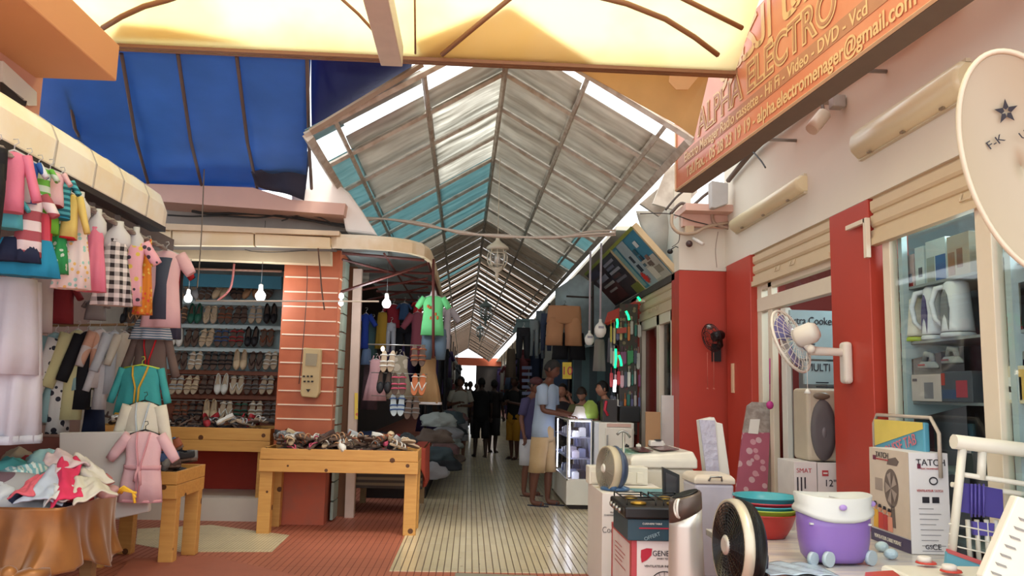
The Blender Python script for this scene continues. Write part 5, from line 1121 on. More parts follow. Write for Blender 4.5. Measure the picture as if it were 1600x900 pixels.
# ================================================================ shop window contents
t = T('display_shelving', 'pale grey shelving with brackets inside the shop window', 'shelving')
ml = mat('shelf_grey', '#aeb9bb', .4)
for z in (2.235, 1.855, 1.45, 1.02, .6):
    mb = MB(); bx(mb, XR + .12, XR + .55, 2.7, 5.42, z - .018, z); mb.build('shelf_board', ml if z < 1.4 else mat('shelf_edge', '#8b8f90', .4), t)
    for y in (5.36, 4.25):
        mb = MB(); mb.prism([(XR + .12, y, z - .02), (XR + .5, y, z - .02), (XR + .12, y, z - .12)], (0, .012, 0)); mb.build('bracket', ml, t)
for y in (5.36, 4.25, 3.0): mb = MB(); bx(mb, XR + .08, XR + .12, y, y + .05, .3, 2.62); mb.build('upright', ml, t)
mb = MB(); bx(mb, XR + .58, XR + .62, 2.7, 5.5, .3, 2.62); mb.build('back_panel', mat('back_panel', '#39302e', .7, pat='grime', c2='#5b6468', s=3), t)
def wbox(x0, x1, y0, y1, m, lb, X=3.04, d=.16, pics=(), grp='cartons in the shop window', nm='product_carton'):
    a, b_ = aX(x0, (y0 + y1) / 2, X), aX(x1, (y0 + y1) / 2, X); zt = aX((x0 + x1) / 2, y0, X).z; zb = aX((x0 + x1) / 2, y1, X).z
    z0 = min((2.236, 1.856, 1.451, 1.021, .601), key=lambda s: abs(s - zb)); zt += z0 - zb
    t = T(nm, lb, 'box', grp); mb = MB(); mb.box((X, b_.y, z0), (X + d, a.y, zt)); mb.build('carton', m, t, bevel=.003)
    for (u0, u1, v0, v1, c_) in pics:
        mb = MB(); mb.box((X - .002, a.y + (b_.y - a.y) * u0, z0 + (zt - z0) * v0), (X, a.y + (b_.y - a.y) * u1, z0 + (zt - z0) * v1)); mb.build('print', mat('pr' + c_, c_, .5), t)
    return t
cw = mat('carton_cool', '#bcc6c4', .5); cp_ = mat('carton_pinkish', '#b9a29e', .5)
wbox(1385, 1397, 408, 446, cw, 'small pale carton at the left end of the top window shelf', pics=((.3, .7, .2, .5, '#6b6a70'),))
wbox(1399, 1411, 390, 440, cp_, 'first of two narrow pinkish cartons on the top window shelf', pics=((.3, .8, .15, .4, '#5a3f45'), (.1, .9, 0, .12, '#a33a3a')))
wbox(1413, 1427, 384, 435, cp_, 'second of two narrow pinkish cartons on the top window shelf', pics=((.3, .8, .15, .4, '#7a8090'), (.1, .9, 0, .12, '#a33a3a')))
wbox(1429, 1443, 372, 432, cw, 'narrow grey carton left of the blue printed one on the top shelf', pics=((.4, .8, .2, .45, '#4c4a52'),))
wbox(1446, 1477, 362, 428, cw, 'pale carton with blue wave print on the top window shelf', pics=((.05, .45, .0, .6, '#8b8f86'), (.5, 1, .0, .6, '#31548c')))
wbox(1479, 1514, 352, 418, mat('carton_brown', '#a59683', .5), 'carton with brown drink glass pictures beside the window post', pics=((.05, .35, .05, .6, '#8c6040'), (.45, .7, .2, .65, '#7c5038')))
wbox(1537, 1562, 350, 400, cw, 'tall pale carton with purple print right of the window post', X=3.04, pics=((.1, .4, 0, .45, '#8a6a52'), (.55, .9, 0, .6, '#4c4c88')))
for (x0, x1, y0, cc, hc, lb, win) in ((1404, 1440, 468, '#d9cfc0', '#a3b52d', 'cream kettle with lime green base in the shop window', 0), (1434, 1466, 450, '#d5d6dc', '#c9cbd0', 'white kettle with purple level window in the middle of the shelf', '#5a5078'), (1462, 1508, 441, '#dcdde2', '#c9cbd0', 'largest white kettle with grey arch window on the shelf', '#7d7d80')):
    X = 3.08; a, b_ = aX(x0, 500, X), aX(x1, 500, X); yc = (a.y * .3 + b_.y * .7); zt = aX((x0 + x1) / 2, y0, X).z; z0 = 1.857; h = zt - z0; w = (a.y - b_.y); r = w * .3
    t = T('electric_kettle', lb, 'kettle', 'kettles in the shop window'); mk = mat('kettle' + cc, cc, .25, var=.01)
    mb = MB(); mb.lathe([(r * 1.02, .035), (r, .06), (r * .9, h * .5), (r * .78, h * .95), (r * .6, h), (.01, h)], (X, yc - .02, z0), 28); mb.build('body', mk, t)
    mb = MB(); mb.lathe([(r * 1.08, 0), (r * 1.08, .02), (r, .03)], (X, yc - .02, z0), 28); mb.build('base', mat('kb' + hc, hc, .3), t)
    mb = MB(); mb.tube([(X - .02, yc + r * .4, z0 + h * .93), (X - .06, yc + r * 1.1, z0 + h * .9), (X - .08, yc + r * 1.35, z0 + h * .65), (X - .07, yc + r * 1.15, z0 + h * .35), (X - .04, yc + r * .75, z0 + h * .22)], [.018, .02, .018, .016, .014], 10); mb.build('handle', mk, t)
    if win: mb = MB(); mb.prism([(X - r * .93, yc - .02 + x * r * .45, z0 + h * z) for x, z in ((-1, .12), (1, .12), (.95, .5), (.5, .75), (0, .84), (-.5, .75), (-.95, .5))], (.02, 0, 0)); mb.build('level_window', mat('kw' + win, win, .3), t)
wbox(1396, 1428, 545, 622, mat('iron_carton', '#b5a49a', .5), 'large beige iron carton with blue top band on the third shelf', pics=((0, 1, .84, 1, '#3f5480'), (.15, .85, .62, .72, '#4a3a34'), (.1, .3, .2, .3, '#33313a')), d=.2)
wbox(1424, 1470, 578, 620, mat('iron_carton2', '#c3b3ae', .5), 'beige carton with grey steam iron picture on the third shelf', X=2.99, d=.04, pics=((.45, .75, .1, .7, '#7b757c'), (.05, .2, .75, .85, '#6a5c60')))
wbox(1470, 1519, 572, 620, mat('iron_carton3', '#4c4f58', .4), 'dark grey carton with red iron picture on the third shelf', X=2.99, d=.18, pics=((.02, .14, .55, .95, '#a83a30'), (.5, .85, .15, .7, '#a33a48'), (.05, .5, .1, .4, '#3b4a6b')))
wbox(1539, 1612, 565, 623, mat('iron_carton4', '#d6c8ab', .5), 'cream carton with white and green iron picture right of the post', X=2.99, d=.18, pics=((.05, .2, .7, .92, '#6d8fa3'), (.35, .8, .1, .7, '#dcdcd8'), (.45, .7, .3, .45, '#2f7a68'), (.75, 1, .1, .9, '#d8ae58')))
def iron(px, py, lb, c1, X=3.0, z=None):
    t = T('steam_iron', lb, 'iron', 'irons in the shop window'); p = aX(px, py, X); z = z or p.z
    mb = MB(); mb.ring([[Vector((X + xx * k, p.y + yy * k, zz)) for xx, yy in ((-.05, .04), (-.05, -.05), (0, -.13), (.05, -.05), (.05, .04))] for zz, k in ((z, 1), (z + .02, .98), (z + .045, .7))], True, False); mb.build('body', mat('iron_white', '#dedcd8', .3), t, bevel=.008)
    mb = MB(); mb.tube([(X, p.y - .06, z + .04), (X, p.y - .05, z + .085), (X, p.y + .01, z + .095), (X, p.y + .035, z + .05)], [.018, .02, .022, .018], 10); mb.build('handle', c1, t)
    mb = MB(); mb.box((X - .052, p.y - .05, z + .018), (X - .049, p.y + .03, z + .026)); mb.build('stripe', mat('iron_stripe', '#8c2f36', .4), t)
iron(1450, 576, 'white iron with red stripe standing on the beige iron carton', mat('iron_white'), z=aX(1450, 578, 2.99).z + .01, X=3.01)
iron(1487, 568, 'white iron with round top on the dark grey carton', mat('iron_white'), z=aX(1490, 572, 2.99).z + .02, X=3.05)
t = T('thermos_jug', 'cream jug with bright red base right of the window post', 'jug'); X = 3.06; p = aX(1571, 506, X)
mb = MB(); mb.lathe([(.075, .05), (.08, .1), (.085, .3), (.088, .36), (.01, .37)], (X, p.y, 1.857), 26); mb.build('body', mat('jug_cream', '#d2cdbb', .25), t)
mb = MB(); mb.lathe([(.088, 0), (.085, .03), (.07, .035), (.078, .04), (.078, .09)], (X, p.y, 1.857), 26); mb.build('base', mat('jug_red', '#c92a20', .3), t); mb = MB(); mb.lathe([(.05, .37), (.06, .40), (.03, .43)], (X, p.y, 1.857), 20); mb.build('lid', m_black, t)
for (x0, x1, y0, y1, cc, lb) in ((1540, 1562, 637, 700, '#7b3038', 'dark red carton right of the window post on the lower shelf'), (1564, 1620, 645, 700, '#8a86a8', 'purple toned carton with white top band on the lower shelf'), (1500, 1518, 600 + 60, 700, '#3b3f3c', 'dark green carton left of the window post on the lower shelf'), (1400, 1424, 640, 700, '#5a2226', 'dark red carton at the left end of the lower shelf')):
    wbox(x0, x1, y0, y1, mat('lc' + cc, cc, .5), lb, pics=((.1, .9, .8, .9, '#b8a8a8'),))
for (x, lb, cc) in ((1560, 'grey coffee maker on the third shelf right of the window post', '#5e6468'), (1592, 'white and blue appliance at the right end of the third shelf', '#d7d2c6')):
    X = 3.12; p = aX(x, 560, X); t = T('coffee_maker', lb, 'coffee maker'); z0 = 1.60 + .1
    mb = MB(); mb.lathe([(.07, 0), (.06, .1), (.05, .12)], (X, p.y, 1.70), 20); mb.build('body', mat('cm' + cc, cc, .3), t); mb = MB(); mb.lathe([(.052, .12), (.04, .145), (.01, .15)], (X, p.y, 1.70), 20); mb.build('lid', m_white, t); mb = MB(); mb.tube([(X, p.y + .06, 1.78), (X, p.y + .1, 1.76), (X, p.y + .07, 1.71)], .008, 6); mb.build('handle', m_steel, t)
# ---- inside the door
t = T('fridge', 'grey blue fridge with drawers glimpsed through the open shop door', 'fridge')
mb = MB(); bx(mb, 3.3, 3.95, 7.3, 7.95, 0, 1.9); mb.build('body', mat('fridge_grey', '#8b979a', .35), t, bevel=.01)
for z in (.75, 1.05, 1.35): mb = MB(); bx(mb, 3.3, 3.95, 7.27, 7.3, z, z + .26); mb.build('drawer', mat('fridge_front', '#a3b2b4', .3), t, bevel=.008)
for i, (x0, x1, y0, y1, lb) in enumerate(((1236, 1300, 486, 560, 'grey blue printed carton behind the white wall fan'), (1258, 1300, 565, 600, 'pale carton with dark lettering under the wall fan'))):
    Y = 7.25; a, b_ = aY(x0, y1, Y), aY(x1, y0, Y); t = T('appliance_carton', lb, 'box'); mb = MB(); mb.box((a.x, Y, a.z), (b_.x + .3, Y + (.04 if i else .04), b_.z)); mb.build('carton', mat('carton_bl', '#9fb1b5', .5), t)
    text(('Extra Cooker', 'MULTI')[i], .1, FACE(((a.x + b_.x) / 2, Y - .003, b_.z - (.1 if not i else .06))), m_ink, t, xs=.8)
    mb = MB(); lines(mb, FACE((a.x + .1, Y - .002, b_.z - .2)), .2, 4 if not i else 2, .01, .04); mb.build('small_print', m_ink, t)
for i, (x0, x1, y0, y1, tx, lb) in enumerate(((1242, 1276, 722, 790, 'SMART', 'white carton with red and black marks inside the shop doorway'), (1279, 1318, 724, 790, '12"', 'white carton reading 12 inches beside the near red column'))):
    Y = 6.4; a, b_ = aY(x0, y1, Y), aY(x1, y0, Y); t = T('doorway_carton', lb, 'box'); mb = MB(); mb.box((a.x, Y, 0), (b_.x, Y + .35, b_.z)); mb.build('carton', mat('carton_clean', '#d9d3cf', .5), t, bevel=.003)
    if i: text(tx, .075, FACE((a.x + .1, Y - .003, b_.z - .16)), m_ink, t); mb = MB(); mb.cbox((a.x + .06, Y - .003, b_.z - .08), (.05, .004, .045)); mb.build('red_mark', rd, t); mb = MB(); mb.cbox((a.x + .06, Y - .006, b_.z - .08), (.035, .004, .012)); mb.build('white_mark', m_paper, t)
    else: text('SMAT', .05, FACE((a.x + .08, Y - .003, b_.z - .07)), rd, t); mb = MB(); lines(mb, FACE((a.x + .08, Y - .002, b_.z - .12)) @ Matrix.Rotation(-1.57, 4, 'Z'), .15, 3, .012, .03); mb.build('small_print', m_ink, t)
t = T('tower_speaker', 'beige speaker with big grey oval grille inside the shop doorway', 'speaker'); Y = 6.45; a, b_ = aY(1263, 718, Y), aY(1316, 608, Y); zb = aY(1277, 722, 6.4).z
mb = MB(); mb.box((a.x, Y, zb + .002), (b_.x, Y + .3, b_.z)); mb.build('housing', mat('speaker_beige', '#b5a893', .5), t, bevel=.03, seg=3)
mb = MB(); cx, cz = (a.x + b_.x) / 2 - .02, (zb + b_.z) / 2 - .04; mb.ring([[Vector((cx + k * .105 * math.cos(x), Y - .012 - q_, cz + k * .25 * math.sin(x))) for x in [2 * math.pi * i / 32 for i in range(32)]] for k, q_ in ((1, -.02), (.97, .004), (.6, .01), (.05, .012))], True, True); mb.build('oval_grille', mat('grille_grey', '#5b5455', .7), t)
mb = MB(); mb.sphere((cx - .01, Y - .01, b_.z - .06), (.07, .02, .03), 14, 8); mb.build('control_panel', mat('ctl_brown', '#6b5c4c', .4), t)
mb = MB(); mb.sphere((cx, Y - .02, cz - .02), (.02, .012, .045), 12, 8); mb.build('centre_cap', mat('cap_grey', '#6e6668', .5), t)
# --- white wall fan
t = T('wall_fan', 'white wall fan with clear grille and blue blades mounted on the near red column', 'fan')
c = aY(1236, 533, 6.0); ax = Vector((-.9, 1.0, -.5)).normalized(); qm = Vector((0, 0, 1)).rotation_difference(ax).to_matrix(); R_ = .25
fw = mat('fan_white', '#dcd3c6', .4, var=.02)
mb = MB()
for sgn, dd in ((1, .07), (-1, .05)):
    for k in range(26):
        a = 2 * math.pi * k / 26; mb.tube([qm @ Vector((r * math.cos(a), r * math.sin(a), sgn * dd * (1 - (r / R_) ** 2) ** .5)) + c for r in (.06, .13, .19, .23, R_ * .999)], .0022, 4)
    for r in (.07, .16, .22): mb.tube([qm @ Vector((r * math.cos(a), r * math.sin(a), sgn * dd * (1 - (r / R_) ** 2) ** .5)) + c for a in [2 * math.pi * i / 30 for i in range(31)]], .002, 4)
mb.build('grille', fw, t)
mb = MB(); mb.tube([qm @ Vector((R_ * math.cos(a), R_ * math.sin(a), 0)) + c for a in [2 * math.pi * i / 40 for i in range(41)]], .011, 8); mb.build('grille_ring', fw, t)
for k in range(3):
    a0 = 2 * math.pi * k / 3 + .5; mb = MB(); mb.grid(lambda u, v: qm @ Vector(((.04 + .17 * v) * math.cos(a0 + (u - .5) * (1.4)), (.04 + .17 * v) * math.sin(a0 + (u - .5) * 1.4), .02 - .04 * u)) + c, 8, 6); mb.build('blade', mat('blade_violet', '#7a78a8', .25), t, solid=.003)
mb = MB(); mb.lathe([(.045, .05), (.045, .068), (.03, .075)], c, 20, qm); mb.build('front_cap', fw, t)
mb = MB(); mb.lathe([(.07, -.05), (.082, -.08), (.08, -.18), (.06, -.215), (.02, -.225)], c, 26, qm); mb.build('motor_housing', fw, t)
pv = c - ax * .13 + Vector((0, 0, -.08)); wall_p = Vector((XR - .03, 6.0, pv.z - .05))
mb = MB(); mb.tube([c - ax * .12 + Vector((0, 0, -.06)), pv + Vector((.03, 0, -.04)), (wall_p.x - .05, 6.0, pv.z - .04), (wall_p.x, 6.0, pv.z - .05)], [.03, .035, .03, .035], 12); mb.sphere(pv + Vector((.02, -.03, -.03)), .035, 12, 8); mb.build('arm', fw, t)
mb = MB(); mb.cbox((XR - .035, 6.0, pv.z - .12), (.07, .11, .32)); mb.build('wall_bracket', fw, t, bevel=.03, seg=4)
mb = MB(); pq = pv + Vector((-.0, 0, -.05)); mb.tube([pq, pq + Vector((0, 0, -.28))], .003, 5); mb.lathe([(.028, 0), (.012, .03), (.004, .035)], pq + Vector((0, 0, -.31)), 14); mb.build('pull_cord', m_white, t)

# lamp inside the shop and its light
t = T('ceiling_lamp', 'lit white lamp glimpsed through the pane above the shop door', 'lamp'); p = aY(1284, 402, 7.4)
mb = MB(); mb.tube([p + Vector((-.09, 0, -.03)), p + Vector((-.07, 0, .03))], .03, 8); mb.tube([p + Vector((-.07, 0, -.03)), p + Vector((.07, 0, .03))], .025, 8); mb.build('tube', mat('lamp_glow', '#ffffff', emit='#ffffff', es=7, var=0), t)
mb = MB(); mb.tube([p + Vector((0, 0, .03)), p + Vector((0, 0, .3))], .008, 5); mb.build('rod', m_white, t)
for nm, lc, en in (('shop_light', (3.9, 6.9, 2.8), 38), ('window_light', (3.22, 4.9, 2.58), 9), ('window_light', (3.22, 3.9, 2.58), 9)):
    l = bpy.data.objects.new(nm, bpy.data.lights.new(nm, 'POINT')); COL.objects.link(l); l.location = lc; l.data.energy = en; l.data.color = (.75, .97, 1); l.data.shadow_soft_size = .12
# ================================================================ SIGNS AND FITTINGS ON THE RIGHT WALL
S = thing('shop_sign', 'long orange red shop sign with pale Latin and Arabic lettering high on the right', 'sign')
BL = aX(1057, 298, 2.0); BR = aZ(1462, 0, BL.z); dirn = (BR - BL).normalized(); BE = BL + dirn * 5.6; TLz = aY(1066, 150, BL.y).z; hS = TLz - BL.z
nS = dirn.cross(Vector((0, 0, 1))).normalized()
if nS.x > 0: nS = -nS
def sp(u, v, o=0): return BL + dirn * u + Vector((0, 0, v)) + nS * o
m_so = mat('sign_orange', '#cf7857', .35, pat='grime', c2='#d68a68', s=1.2, var=.04)
mb = MB(); mb.prism([sp(0, 0), sp(5.6, 0), sp(5.6, hS), sp(.12, hS), sp(0, hS - .12)], -nS * .16); mb.build('panel_box', m_so, S)
mb = MB(); mb.prism([sp(0, -.015), sp(5.6, -.015), sp(5.6, 0), sp(0, 0)], -nS * .17); mb.build('underside', mat('sign_under', '#75685a', .7), S)
mb = MB(); mb.tube([sp(0, 0, .006), sp(5.6, 0, .006)], .014, 4); mb.tube([sp(0, 0, .006), sp(0, hS - .12, .006), sp(.12, hS, .006)], .012, 4); mb.build('frame_edge', mat('sign_edge', '#d9b48c', .5), S)
m_sp = mat('sign_pale', '#dcb583', .5); m_sb = mat('sign_brown', '#b3785a', .5)
mb = MB(); mb.prism([sp(.05, .2, .003), sp(5.6, .2, .003), sp(5.6, .32, .003), sp(.05, .32, .003)], -nS * .002); mb.build('brown_band', m_sb, S)
MS = lambda u, v: frame(sp(u, v, .006), dirn, (0, 0, 1))
text('Tel./Fax. : 05 28 23 19 19 - alpha.electromenager@gmail.com', .15, MS(.3, .1), m_sp, S, align='LEFT', xs=.95, off=.003)
text('Electro Menager Radio cassette - Hi Fi - Video - DVD - Vcd', .13, MS(.25, .255), m_sp, S, align='LEFT', xs=1.0, off=.002)
text('ALPHA ELECTRO', .34, MS(.62, .47), m_sp, S, align='LEFT', xs=.95, off=.014, ext=.001); text('ALPHA ELECTRO', .34, frame(sp(.62, .47, .01), dirn, (0, 0, 1)), m_sb, S, align='LEFT', xs=.95, off=-.004)
ar = '\uFE83\uFEDF\uFED4\uFE8E \uFE87\uFEDF\uFEDC\uFE98\uFEAE\uFEED'
text(ar[::-1], .42, MS(1.15, hS - .2), m_sp, S, align='LEFT', xs=1.1, off=.008)
mb = MB(); mb.prism([sp(.40, .36, .005), sp(.5, .36, .005), sp(.52, .62, .005), sp(.42, .62, .005)], nS * .002); mb.prism([sp(.2, .6, .005), sp(.3, .6, .005), sp(.32, .85, .005), sp(.22, .85, .005)], nS * .002); mb.build('emblem_bar', m_sp, S)
for u in (.8, 2.4, 4.0):
    mb = MB(); mb.tube([sp(u, .3, -.2), Vector((XR, sp(u, 0).y, sp(u, .3).z))], .015, 6); mb.build('support_arm', m_steel, S)
def poly3(pts, r, m, label, nm='cable', cat='cable', n=6):
    mb = MB(); q = []
    P_ = [Vector(p) for p in pts]
    for i in range(len(P_) - 1):
        p0, p1, p2, p3 = P_[max(i - 1, 0)], P_[i], P_[i + 1], P_[min(i + 2, len(P_) - 1)]
        for k in range(5):
            t = k / 5; q.append(.5 * ((2 * p1) + (p2 - p0) * t + (2 * p0 - 5 * p1 + 4 * p2 - p3) * t * t + (3 * p1 - p0 - 3 * p2 + p3) * t ** 3))
    q.append(P_[-1]); mb.tube(q, r, n); return mesh(nm, mb, m, label, cat)
XC = XR - .05
poly3([aX(x, y, XC) for x, y in ((1138, 282), (1180, 232), (1225, 195), (1265, 160), (1330, 105), (1400, 62), (1440, 22), (1490, -8))], .03, mat('cable_brown', '#6b5a50', .7), 'thick brown cable duct running along the wall under the orange sign')
poly3([aX(x, y, XC - .05) for x, y in ((1130, 268), (1172, 238), (1200, 205), (1262, 172), (1282, 150))], .012, m_cable, 'twisted dark cable hanging below the orange sign')
poly3([aX(x, y, XC - .05) for x, y in ((1172, 232), (1188, 250), (1196, 262))], .008, m_cable, 'short loose cable end on the wall below the sign')
t = T('security_camera', 'beige bullet camera with small cable boxes on the wall under the sign', 'camera'); a, b_ = aX(1288, 178, XR - .2), aX(1268, 203, XR - .32)
mb = MB(); mb.tube([a, a.lerp(b_, .7), b_], [.055, .055, .05], 12); mb.build('housing', mat('cam_beige', '#cdbba6', .4), t)
mb = MB(); mb.tube([aX(1287, 178, XR - .2), aX(1284, 160, XR - .12), aX(1286, 150, XR)], .014, 6); mb.build('arm', mat('cable_brown'), t)
for x, y in ((1293, 152), (1308, 160)): mb = MB(); p = aX(x, y, XR - .06); mb.cbox(p, (.1, .1, .1)); mb.build('cable_box', mat('box_grey', '#a7a29a', .5), t, bevel=.01)
def fixture(p0, p1, hpx, label):
    t = T('wall_light', label, 'light fixture', 'unlit fluorescent wall lights'); a, b_ = aX(*p0, XR), aX(*p1, XR); h = hpx
    y0, y1 = min(a.y, b_.y), max(a.y, b_.y); z = (a.z + b_.z) / 2
    mb = MB(); n = 10; prof = [(0, -h / 2), (-.05, -h / 2), (-.1, -h / 4), (-.11, 0), (-.1, h / 4), (-.05, h / 2), (0, h / 2)]
    mb.ring([[Vector((XR + x * k, yy, z + zz * k)) for x, zz in prof] for yy, k in ((y0, .8), (y0 + .04, 1), (y1 - .04, 1), (y1, .8))], True, True); mb.build('diffuser', mat('diffuser_yellowed', '#ddd0a8', .3, var=.03, alpha=1), t)
    mb = MB(); mb.box((XR - .03, y0 + .01, z - h / 2 - .01), (XR, y1 - .01, z - h / 2 + .012)); mb.box((XR - .03, y0 + .01, z + h / 2 - .012), (XR, y1 - .01, z + h / 2 + .01)); mb.build('base_tray', mat('tray_cream', '#cfc4a6', .4), t)
    for k in range(3):
        yy = y0 + (y1 - y0) * (k + .5) / 3; mb = MB(); mb.cbox((XR - .055, yy, z - h / 2 - .004), (.02, .04, .014)); mb.build('clip', mat('clip_brown', '#8a7a60', .5), t)
fixture((1152, 348), (1262, 293), .16, 'far unlit fluorescent light on the cream wall above the shop door')
fixture((1345, 225), (1520, 125), .22, 'near yellowed fluorescent light on the cream wall beside the satellite dish')
# satellite dish
t = T('satellite_dish', 'big cream satellite dish with star logo at the right edge', 'satellite dish'); Yd = 3.1
c = aY(1606, 254, Yd); e1 = Vector((.94, -.34, 0)).normalized(); axd = Vector((-.34, -.94, -.12)).normalized(); e2 = axd.cross(e1).normalized(); e2 = e2 if e2.z > 0 else -e2; e1 = e2.cross(axd)
tl_ = math.radians(15); u_ = e1 * math.cos(tl_) + e2 * math.sin(tl_); v_ = -e1 * math.sin(tl_) + e2 * math.cos(tl_)
ra, rb = .225, .48
mb = MB(); mb.ring([[c + u_ * (ra * k * math.cos(a)) + v_ * (rb * k * math.sin(a)) - axd * (.09 * (1 - k * k)) for a in [2 * math.pi * i / 64 for i in range(64)]] for k in (1.0, .97, .8, .6, .4, .2, .005)], False, True); mb.build('reflector', mat('dish_cream', '#b0a48c', .4, var=.02), t, solid=.004)
mb = MB(); mb.tube([c + u_ * (ra * 1.01 * math.cos(a)) + v_ * (rb * 1.01 * math.sin(a)) for a in [2 * math.pi * i / 64 for i in range(65)]], .012, 6); mb.build('rim', mat('dish_rim', '#cfc4ac', .35), t)
mb = MB(); mb.tube([c - axd * .1, c - axd * .35 + Vector((.15, 0, -.1)), Vector((XR, c.y + .4, c.z - .3))], .025, 8); mb.build('wall_arm', m_steel, t)
def dp(px, py, o=.004):
    q = aP(px, py, c, axd); k = min(1, (((q - c).dot(u_) / ra) ** 2 + ((q - c).dot(v_) / rb) ** 2)); return q - axd * (.09 * (1 - k)) + axd * (o + .012)
Md = lambda px, py: frame(dp(px, py), u_ * math.cos(.3) + v_ * math.sin(.3), v_)
text('F-K', .05, Md(1562, 218), m_ink, t); text('UNIVERSAL', .045, Md(1640, 186), m_ink, t)
mb = MB()
for k in range(5):
    a = math.radians(90 + 72 * k + 10); pts = [dp(1578 + 20 * math.cos(a), 170 - 20 * math.sin(a)), dp(1578 + 8 * math.cos(a + .63), 170 - 8 * math.sin(a + .63)), dp(1578 + 3 * math.cos(a), 170 - 3 * math.sin(a)), dp(1578 + 8 * math.cos(a - .63), 170 - 8 * math.sin(a - .63))]; mb.add(pts, [(0, 1, 2, 3), (3, 2, 1, 0)], False)
mb.build('star_logo', m_ink, t)
# shutter stop bracket, pale strip
mb = MB(); p = aX(1338, 347, XR - .03); mb.box((XR - .05, 5.62, 2.74), (XR - .02, 5.92, 2.775)); mb.box((XR - .05, 5.60, 2.48), (XR - .015, 5.645, 2.775)); mesh('shutter_bracket', mb, m_al, 'cream angled bracket at the top of the near red column', 'bracket', bevel=.003)
mb = MB(); a, b_ = aX(1144, 568, XR - .03), aX(1144, 614, XR - .03); mb.box((XR - .04, a.y - .05, b_.z), (XR - .02, a.y + .02, a.z)); mesh('pale_strip', mb, mat('strip_pale', '#d8b48f', .5), 'pale vertical strip screwed on the far red column', 'strip', bevel=.004)
# black fan in the recess
t = T('black_wall_fan', 'small black wall fan with two pull strings on the dark red recess wall', 'fan'); c = aY(1112, 528, 8.75)
axb = Vector((-.9, -.25, -.3)).normalized(); qb = Vector((0, 0, 1)).rotation_difference(axb).to_matrix()
mb = MB()
for r, z in ((.16, 0), (.14, .03), (.09, .05), (.155, -.02)): mb.tube([qb @ Vector((r * math.cos(a), r * math.sin(a), z)) + c for a in [2 * math.pi * i / 26 for i in range(27)]], .004, 5)
for k in range(18): a = 2 * math.pi * k / 18; mb.tube([qb @ Vector((r * math.cos(a), r * math.sin(a), z)) + c for r, z in ((.03, .055), (.1, .045), (.16, 0), (.1, -.04))], .002, 4)
mb.build('grille', m_black, t)
mb = MB(); mb.lathe([(.05, -.02), (.06, -.06), (.05, -.14), (.02, -.17)], c, 18, qb); mb.tube([c - axb * .1, c - axb * .1 + Vector((.05, .1, -.1)), Vector((c.x + .12, 9.0, c.z - .12))], .03, 8); mb.cbox((c.x + .12, 8.98, c.z - .15), (.1, .05, .2)); mb.build('motor_and_arm', m_black, t)
mb = MB(); mb.sphere(c + Vector((-.02, 0, .12)), (.045, .03, .03), 12, 8); mb.build('chrome_cap', m_steel, t)
for dx in (-.05, .02): mb = MB(); mb.tube([c + Vector((dx, 0, -.16)), c + Vector((dx, 0, -.55))], .004, 5); mb.sphere(c + Vector((dx, 0, -.56)), .012, 8, 6); mb.build('pull_string', mat('string_red', '#b9604e', .6), t)
# fittings above the recess
Yq = 8.9
mb = MB(); pxp(mb, [(1112, 282), (1138, 286), (1138, 318), (1118, 325), (1112, 324)], 8.6, .14); mesh('junction_box', mb, mat('junction_grey', '#b6b4b1', .5), 'grey junction box on the wall corner below the end of the sign', 'box', bevel=.008)
for i, (pts, r, cc, lb) in enumerate(((((1050, 335), (1050, 352), (1062, 364), (1085, 364), (1105, 354), (1138, 348)), .02, '#b9a48c', 'beige conduit pipe curving low across the cream recess wall'), (((1113, 290), (1113, 340), (1122, 352), (1138, 356)), .02, '#a98f7c', 'brownish conduit pipe dropping beside the grey junction box'), (((1000, 334), (1045, 334), (1085, 346), (1138, 358)), .006, '#3a3432', 'thin dark cable sagging across the cream recess wall'), (((1048, 334), (1064, 318), (1080, 322), (1100, 306), (1122, 290)), .02, '#5a4c44', 'twisted dark cable bundle climbing to the end of the orange sign'), (((1040, 328), (1060, 305), (1085, 288)), .014, '#4c423c', 'second twisted cable bundle above the recess wall'), (((1062, 366), (1060, 378), (1050, 386)), .005, '#4a4440', 'thin wire below the beige conduit'), (((1122, 362), (1118, 390), (1120, 418)), .004, '#8a7868', 'thin brown wire running down the cream recess wall'))):
    cable(pts, Yq - .02, r, mat('cb' + cc, cc, .6), lb)
mb = MB(); mb.cbox(aY(1077, 360, Yq), (.1, .06, .1)); mesh('switch_box', mb, mat('sw_beige', '#c9b292', .5), 'small beige switch box crossed by the conduit pipe', 'box', bevel=.006)
t = T('dome_lamp', 'small dark round camera and white tube lamp on the cream recess wall', 'camera'); mb = MB(); mb.sphere(aY(1077, 381, 8.9), .04, 14, 9); mb.build('lens_ball', mat('lens_brown', '#4a3330', .2), t); mb = MB(); mb.tube([aY(1083, 372, 8.9), aY(1099, 382, 8.8)], .02, 10); mb.build('white_tube', m_white, t)
mb = MB(); mb.sphere(aY(1047, 393, 9.05), (.035, .03, .03), 10, 8); mb.tube([aY(1048, 390, 9.05), aY(1056, 385, 9.05), aY(1064, 389, 9.02)], .006, 5); mesh('small_camera', mb, m_black, 'tiny black camera on a bent wire beside the blue banner', 'camera')
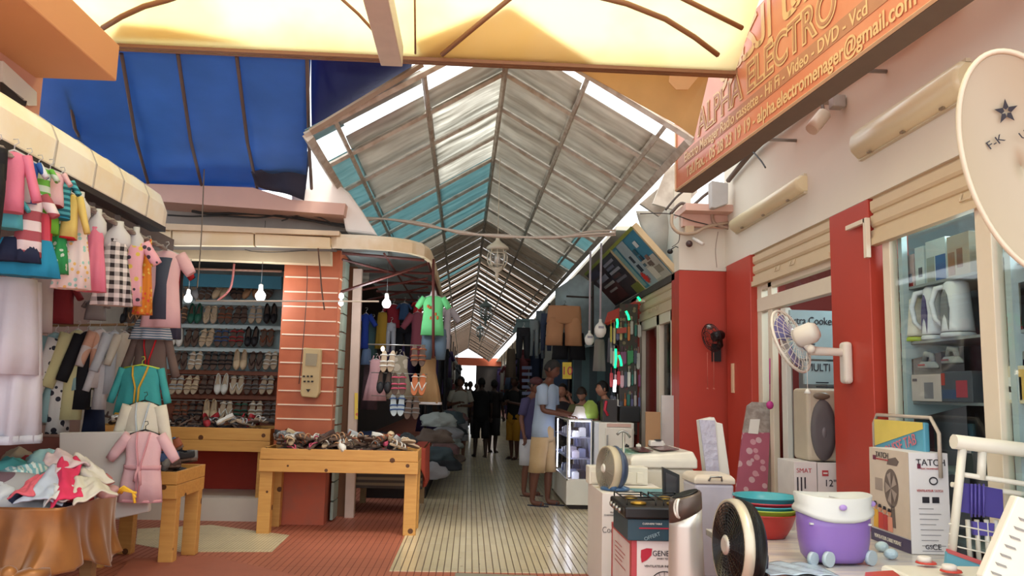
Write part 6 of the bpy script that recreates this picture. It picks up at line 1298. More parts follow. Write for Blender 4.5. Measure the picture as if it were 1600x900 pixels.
# white tarpaulin pieces between roof edge and recess wall
mb = MB(); mb.grid(lambda u, v: (aY(1000 + 60 * u, 322 - 4 * u, 9.3).lerp(aY(1035 + 27 * u, 408 + 10 * u, 9.3), v)) + Vector((0, .25 + .06 * math.sin(7 * v + 3 * u), 0)), 10, 12); mesh('white_sheet', mb, mat('white_sheet', '#c9c2b6', .7, bump=.3, trans=.3), 'creased whitish sheet between the blue banner and the recess wall', 'sheet', solid=.004)
for (pts, nm, lb, cc) in (([(1040, 268), (1072, 240), (1090, 300), (1062, 330), (1020, 318)], 'plaster_patch', 'sunlit rough white plaster patch beside the end of the sign', '#d9d1c4'), ([(1000, 318), (1048, 278), (1062, 300), (1030, 338)], 'sheet_metal', 'weathered tin sheet at the lower end of the roof edge', '#a59a8c')):
    mb = MB(); pxp(mb, pts, 9.25 if 'plaster' in nm else 9.4, .05); mesh(nm, mb, mat(nm + 'm', cc, .8, pat='grime', c2='#b9ada0', s=5), lb, 'sheet')
# sloping advertising boards over the far shopfront
XA, ZA, XB, ZB = 1.86, 3.43, 2.36, 2.89
def board(y0, y1, nm, label, m, edge):
    t = T(nm, label, 'banner'); d = Vector((XB - XA, 0, ZB - ZA)); n = Vector((d.z, 0, -d.x)).normalized()
    n = -n if n.x > 0 else n
    F = lambda u, v, o=0: Vector((XA, y0 + (y1 - y0) * v, ZA)) + d * u + n * o
    mb = MB(); mb.prism([F(0, 0), F(1, 0), F(1, 1), F(0, 1)], -n * .05); mb.build('panel', m, t)
    mb = MB(); mb.prism([F(-.01, 0, .003), F(.05, 0, .003), F(.05, 1, .003), F(-.01, 1, .003)], n * .004); mb.build('edge_strip', mat('olive_edge', '#8f9a3a', .5), t)
    mb = MB(); mb.prism([F(0, -.02, .006), F(1, -.02, .006), F(1, .02, .006), F(0, .02, .006)], -n * .07); mb.build('frame_bar', mat('frame_beige', '#cdb68f', .5), t)
    return t, F, n
t, F, n_ = board(9.25, 10.75, 'blue_banner', 'tilted blue and white advertising board with appliance pictures and red star', mat('banner_blue', '#3a87a6', .4), '#8f9a3a')
def patch(F, n_, t, u0, u1, v0, v1, cc, nm='picture', o=.006):
    mb = MB(); mb.prism([F(u0, v0, o), F(u1, v0, o), F(u1, v1, o), F(u0, v1, o)], n_ * .002); mb.build(nm, mat('bn' + cc, cc, .5), t)
patch(F, n_, t, .06, 1, .5, .8, '#9fb0b8'); patch(F, n_, t, .55, 1, .05, .5, '#b5b3a8', o=.005); patch(F, n_, t, .1, .95, .86, .97, '#7fa9a8')
for (u0, u1, v0, v1, cc) in ((.2, .32, .2, .3, '#d5dde0'), (.3, .42, .38, .46, '#2c5566'), (.45, .55, .36, .44, '#33404d'), (.35, .5, .62, .7, '#2b3a4a'), (.55, .7, .6, .7, '#2b3340'), (.62, .72, .22, .36, '#6a5a52'), (.75, .88, .12, .3, '#8a8478'), (.5, .6, .2, .3, '#7c5a50'), (.7, .95, .3, .48, '#cfcbbd'), (.6, .66, .42, .5, '#4a6c7c'), (.8, .9, .62, .68, '#8d5c6c')): patch(F, n_, t, u0, u1, v0, v1, cc, o=.01)
mb = MB(); pts = []
for k in range(24): a = 2 * math.pi * k / 24; r = .075 if k % 2 else .115; pts.append(F(.82 + r * 1.2 * math.cos(a), .72 + r * .7 * math.sin(a), .014))
mb.prism(pts, n_ * .002); mb.build('red_star', mat('star_red', '#cf2a22', .5), t)
t, F, n_ = board(10.8, 13.2, 'dark_banner', 'tilted dark advertising board with brown and white electronics pictures', mat('banner_dark', '#1e1a26', .4, pat='grime', c2='#3d2428', s=2), '')
for k in range(5): patch(F, n_, t, .15 + k * .1, .21 + k * .1, .1 + .08 * (k % 2), .4, ('#8c8c9c', '#6a6a80', '#a5a5b0', '#5a3530', '#77737c')[k])
patch(F, n_, t, .3, .42, .5, .85, '#9a9aa8'); patch(F, n_, t, .5, .56, .45, .8, '#b0a8a4'); patch(F, n_, t, .65, .7, .5, .75, '#a39a96'); patch(F, n_, t, .55, .95, .4, .95, '#5a2824', o=.004); patch(F, n_, t, .1, .25, .6, .9, '#4c4a60'); patch(F, n_, t, .8, 1, .0, .2, '#7d8238')
t = T('red_awning_arm', 'red sloping board under the dark banner at the phone stall', 'board'); mb = MB(); mb.prism([aY(945, 505, 11.3), aY(950, 488, 11.3), aY(1000, 468, 11.0), aY(1000, 482, 11.0), aY(950, 508, 11.3)], (0, .06, 0)); mb.build('board', m_red, t); mb = MB(); mb.cbox(aY(1001, 470, 11.0), (.12, .05, .04)); mb.build('end_bracket', m_al, t)
# long lamps on rods
for i, (x, y0, y1, Yl) in enumerate(((921, 392, 527, 10.6), (938, 380, 512, 10.3))):
    t = T('hanging_lamp', ('left', 'right')[i] + ' of two white teardrop lamps on long rods before the shorts', 'lamp'); p = aY(x, y1, Yl); top = aY(x, y0, Yl); xx = p.x
    s_ = .82 if i == 0 else 1
    mb = MB(); mb.tube([(xx, Yl, top.z), (xx, Yl, p.z + .1)], .014, 8); mb.build('rod', mat('rod_lilac', '#a59ba3', .4), t)
    mb = MB(); mb.lathe([(.015, -.13), (.045, -.12), (.075, -.07), (.08, -.02), (.06, .03), (.03, .06), (.02, .08), (.02, .11)], (xx, Yl, p.z), 20, Matrix.Scale(s_, 3)); mb.build('lamp_body', m_white, t)
    mb = MB(); mb.cbox((xx, Yl - .075 * s_, p.z + .0), (.07, .01, .03)); mb.build('label', mat('grey_ink'), t)
# wire across the alley and lanterns
for i, dy in enumerate((0, 3, -4)):
    cable([(566, 344 + dy), (600, 342), (660, 351 + dy * .6), (720, 363 - dy * .5), (780, 369 + dy * .5), (860, 371 - dy * .4), (920, 366 + dy), (962, 364 + dy)], 8.75 + .03 * i, .012, mat('wire_pale', '#b9ada0', .6), ('upper', 'middle', 'lower')[i] + ' pale wire of the three sagging across the alley under the roof')
def lantern(px, py, Y, h, m, label):
    t = T('lantern', label, 'lantern'); p = aY(px, py, Y); k = h / .6
    def L(pr, nm, n=8): mb = MB(); mb.lathe([(r * k, z * k) for r, z in pr], p, n); mb.build(nm, m, t)
    L([(.09, .12), (.15, .13), (.14, .16), (.09, .2), (.06, .22), (.03, .25), (.02, .3), (.012, .33)], 'cap', 16); L([(.01, -.3), (.02, -.28), (.014, -.24), (.03, -.22), (.02, -.18), (.07, -.14), (.08, -.12)], 'finial', 12)
    mb = MB()
    for q_ in range(8):
        a = 2 * math.pi * q_ / 8; mb.tube([p + Vector((r * k * math.cos(a), r * k * math.sin(a), z * k)) for r, z in ((.08, -.12), (.125, -.04), (.13, .04), (.1, .12))], .008 * k, 5)
    for z, r in ((-.08, .105), (.07, .125), (-.12, .08)): mb.tube([p + Vector((r * k * math.cos(a), r * k * math.sin(a), z * k)) for a in [2 * math.pi * i / 16 for i in range(17)]], .006 * k, 4)
    mb.build('cage', m, t)
    mb = MB(); mb.lathe([(.035 * k, -.1 * k), (.04 * k, .06 * k)], p, 10); mb.build('candle_lamp', mat('candle_grey', '#c9c7c0', .5), t)
    mb = MB(); mb.lathe([(.075 * k, -.12 * k), (.118 * k, -.04 * k), (.122 * k, .04 * k), (.095 * k, .12 * k)], p, 16, cap=False); mb.build('glass_panes', m_glass, t)
    mb = MB(); mb.tube([p + Vector((0, 0, .33 * k)), Vector((p.x, p.y, 4.6))], .006, 5); mb.build('chain', m, t)
lantern(777, 405, 10.6, .62, mat('lantern_white', '#d9d2c0', .5), 'white ornate lantern hanging below the roof ridge, nearest one')
lantern(759, 489, 17.8, .62, mat('lantern_grey', '#8fa09d', .5), 'greenish grey lantern further down the alley behind the white one')
lantern(750, 520, 27.0, .6, mat('lantern_grey'), 'small dim lantern deep in the alley below the other two')
# ================================================================ phone stall, display case and fridge
t = T('display_case', 'lit glass display case with white base beside the man in the blue shirt', 'display case')
cx0, cx1, cy0, cy1, cz = 1.24, 1.56, 10.2, 11.9, 1.12
mb = MB(); bx(mb, cx0, cx1, cy0, cy1, .06, .36); mb.build('base', m_whitem, t, bevel=.006)
mb = MB(); bx(mb, cx0 + .05, cx1, cy0 + .05, cy1, 0, .06); mb.build('plinth', m_dark, t)
mb = MB()
for x in (cx0, cx1 - .02): 
    for y in (cy0, cy1 - .02): bx(mb, x, x + .016, y, y + .016, .36, cz)
for z in (.36, cz - .02): bx(mb, cx0, cx1, cy0, cy0 + .016, z, z + .018); bx(mb, cx0, cx0 + .016, cy0, cy1, z, z + .018)
mb.build('frame', m_whitem, t)
mb = MB(); bx(mb, cx0 + .005, cx0 + .01, cy0, cy1, .37, cz); bx(mb, cx0, cx1, cy0 + .005, cy0 + .01, .37, cz); bx(mb, cx0, cx1, cy0, cy1, cz, cz + .006); mb.build('glass_panel', m_glass, t)
for z in (.62, .88): mb = MB(); bx(mb, cx0 + .02, cx1 - .02, cy0 + .03, cy1, z, z + .012); mb.build('glass_shelf', mat('shelf_lilac', '#b9bfe0', .2), t)
mb = MB(); bx(mb, cx1 - .01, cx1, cy0 + .02, cy1, .37, cz); mb.build('back_panel', mat('case_back', '#5c6a96', .4, pat='grime', c2='#b9c3e8', s=6), t)
led = mat('led_white', '#ffffff', .3, emit='#dfe6ff', es=14, var=0)
for (x, y, z0, z1) in ((cx0 + .03, cy0 + .03, .4, 1.08), (cx0 + .03, cy1 - .3, .4, 1.08)): mb = MB(); bx(mb, x, x + .012, y, y + .012, z0, z1); mb.build('led_strip', led, t)
mb = MB(); bx(mb, cx0 + .03, cx1 - .02, cy0 + .03, cy0 + .045, cz - .03, cz - .02); mb.build('led_strip', led, t)
k_ = 0
for z in (.37, .632, .892):
    for j in range(9):
        cc = rnd.choice(['#d9dbe6', '#aeb8dd', '#2c3350', '#e6e4e0', '#5c6fae', '#c9c3d2', '#33304a']); y = cy0 + .08 + (j % 5) * .13 + (j // 5) * .7; x = cx0 + .05 + .1 * (j % 2) + .03
        mb = MB(); h = rnd.uniform(.05, .13); mb.box((x, y, z + .001), (x + .09, y + .09, z + h)); mb.box((x + .01, y + .01, z + h), (x + .08, y + .08, z + h + .01))
        mesh('phone_box', mb, mat('pb' + cc, cc, .4), f"small {'pale' if cc[1] in 'adec' else 'dark'} box on the {('bottom', 'middle', 'top')[int((z - .3) / .26)]} level inside the lit display case", 'box', 'boxes in the lit display case', bevel=.003)
t = T('small_fridge', 'white under-counter fridge with closed door beside the lit display case', 'fridge'); x0, x1 = 1.585, 2.02
mb = MB(); bx(mb, x0, x1, 9.85, 10.4, .02, 1.1); mb.build('body', m_whitem, t, bevel=.008)
mb = MB(); bx(mb, x0 + .08, x1 - .02, 9.82, 9.85, .05, 1.04); mb.build('door', mat('fridge_door', '#d9d3c8', .35), t, bevel=.012); mb = MB(); bx(mb, x0 + .1, x1 - .04, 9.835, 9.85, 1.05, 1.09); mb.build('top_strip', mat('strip_pinkish', '#c9a79a', .4), t); mb = MB(); bx(mb, x0 + .09, x0 + .11, 9.80, 9.82, .7, .95); mb.build('handle', m_steel, t)
mb = MB(); mb.grid(lambda u, v: (1.5 + .17 * u, 10.35 + .02 * math.sin(6 * u), 1.127 + .22 * v * (1 - .3 * abs(u - .5))), 8, 8); p = Vector((1.56, 10.36, 1.127))
mb = MB(); mb.loft([(1.56, 10.4, 1.36, .03, .02, 0), (1.56, 10.4, 1.3, .09, .05, 0, .1, 3, 0), (1.55, 10.4, 1.2, .12, .07, 0, .12, 4, 1), (1.55, 10.4, 1.128, .11, .07, 0)], 20); mesh('green_bag', mb, mat('green_bag', '#8fa548', .5), 'crumpled lime green bag on top of the lit display case', 'bag')
mb = MB(); mb.loft([(1.42, 10.38, 1.28, .05, .03, 0), (1.44, 10.38, 1.2, .1, .05, 0, .15, 3, 0), (1.42, 10.38, 1.128, .13, .06, 0)], 18); mesh('white_cloth', mb, m_paper, 'white crumpled cloth beside the green bag on the display case', 'cloth')
t = T('phone_carton', 'dark carton with red ribbon on top of the small white fridge', 'box'); mb = MB(); bx(mb, 1.66, 1.84, 10.0, 10.2, 1.102, 1.38); mb.build('carton', mat('dk_carton', '#2b2422', .4), t, bevel=.004)
mb = MB(); mb.tube([(1.7, 9.99, 1.36), (1.68, 9.985, 1.25), (1.72, 9.985, 1.18)], .018, 8); mb.build('red_band', mat('logo_red'), t)
mb = MB(); bx(mb, 1.88, 2.14, 10.05, 10.25, 1.102, 1.3); mesh('radio_box', mb, m_black, 'black flat box at the right end of the fridge top', 'box', bevel=.01)
# hanging phone straps and gadgets
cols = ['#c9b23c', '#d9772c', '#c7303a', '#d6a5ae', '#3c8a54', '#6d6a90', '#b9b1a9', '#8a4a70', '#d8c28c', '#4a4c5a', '#e0d8cc', '#2f6f60']
nmz = ['yellow', 'orange', 'red', 'pink', 'green', 'violet', 'grey', 'plum', 'sand', 'slate', 'cream', 'teal']
lv = ['top', 'second', 'third', 'lowest']
for r_ in range(4):
    for j in range(9):
        i = rnd.randrange(12); x = 955 + j * 5.4 + rnd.uniform(-1, 1); y = 500 + r_ * 38 + rnd.uniform(-6, 6); Y = 10.985; p = aY(x, y, Y); q_ = aY(x, y + rnd.uniform(22, 34), Y)
        t_ = MB(); t_.tube([p, p.lerp(q_, .3)], .004, 4); w = rnd.uniform(.012, .026)
        t_.cbox(p.lerp(q_, .65), (w * 2, .02, (p.z - q_.z) * .7)); t_.sphere(q_, (w, .01, w), 8, 6)
        mesh('phone_strap', t_, mat('ps' + cols[i], cols[i], .4), f'{nmz[i]} strap hanging in the {lv[r_]} row of the phone stall wall', 'phone strap', 'straps hanging in the phone stall')
mb = MB(); bx(mb, 2.05, 2.3, 11.0, 11.04, .9, 2.7); mesh('strap_board', mb, mat('strap_board', '#4a423c', .8, pat='floral', c2='#8a7a60', s=14, c3='#5c3a3a'), 'dark pegboard behind the hanging phone straps', 'board')
grl = mat('led_green', '#19d27a', .3, emit='#12e07a', es=2.2, var=0)
for (x0, y0, x1, y1, lb) in ((964, 498, 964, 512, 'short green light strip high on the phone stall'), (978, 486, 983, 500, 'green lit plate beside the red sloping board'), (962, 545, 961, 575, 'long green light strip in the middle of the phone stall'), (967, 555, 971, 572, 'thin slanted green light strip beside the long one'), (996, 464, 1000, 470, 'small green light on top of the red sloping board')):
    mb = MB(); mb.tube([aY(x0, y0, 10.7), aY((x0 + x1) / 2 + 1, (y0 + y1) / 2, 10.7), aY(x1, y1, 10.7)], .016, 6); mesh('green_light', mb, grl, lb, 'light strip')
mb = MB(); mb.tube([aY(961, 594, 10.7), aY(960, 612, 10.7)], .02, 6); mesh('white_light', mb, m_bulb, 'short white light strip right of the clerk', 'light strip')
mb = MB(); pxp(mb, [(965, 513), (979, 511), (979, 520), (965, 521)], 10.8, .08); mesh('red_box', mb, m_red, 'small red box high in the phone stall', 'box')
for (x0, x1, y0, y1, cc, lb) in ((926, 948, 530, 580, '#8d857e', 'grey cloth hanging under the right teardrop lamp'), (948, 962, 528, 566, '#83818a', 'grey phone cover bunch left of the green strips'), (950, 968, 516, 540, '#5e5a62', 'dark grey bundle hanging below the red sloping board')):
    G(x0, x1, y0, y1, 11.2, 'cloth', fab('s' + cc, cc), lb, 'cloths hanging in the phone stall', hanger=False)
mb = MB(); bx(mb, 1.62, 2.3, 12.7, 12.8, 0, 2.6); mesh('stall_partition', mb, mat('teal_partition', '#4f6a6c', .6, pat='stripev', c2='#3c4a4d', s=4), 'teal and grey striped partition behind the phone stall clerk', 'partition')
t = T('price_sign', 'yellow price card with red figure hanging behind the man in the blue shirt', 'sign'); mb = MB(); pxp(mb, [(879, 566), (893, 566), (893, 592), (879, 592)], 11.6, .01); mb.build('card', mat('card_yellow', '#d8b51e', .5), t); text('10', .17, FACE(aY(886, 580, 11.59)), mat('logo_red'), t)
for (x0, x1, y0, y1, Y, cc, lb) in ((1009, 1032, 644, 700, 9.0, '#a07a55', 'brown cardboard sheet leaning on the slim red column'), (1034, 1057, 618, 680, 9.25, '#c9c5c0', 'white appliance carton in the set-back shopfront')):
    mb = MB(); a, b_ = aY(x0, y1, Y), aY(x1, y0, Y); mb.box((a.x, Y, 0), (b_.x, Y + .04, b_.z)); mesh('leaning_carton', mb, mat('lc' + cc, cc, .6), lb, 'carton', bevel=.004)
# shorts and trousers above the phone stall
gs = 'garments hanging above the phone stall'
G(850, 914, 478, 540, 11.5, 'shorts', fab('rust', '#b5835f'), 'rust brown shorts hanging left of the teardrop lamps', gs, hanger=m_black, d=.08, wf=.92)
G(862, 916, 520, 562, 11.9, 'shorts', blk, 'black shorts hanging behind the rust brown ones', gs, hanger=False)
for i, (x0, x1, y0, y1, cc, lb) in enumerate(((838, 852, 486, 560, '#5f6a72', 'grey jeans with pale hem left of the rust brown shorts'), (828, 842, 500, 556, '#7d8688', 'pale grey trousers hanging left of the grey jeans'), (846, 862, 490, 548, '#38425a', 'dark blue jeans between grey jeans and rust shorts'), (808, 828, 512, 560, '#17181e', 'black coat at the left end of the trousers row'))):
    G(x0, x1, y0, y1, 12.4 - .1 * i, 'trousers', fab('tr' + cc, cc), lb, gs, d=.06, wf=1.2)
mb = MB(); pxp(mb, [(868, 452), (905, 428), (938, 452), (962, 478), (930, 540), (905, 545), (868, 520)], 12.2, .05); mesh('grey_sheet', mb, mat('sheet_grey', '#6f7a7b', .7, pat='streak', c2='#9fb3ba', s=2), 'grey and pale blue sheet hanging behind rust shorts and lamps', 'sheet')
mb = MB(); mb.tube([aY(926, 440, 11.8), aY(926, 540, 11.8)], .02, 6); mb.tube([aY(885, 463, 11.8), aY(926, 465, 11.8)], .015, 6); mesh('dark_post', mb, m_dark, 'dark post with red crossbar between the teardrop lamps', 'post')
mb = MB(); mb.tube([aY(806, 500, 13.0), aY(860, 500, 13.0)], .02, 6); pxp(mb, [(808, 500), (850, 500), (838, 512), (800, 520)], 13.05, .03); mesh('stall_awning', mb, mat('awning_greyteal', '#5d7274', .6), 'small grey teal awning over the shaded right stalls', 'awning')
# ================================================================ LEFT STALL PAST THE PILLAR
t = T('curved_awning', 'cream curved awning edge on red steel trusses right of the orange pillar', 'awning')
path = [(-1.43, 8.25), (-1.1, 8.26), (-.85, 8.32), (-.66, 8.44), (-.54, 8.62), (-.48, 8.9), (-.47, 9.4), (-.47, 10.6), (-.48, 12.0), (-.5, 14.0)]
mb = MB(); mb.ring([[Vector((x, y, 2.88)), Vector((x, y, 2.99)), Vector((x - .03, y + .02, 3.03)), Vector((x - .09, y + .08, 3.04)), Vector((x - .05, y + .04, 2.88))] for x, y in path], True, False); mb.build('edge_cover', mat('awning_cream2', '#dfc9a2', .6, pat='grime', c2='#e9dcc2', s=3), t)
mb = MB(); mb.add([(x - .05, y + .04, 3.0) for x, y in path] + [(-1.42, 14.0, 2.92), (-1.42, 8.6, 2.92)], [tuple(range(len(path) + 2))], False); mb.build('sheet', mat('awning_sheet', '#9aa3a3', .5, trans=.35), t, solid=.005)
m_tr = mat('truss_red', '#5a2a24', .6)
for (a, b_, r) in (((-1.4, 8.5, 2.45), (-.52, 9.2, 2.9), .016), ((-1.4, 8.45, 2.86), (-.55, 8.75, 2.86), .016), ((-1.4, 8.5, 2.8), (-.5, 10.2, 2.8), .014), ((-1.4, 9.6, 2.84), (-.5, 9.6, 2.84), .016), ((-1.4, 10.6, 2.84), (-.5, 10.6, 2.84), .016), ((-1.4, 11.6, 2.84), (-.5, 11.6, 2.84), .016), ((-1.4, 9.6, 2.6), (-.55, 9.6, 2.78), .013), ((-.52, 9.0, 2.88), (-.52, 14, 2.88), .016), ((-.95, 8.4, 2.86), (-.95, 14, 2.86), .014), ((-1.4, 12.6, 2.84), (-.5, 12.6, 2.84), .016), ((-1.4, 10.6, 2.6), (-.6, 10.6, 2.8), .013)):
    mb = MB(); mb.tube([a, b_], r, 4); mb.build('truss_bar', m_tr, t)
mb = MB(); mb.tube([aY(677, 405, 9.1), aY(677, 560, 9.1)], .018, 6); mb.build('post', m_tr, t)
mb = MB(); p = aY(546, 560, 9.4); bx(mb, p.x - .06, p.x + .04, 9.4, 9.5, 0, 2.86); mesh('wooden_post', mb, mat('post_brown', '#7a5236', .7), 'brown wooden post right of the orange pillar', 'post')
mb = MB(); a, b_ = aY(559, 420, 9.3), aY(551, 690, 9.3); mb.prism([a + Vector((-.05, 0, 0)), a + Vector((.05, 0, 0)), (b_.x + .05, 9.3, 0), (b_.x - .05, 9.3, 0)], (0, .08, 0)); mesh('pale_post', mb, mat('post_pale', '#c2a899', .6), 'pale leaning post with yellow sticker beside the wooden post', 'post')
mb = MB(); pxp(mb, [(554, 614), (559, 614), (559, 655), (554, 655)], 9.28, .01); mesh('yellow_sticker', mb, mat('sticker', '#d8b53c', .5, pat='floral', c2='#c9603c', s=20), 'narrow yellow and orange sticker low on the pale post', 'sticker')
mb = MB(); pxp(mb, [(540, 405), (578, 408), (576, 445), (560, 440), (542, 425)], 9.6, .04); mesh('tin_sheet', mb, mat('tin', '#7d7468', .6, pat='stripeh', c2='#5f584e', s=14), 'ribbed tin sheet under the awning beside the pale post', 'sheet')
gk = 'goods hanging in the stall right of the pillar'
tt = G(655, 700, 462, 524, 9.25, 'shirt', fab('mint', '#6fce86'), 'mint green child tee with printed pictures at the alley edge', gk, sl=.3, bust=False, pr=('print', fab('printo', '#c9703c')), d=.05)
mb = MB(); mb.loft([(0, 0, .06, .025, .02, 0), (0, 0, .0, .05, .03, .2)], 12); mb.build('bust', mat('grey_bust'), tt)
G(658, 700, 514, 562, 9.35, 'trousers', fab('jeans', '#5c6f80'), 'blue jeans hanging under the mint green tee', gk, hanger=False)
G(570, 606, 562, 626, 9.6, 'dress', fab('palepinkd', '#cfa3a8'), 'pale pink dress hanging left of the displayed sandals', gk, d=.05)
G(648, 692, 556, 632, 9.5, 'dress', fab('tandress', '#a5825a'), 'tan dress with white hem at the alley edge', gk, trim=wht, d=.06)
G(602, 648, 556, 624, 9.8, 'slip', fab('greycream', '#a59a86', '#cfc4b2', 'floral', 7), 'grey and cream dress behind the displayed sandals', gk, d=.05)
DK = [(566, 578, 490, 545, 'shirt', '#1f3f9c', 'blue jersey with white stripes next to the pale post'), (590, 606, 488, 545, 'cloth', '#a8862c', 'mustard yellow cloth under the stall bulb'), (604, 626, 476, 512, 'shirt', '#8d2030', 'crimson top right of the stall bulb'), (618, 646, 506, 556, 'trousers', '#10131f', 'black trousers in the middle of the stall'), (643, 662, 488, 560, 'shirt', '#8a4858', 'dusty pink patterned top left of the mint green tee'), (624, 640, 474, 500, 'shirt', '#2c4a70', 'dark blue top between the red tops'),
      (646, 660, 472, 492, 'shirt', '#c02c30', 'bright red top high behind the mint green tee'), (576, 590, 500, 560, 'cloth', '#4f6f70', 'grey green cloth beside the blue jersey'), (566, 580, 545, 570, 'cloth', '#6b83a8', 'pale blue cloth under the blue jersey'), (605, 618, 505, 550, 'trousers', '#aab0bb', 'pale trousers hanging below the crimson top'), (568, 590, 570, 640, 'cloth', '#5f4a50', 'plum cloth hanging left behind the pale pink dress'), (694, 706, 480, 545, 'shirt', '#b5aeb3', 'whitish shirt behind the mint green tee at the alley edge')]
for i, (x0, x1, y0, y1, kd, cc, lb) in enumerate(DK): G(x0, x1, y0, y1, 10.2 + .12 * (i % 4), kd, fab('dk' + cc, cc), lb, gk, wf=1.3, d=.06)
SD = [(606, 565, 'flat', 'white', 'white'), (601, 598, 'closed', 'black', 'black'), (623, 600, 'flat', 'pink', 'raspberry pink'), (654, 556, 'flat', 'cognac', 'cognac brown'), (654, 601, 'thong', 'white', 'orange with white flowers'), (621, 633, 'flat', 'blue', 'turquoise banded'), (644, 638, 'flat', 'grey', 'grey')]
for (x, y, kd, cc, nm) in SD:
    for sd in (0, 1):
        p = aY(x - 6 + 12 * sd, y, 9.02); put_shoe(kd, cc, (p.x, 9.02, p.z), (math.radians(78), rnd.uniform(-.1, .1), 0), f"{('left', 'right')[sd]} shoe of the {nm} pair hanging in the stall beyond the pillar", 'sandals hanging in the stall beyond the pillar', sole='#b9683c' if 'orange' in nm else '#b9c4c8' if cc == 'blue' else None, scale=1.05)
mb = MB(); mb.tube([aY(575, 538, 9.05), aY(665, 540, 9.05)], .008, 5); mb.tube([aY(580, 582, 9.05), aY(668, 585, 9.05)], .005, 5); mb.tube([aY(580, 618, 9.05), aY(660, 620, 9.05)], .005, 5); mesh('display_wires', mb, m_steel, 'thin wires carrying the displayed sandals', 'wire rack')
mb = MB()
for k in range(3): mb.sphere(aY((598, 662, 647)[k], (545, 548, 557)[k], 9.4), (.022, .022, .03), 10, 7)
mesh('small_bulb', mb, mat('warm_lamp', '#ffffff', emit='#ffe2c0', es=5, var=0), 'three small lit lamps among the displayed sandals', 'lamps')
# red cloth table
t = T('stall_table', 'wooden stall table mostly covered by the orange red cloth', 'table'); x0, x1, y0, y1 = -1.38, -.52, 9.5, 10.6
mb = MB(); bx(mb, x0, x1, y0, y1, .72, .76); mb.build('tabletop', m_pine2, t)
for x in (x0 + .06, x1 - .06):
    for y in (y0 + .06, y1 - .06): mb = MB(); mb.cbox((x, y, .36), (.07, .07, .72)); mb.build('leg', m_pine2, t)
mb = MB()
def fn(u, v):
    s_ = u * 2.1
    if s_ < .9: x, y, nx, ny = x0 + s_, y0, 0, -1
    else: x, y, nx, ny = x1, y0 + (s_ - .9) * .9, 1, 0
    dr_ = (.16 if s_ < .8 else .16 + .3 * min(1, (s_ - .8) / .15)); f = .02 * v * math.sin(30 * s_) + .02
    return (x + nx * f, y + ny * f, .775 - dr_ * v)
mb.grid(fn, 60, 8); mb.add([(x0, y0, .777), (x1, y0, .777), (x1, y1, .777), (x0, y1, .777)], [(0, 1, 2, 3)]); mesh('red_tablecloth', mb, fab('redcloth', '#bf5240'), 'orange red cloth over the stall table, hanging at the alley side', 'tablecloth', solid=.004)
mb = MB(); bx(mb, x0, x1, y0 + .05, y0 + .08, .3, .62); mesh('slatted_crate', mb, mat('dark_slat', '#3a2f2a', .8, pat='stripeh', c2='#6a5a48', s=16), 'dark slatted crate below the red table cloth', 'crate')
for i, (x, y, r_, cc, lb) in enumerate(((572, 645, .16, '#2b3a5c', 'navy garment heap at the left on the red table cloth'), (597, 650, .15, '#2a2c33', 'black garment heap on the red table cloth'), (618, 655, .12, '#b22c34', 'red folded garment hanging over the edge of the red table cloth'), (634, 652, .14, '#4a5358', 'grey garment heap at the right on the red table cloth'))):
    p = aY(x, y, 9.85); blob((p.x, 9.85, .83), r_, r_, r_ * .6, fab('st' + cc, cc), lb, 70 + i, group='garments on the red table cloth')
for i in range(12):
    p = Vector((-.45 + .012 * i + rnd.uniform(-.06, .06), 11.2 + i * .28, .3 + .22 * (i % 4))); cc = ('#8f8d90', '#3d4a50', '#6b5a50', '#9aa09c', '#2f3338', '#7a5a58')[i % 6]
    blob(tuple(p), .25, .2, .14, fab('sp' + cc, cc), f"{('grey', 'slate', 'brown', 'pale grey', 'black', 'dull red')[i % 6]} garment in the pile along the left edge of the alley", 90 + i, group='garments piled along the left of the alley')
mb = MB(); bx(mb, -1.4, -.55, 11.0, 14.6, 0, .28); mesh('low_bench', mb, m_dark, 'low dark bench under the garment pile left of the alley', 'bench')
# ================================================================ FURTHER STALLS DOWN THE ALLEY
pal = [('black', '#15161b'), ('navy', '#1d2740'), ('grey', '#5c6064'), ('denim blue', '#3a4a63'), ('brown', '#4c3a30'), ('off-white', '#a5a29c'), ('dark red', '#5a2228'), ('slate', '#3a4046'), ('olive', '#55523a'), ('violet', '#473a66')]
pr_ = {}
def far(kd, ci, loc, rz, side, dist):
    key = (kd, ci)
    nm, cc = pal[ci]
    w_ = {'shirt': 'shirt', 'trousers': 'pair of trousers', 'slip': 'dress', 'shorts': 'pair of shorts'}[kd]
    lb = f'{nm} {w_} hanging {dist} down the {side} side of the alley'
    if key not in pr_:
        o = thing({'shirt': 'hanging_shirt', 'trousers': 'hanging_trousers', 'slip': 'hanging_dress', 'shorts': 'hanging_shorts'}[kd], lb, w_.split()[-1], f'garments hanging along the {side} side', loc, rz)
        garment(kd, .5, {'shirt': .75, 'trousers': 1.0, 'slip': 1.0, 'shorts': .55}[kd], fab('far' + nm, cc), parent=o, seed=ci * 5 + len(kd), d=.09); pr_[key] = o; return o
    o = dup(pr_[key], loc, rz, lb); o['group'] = f'garments hanging along the {side} side'; return o
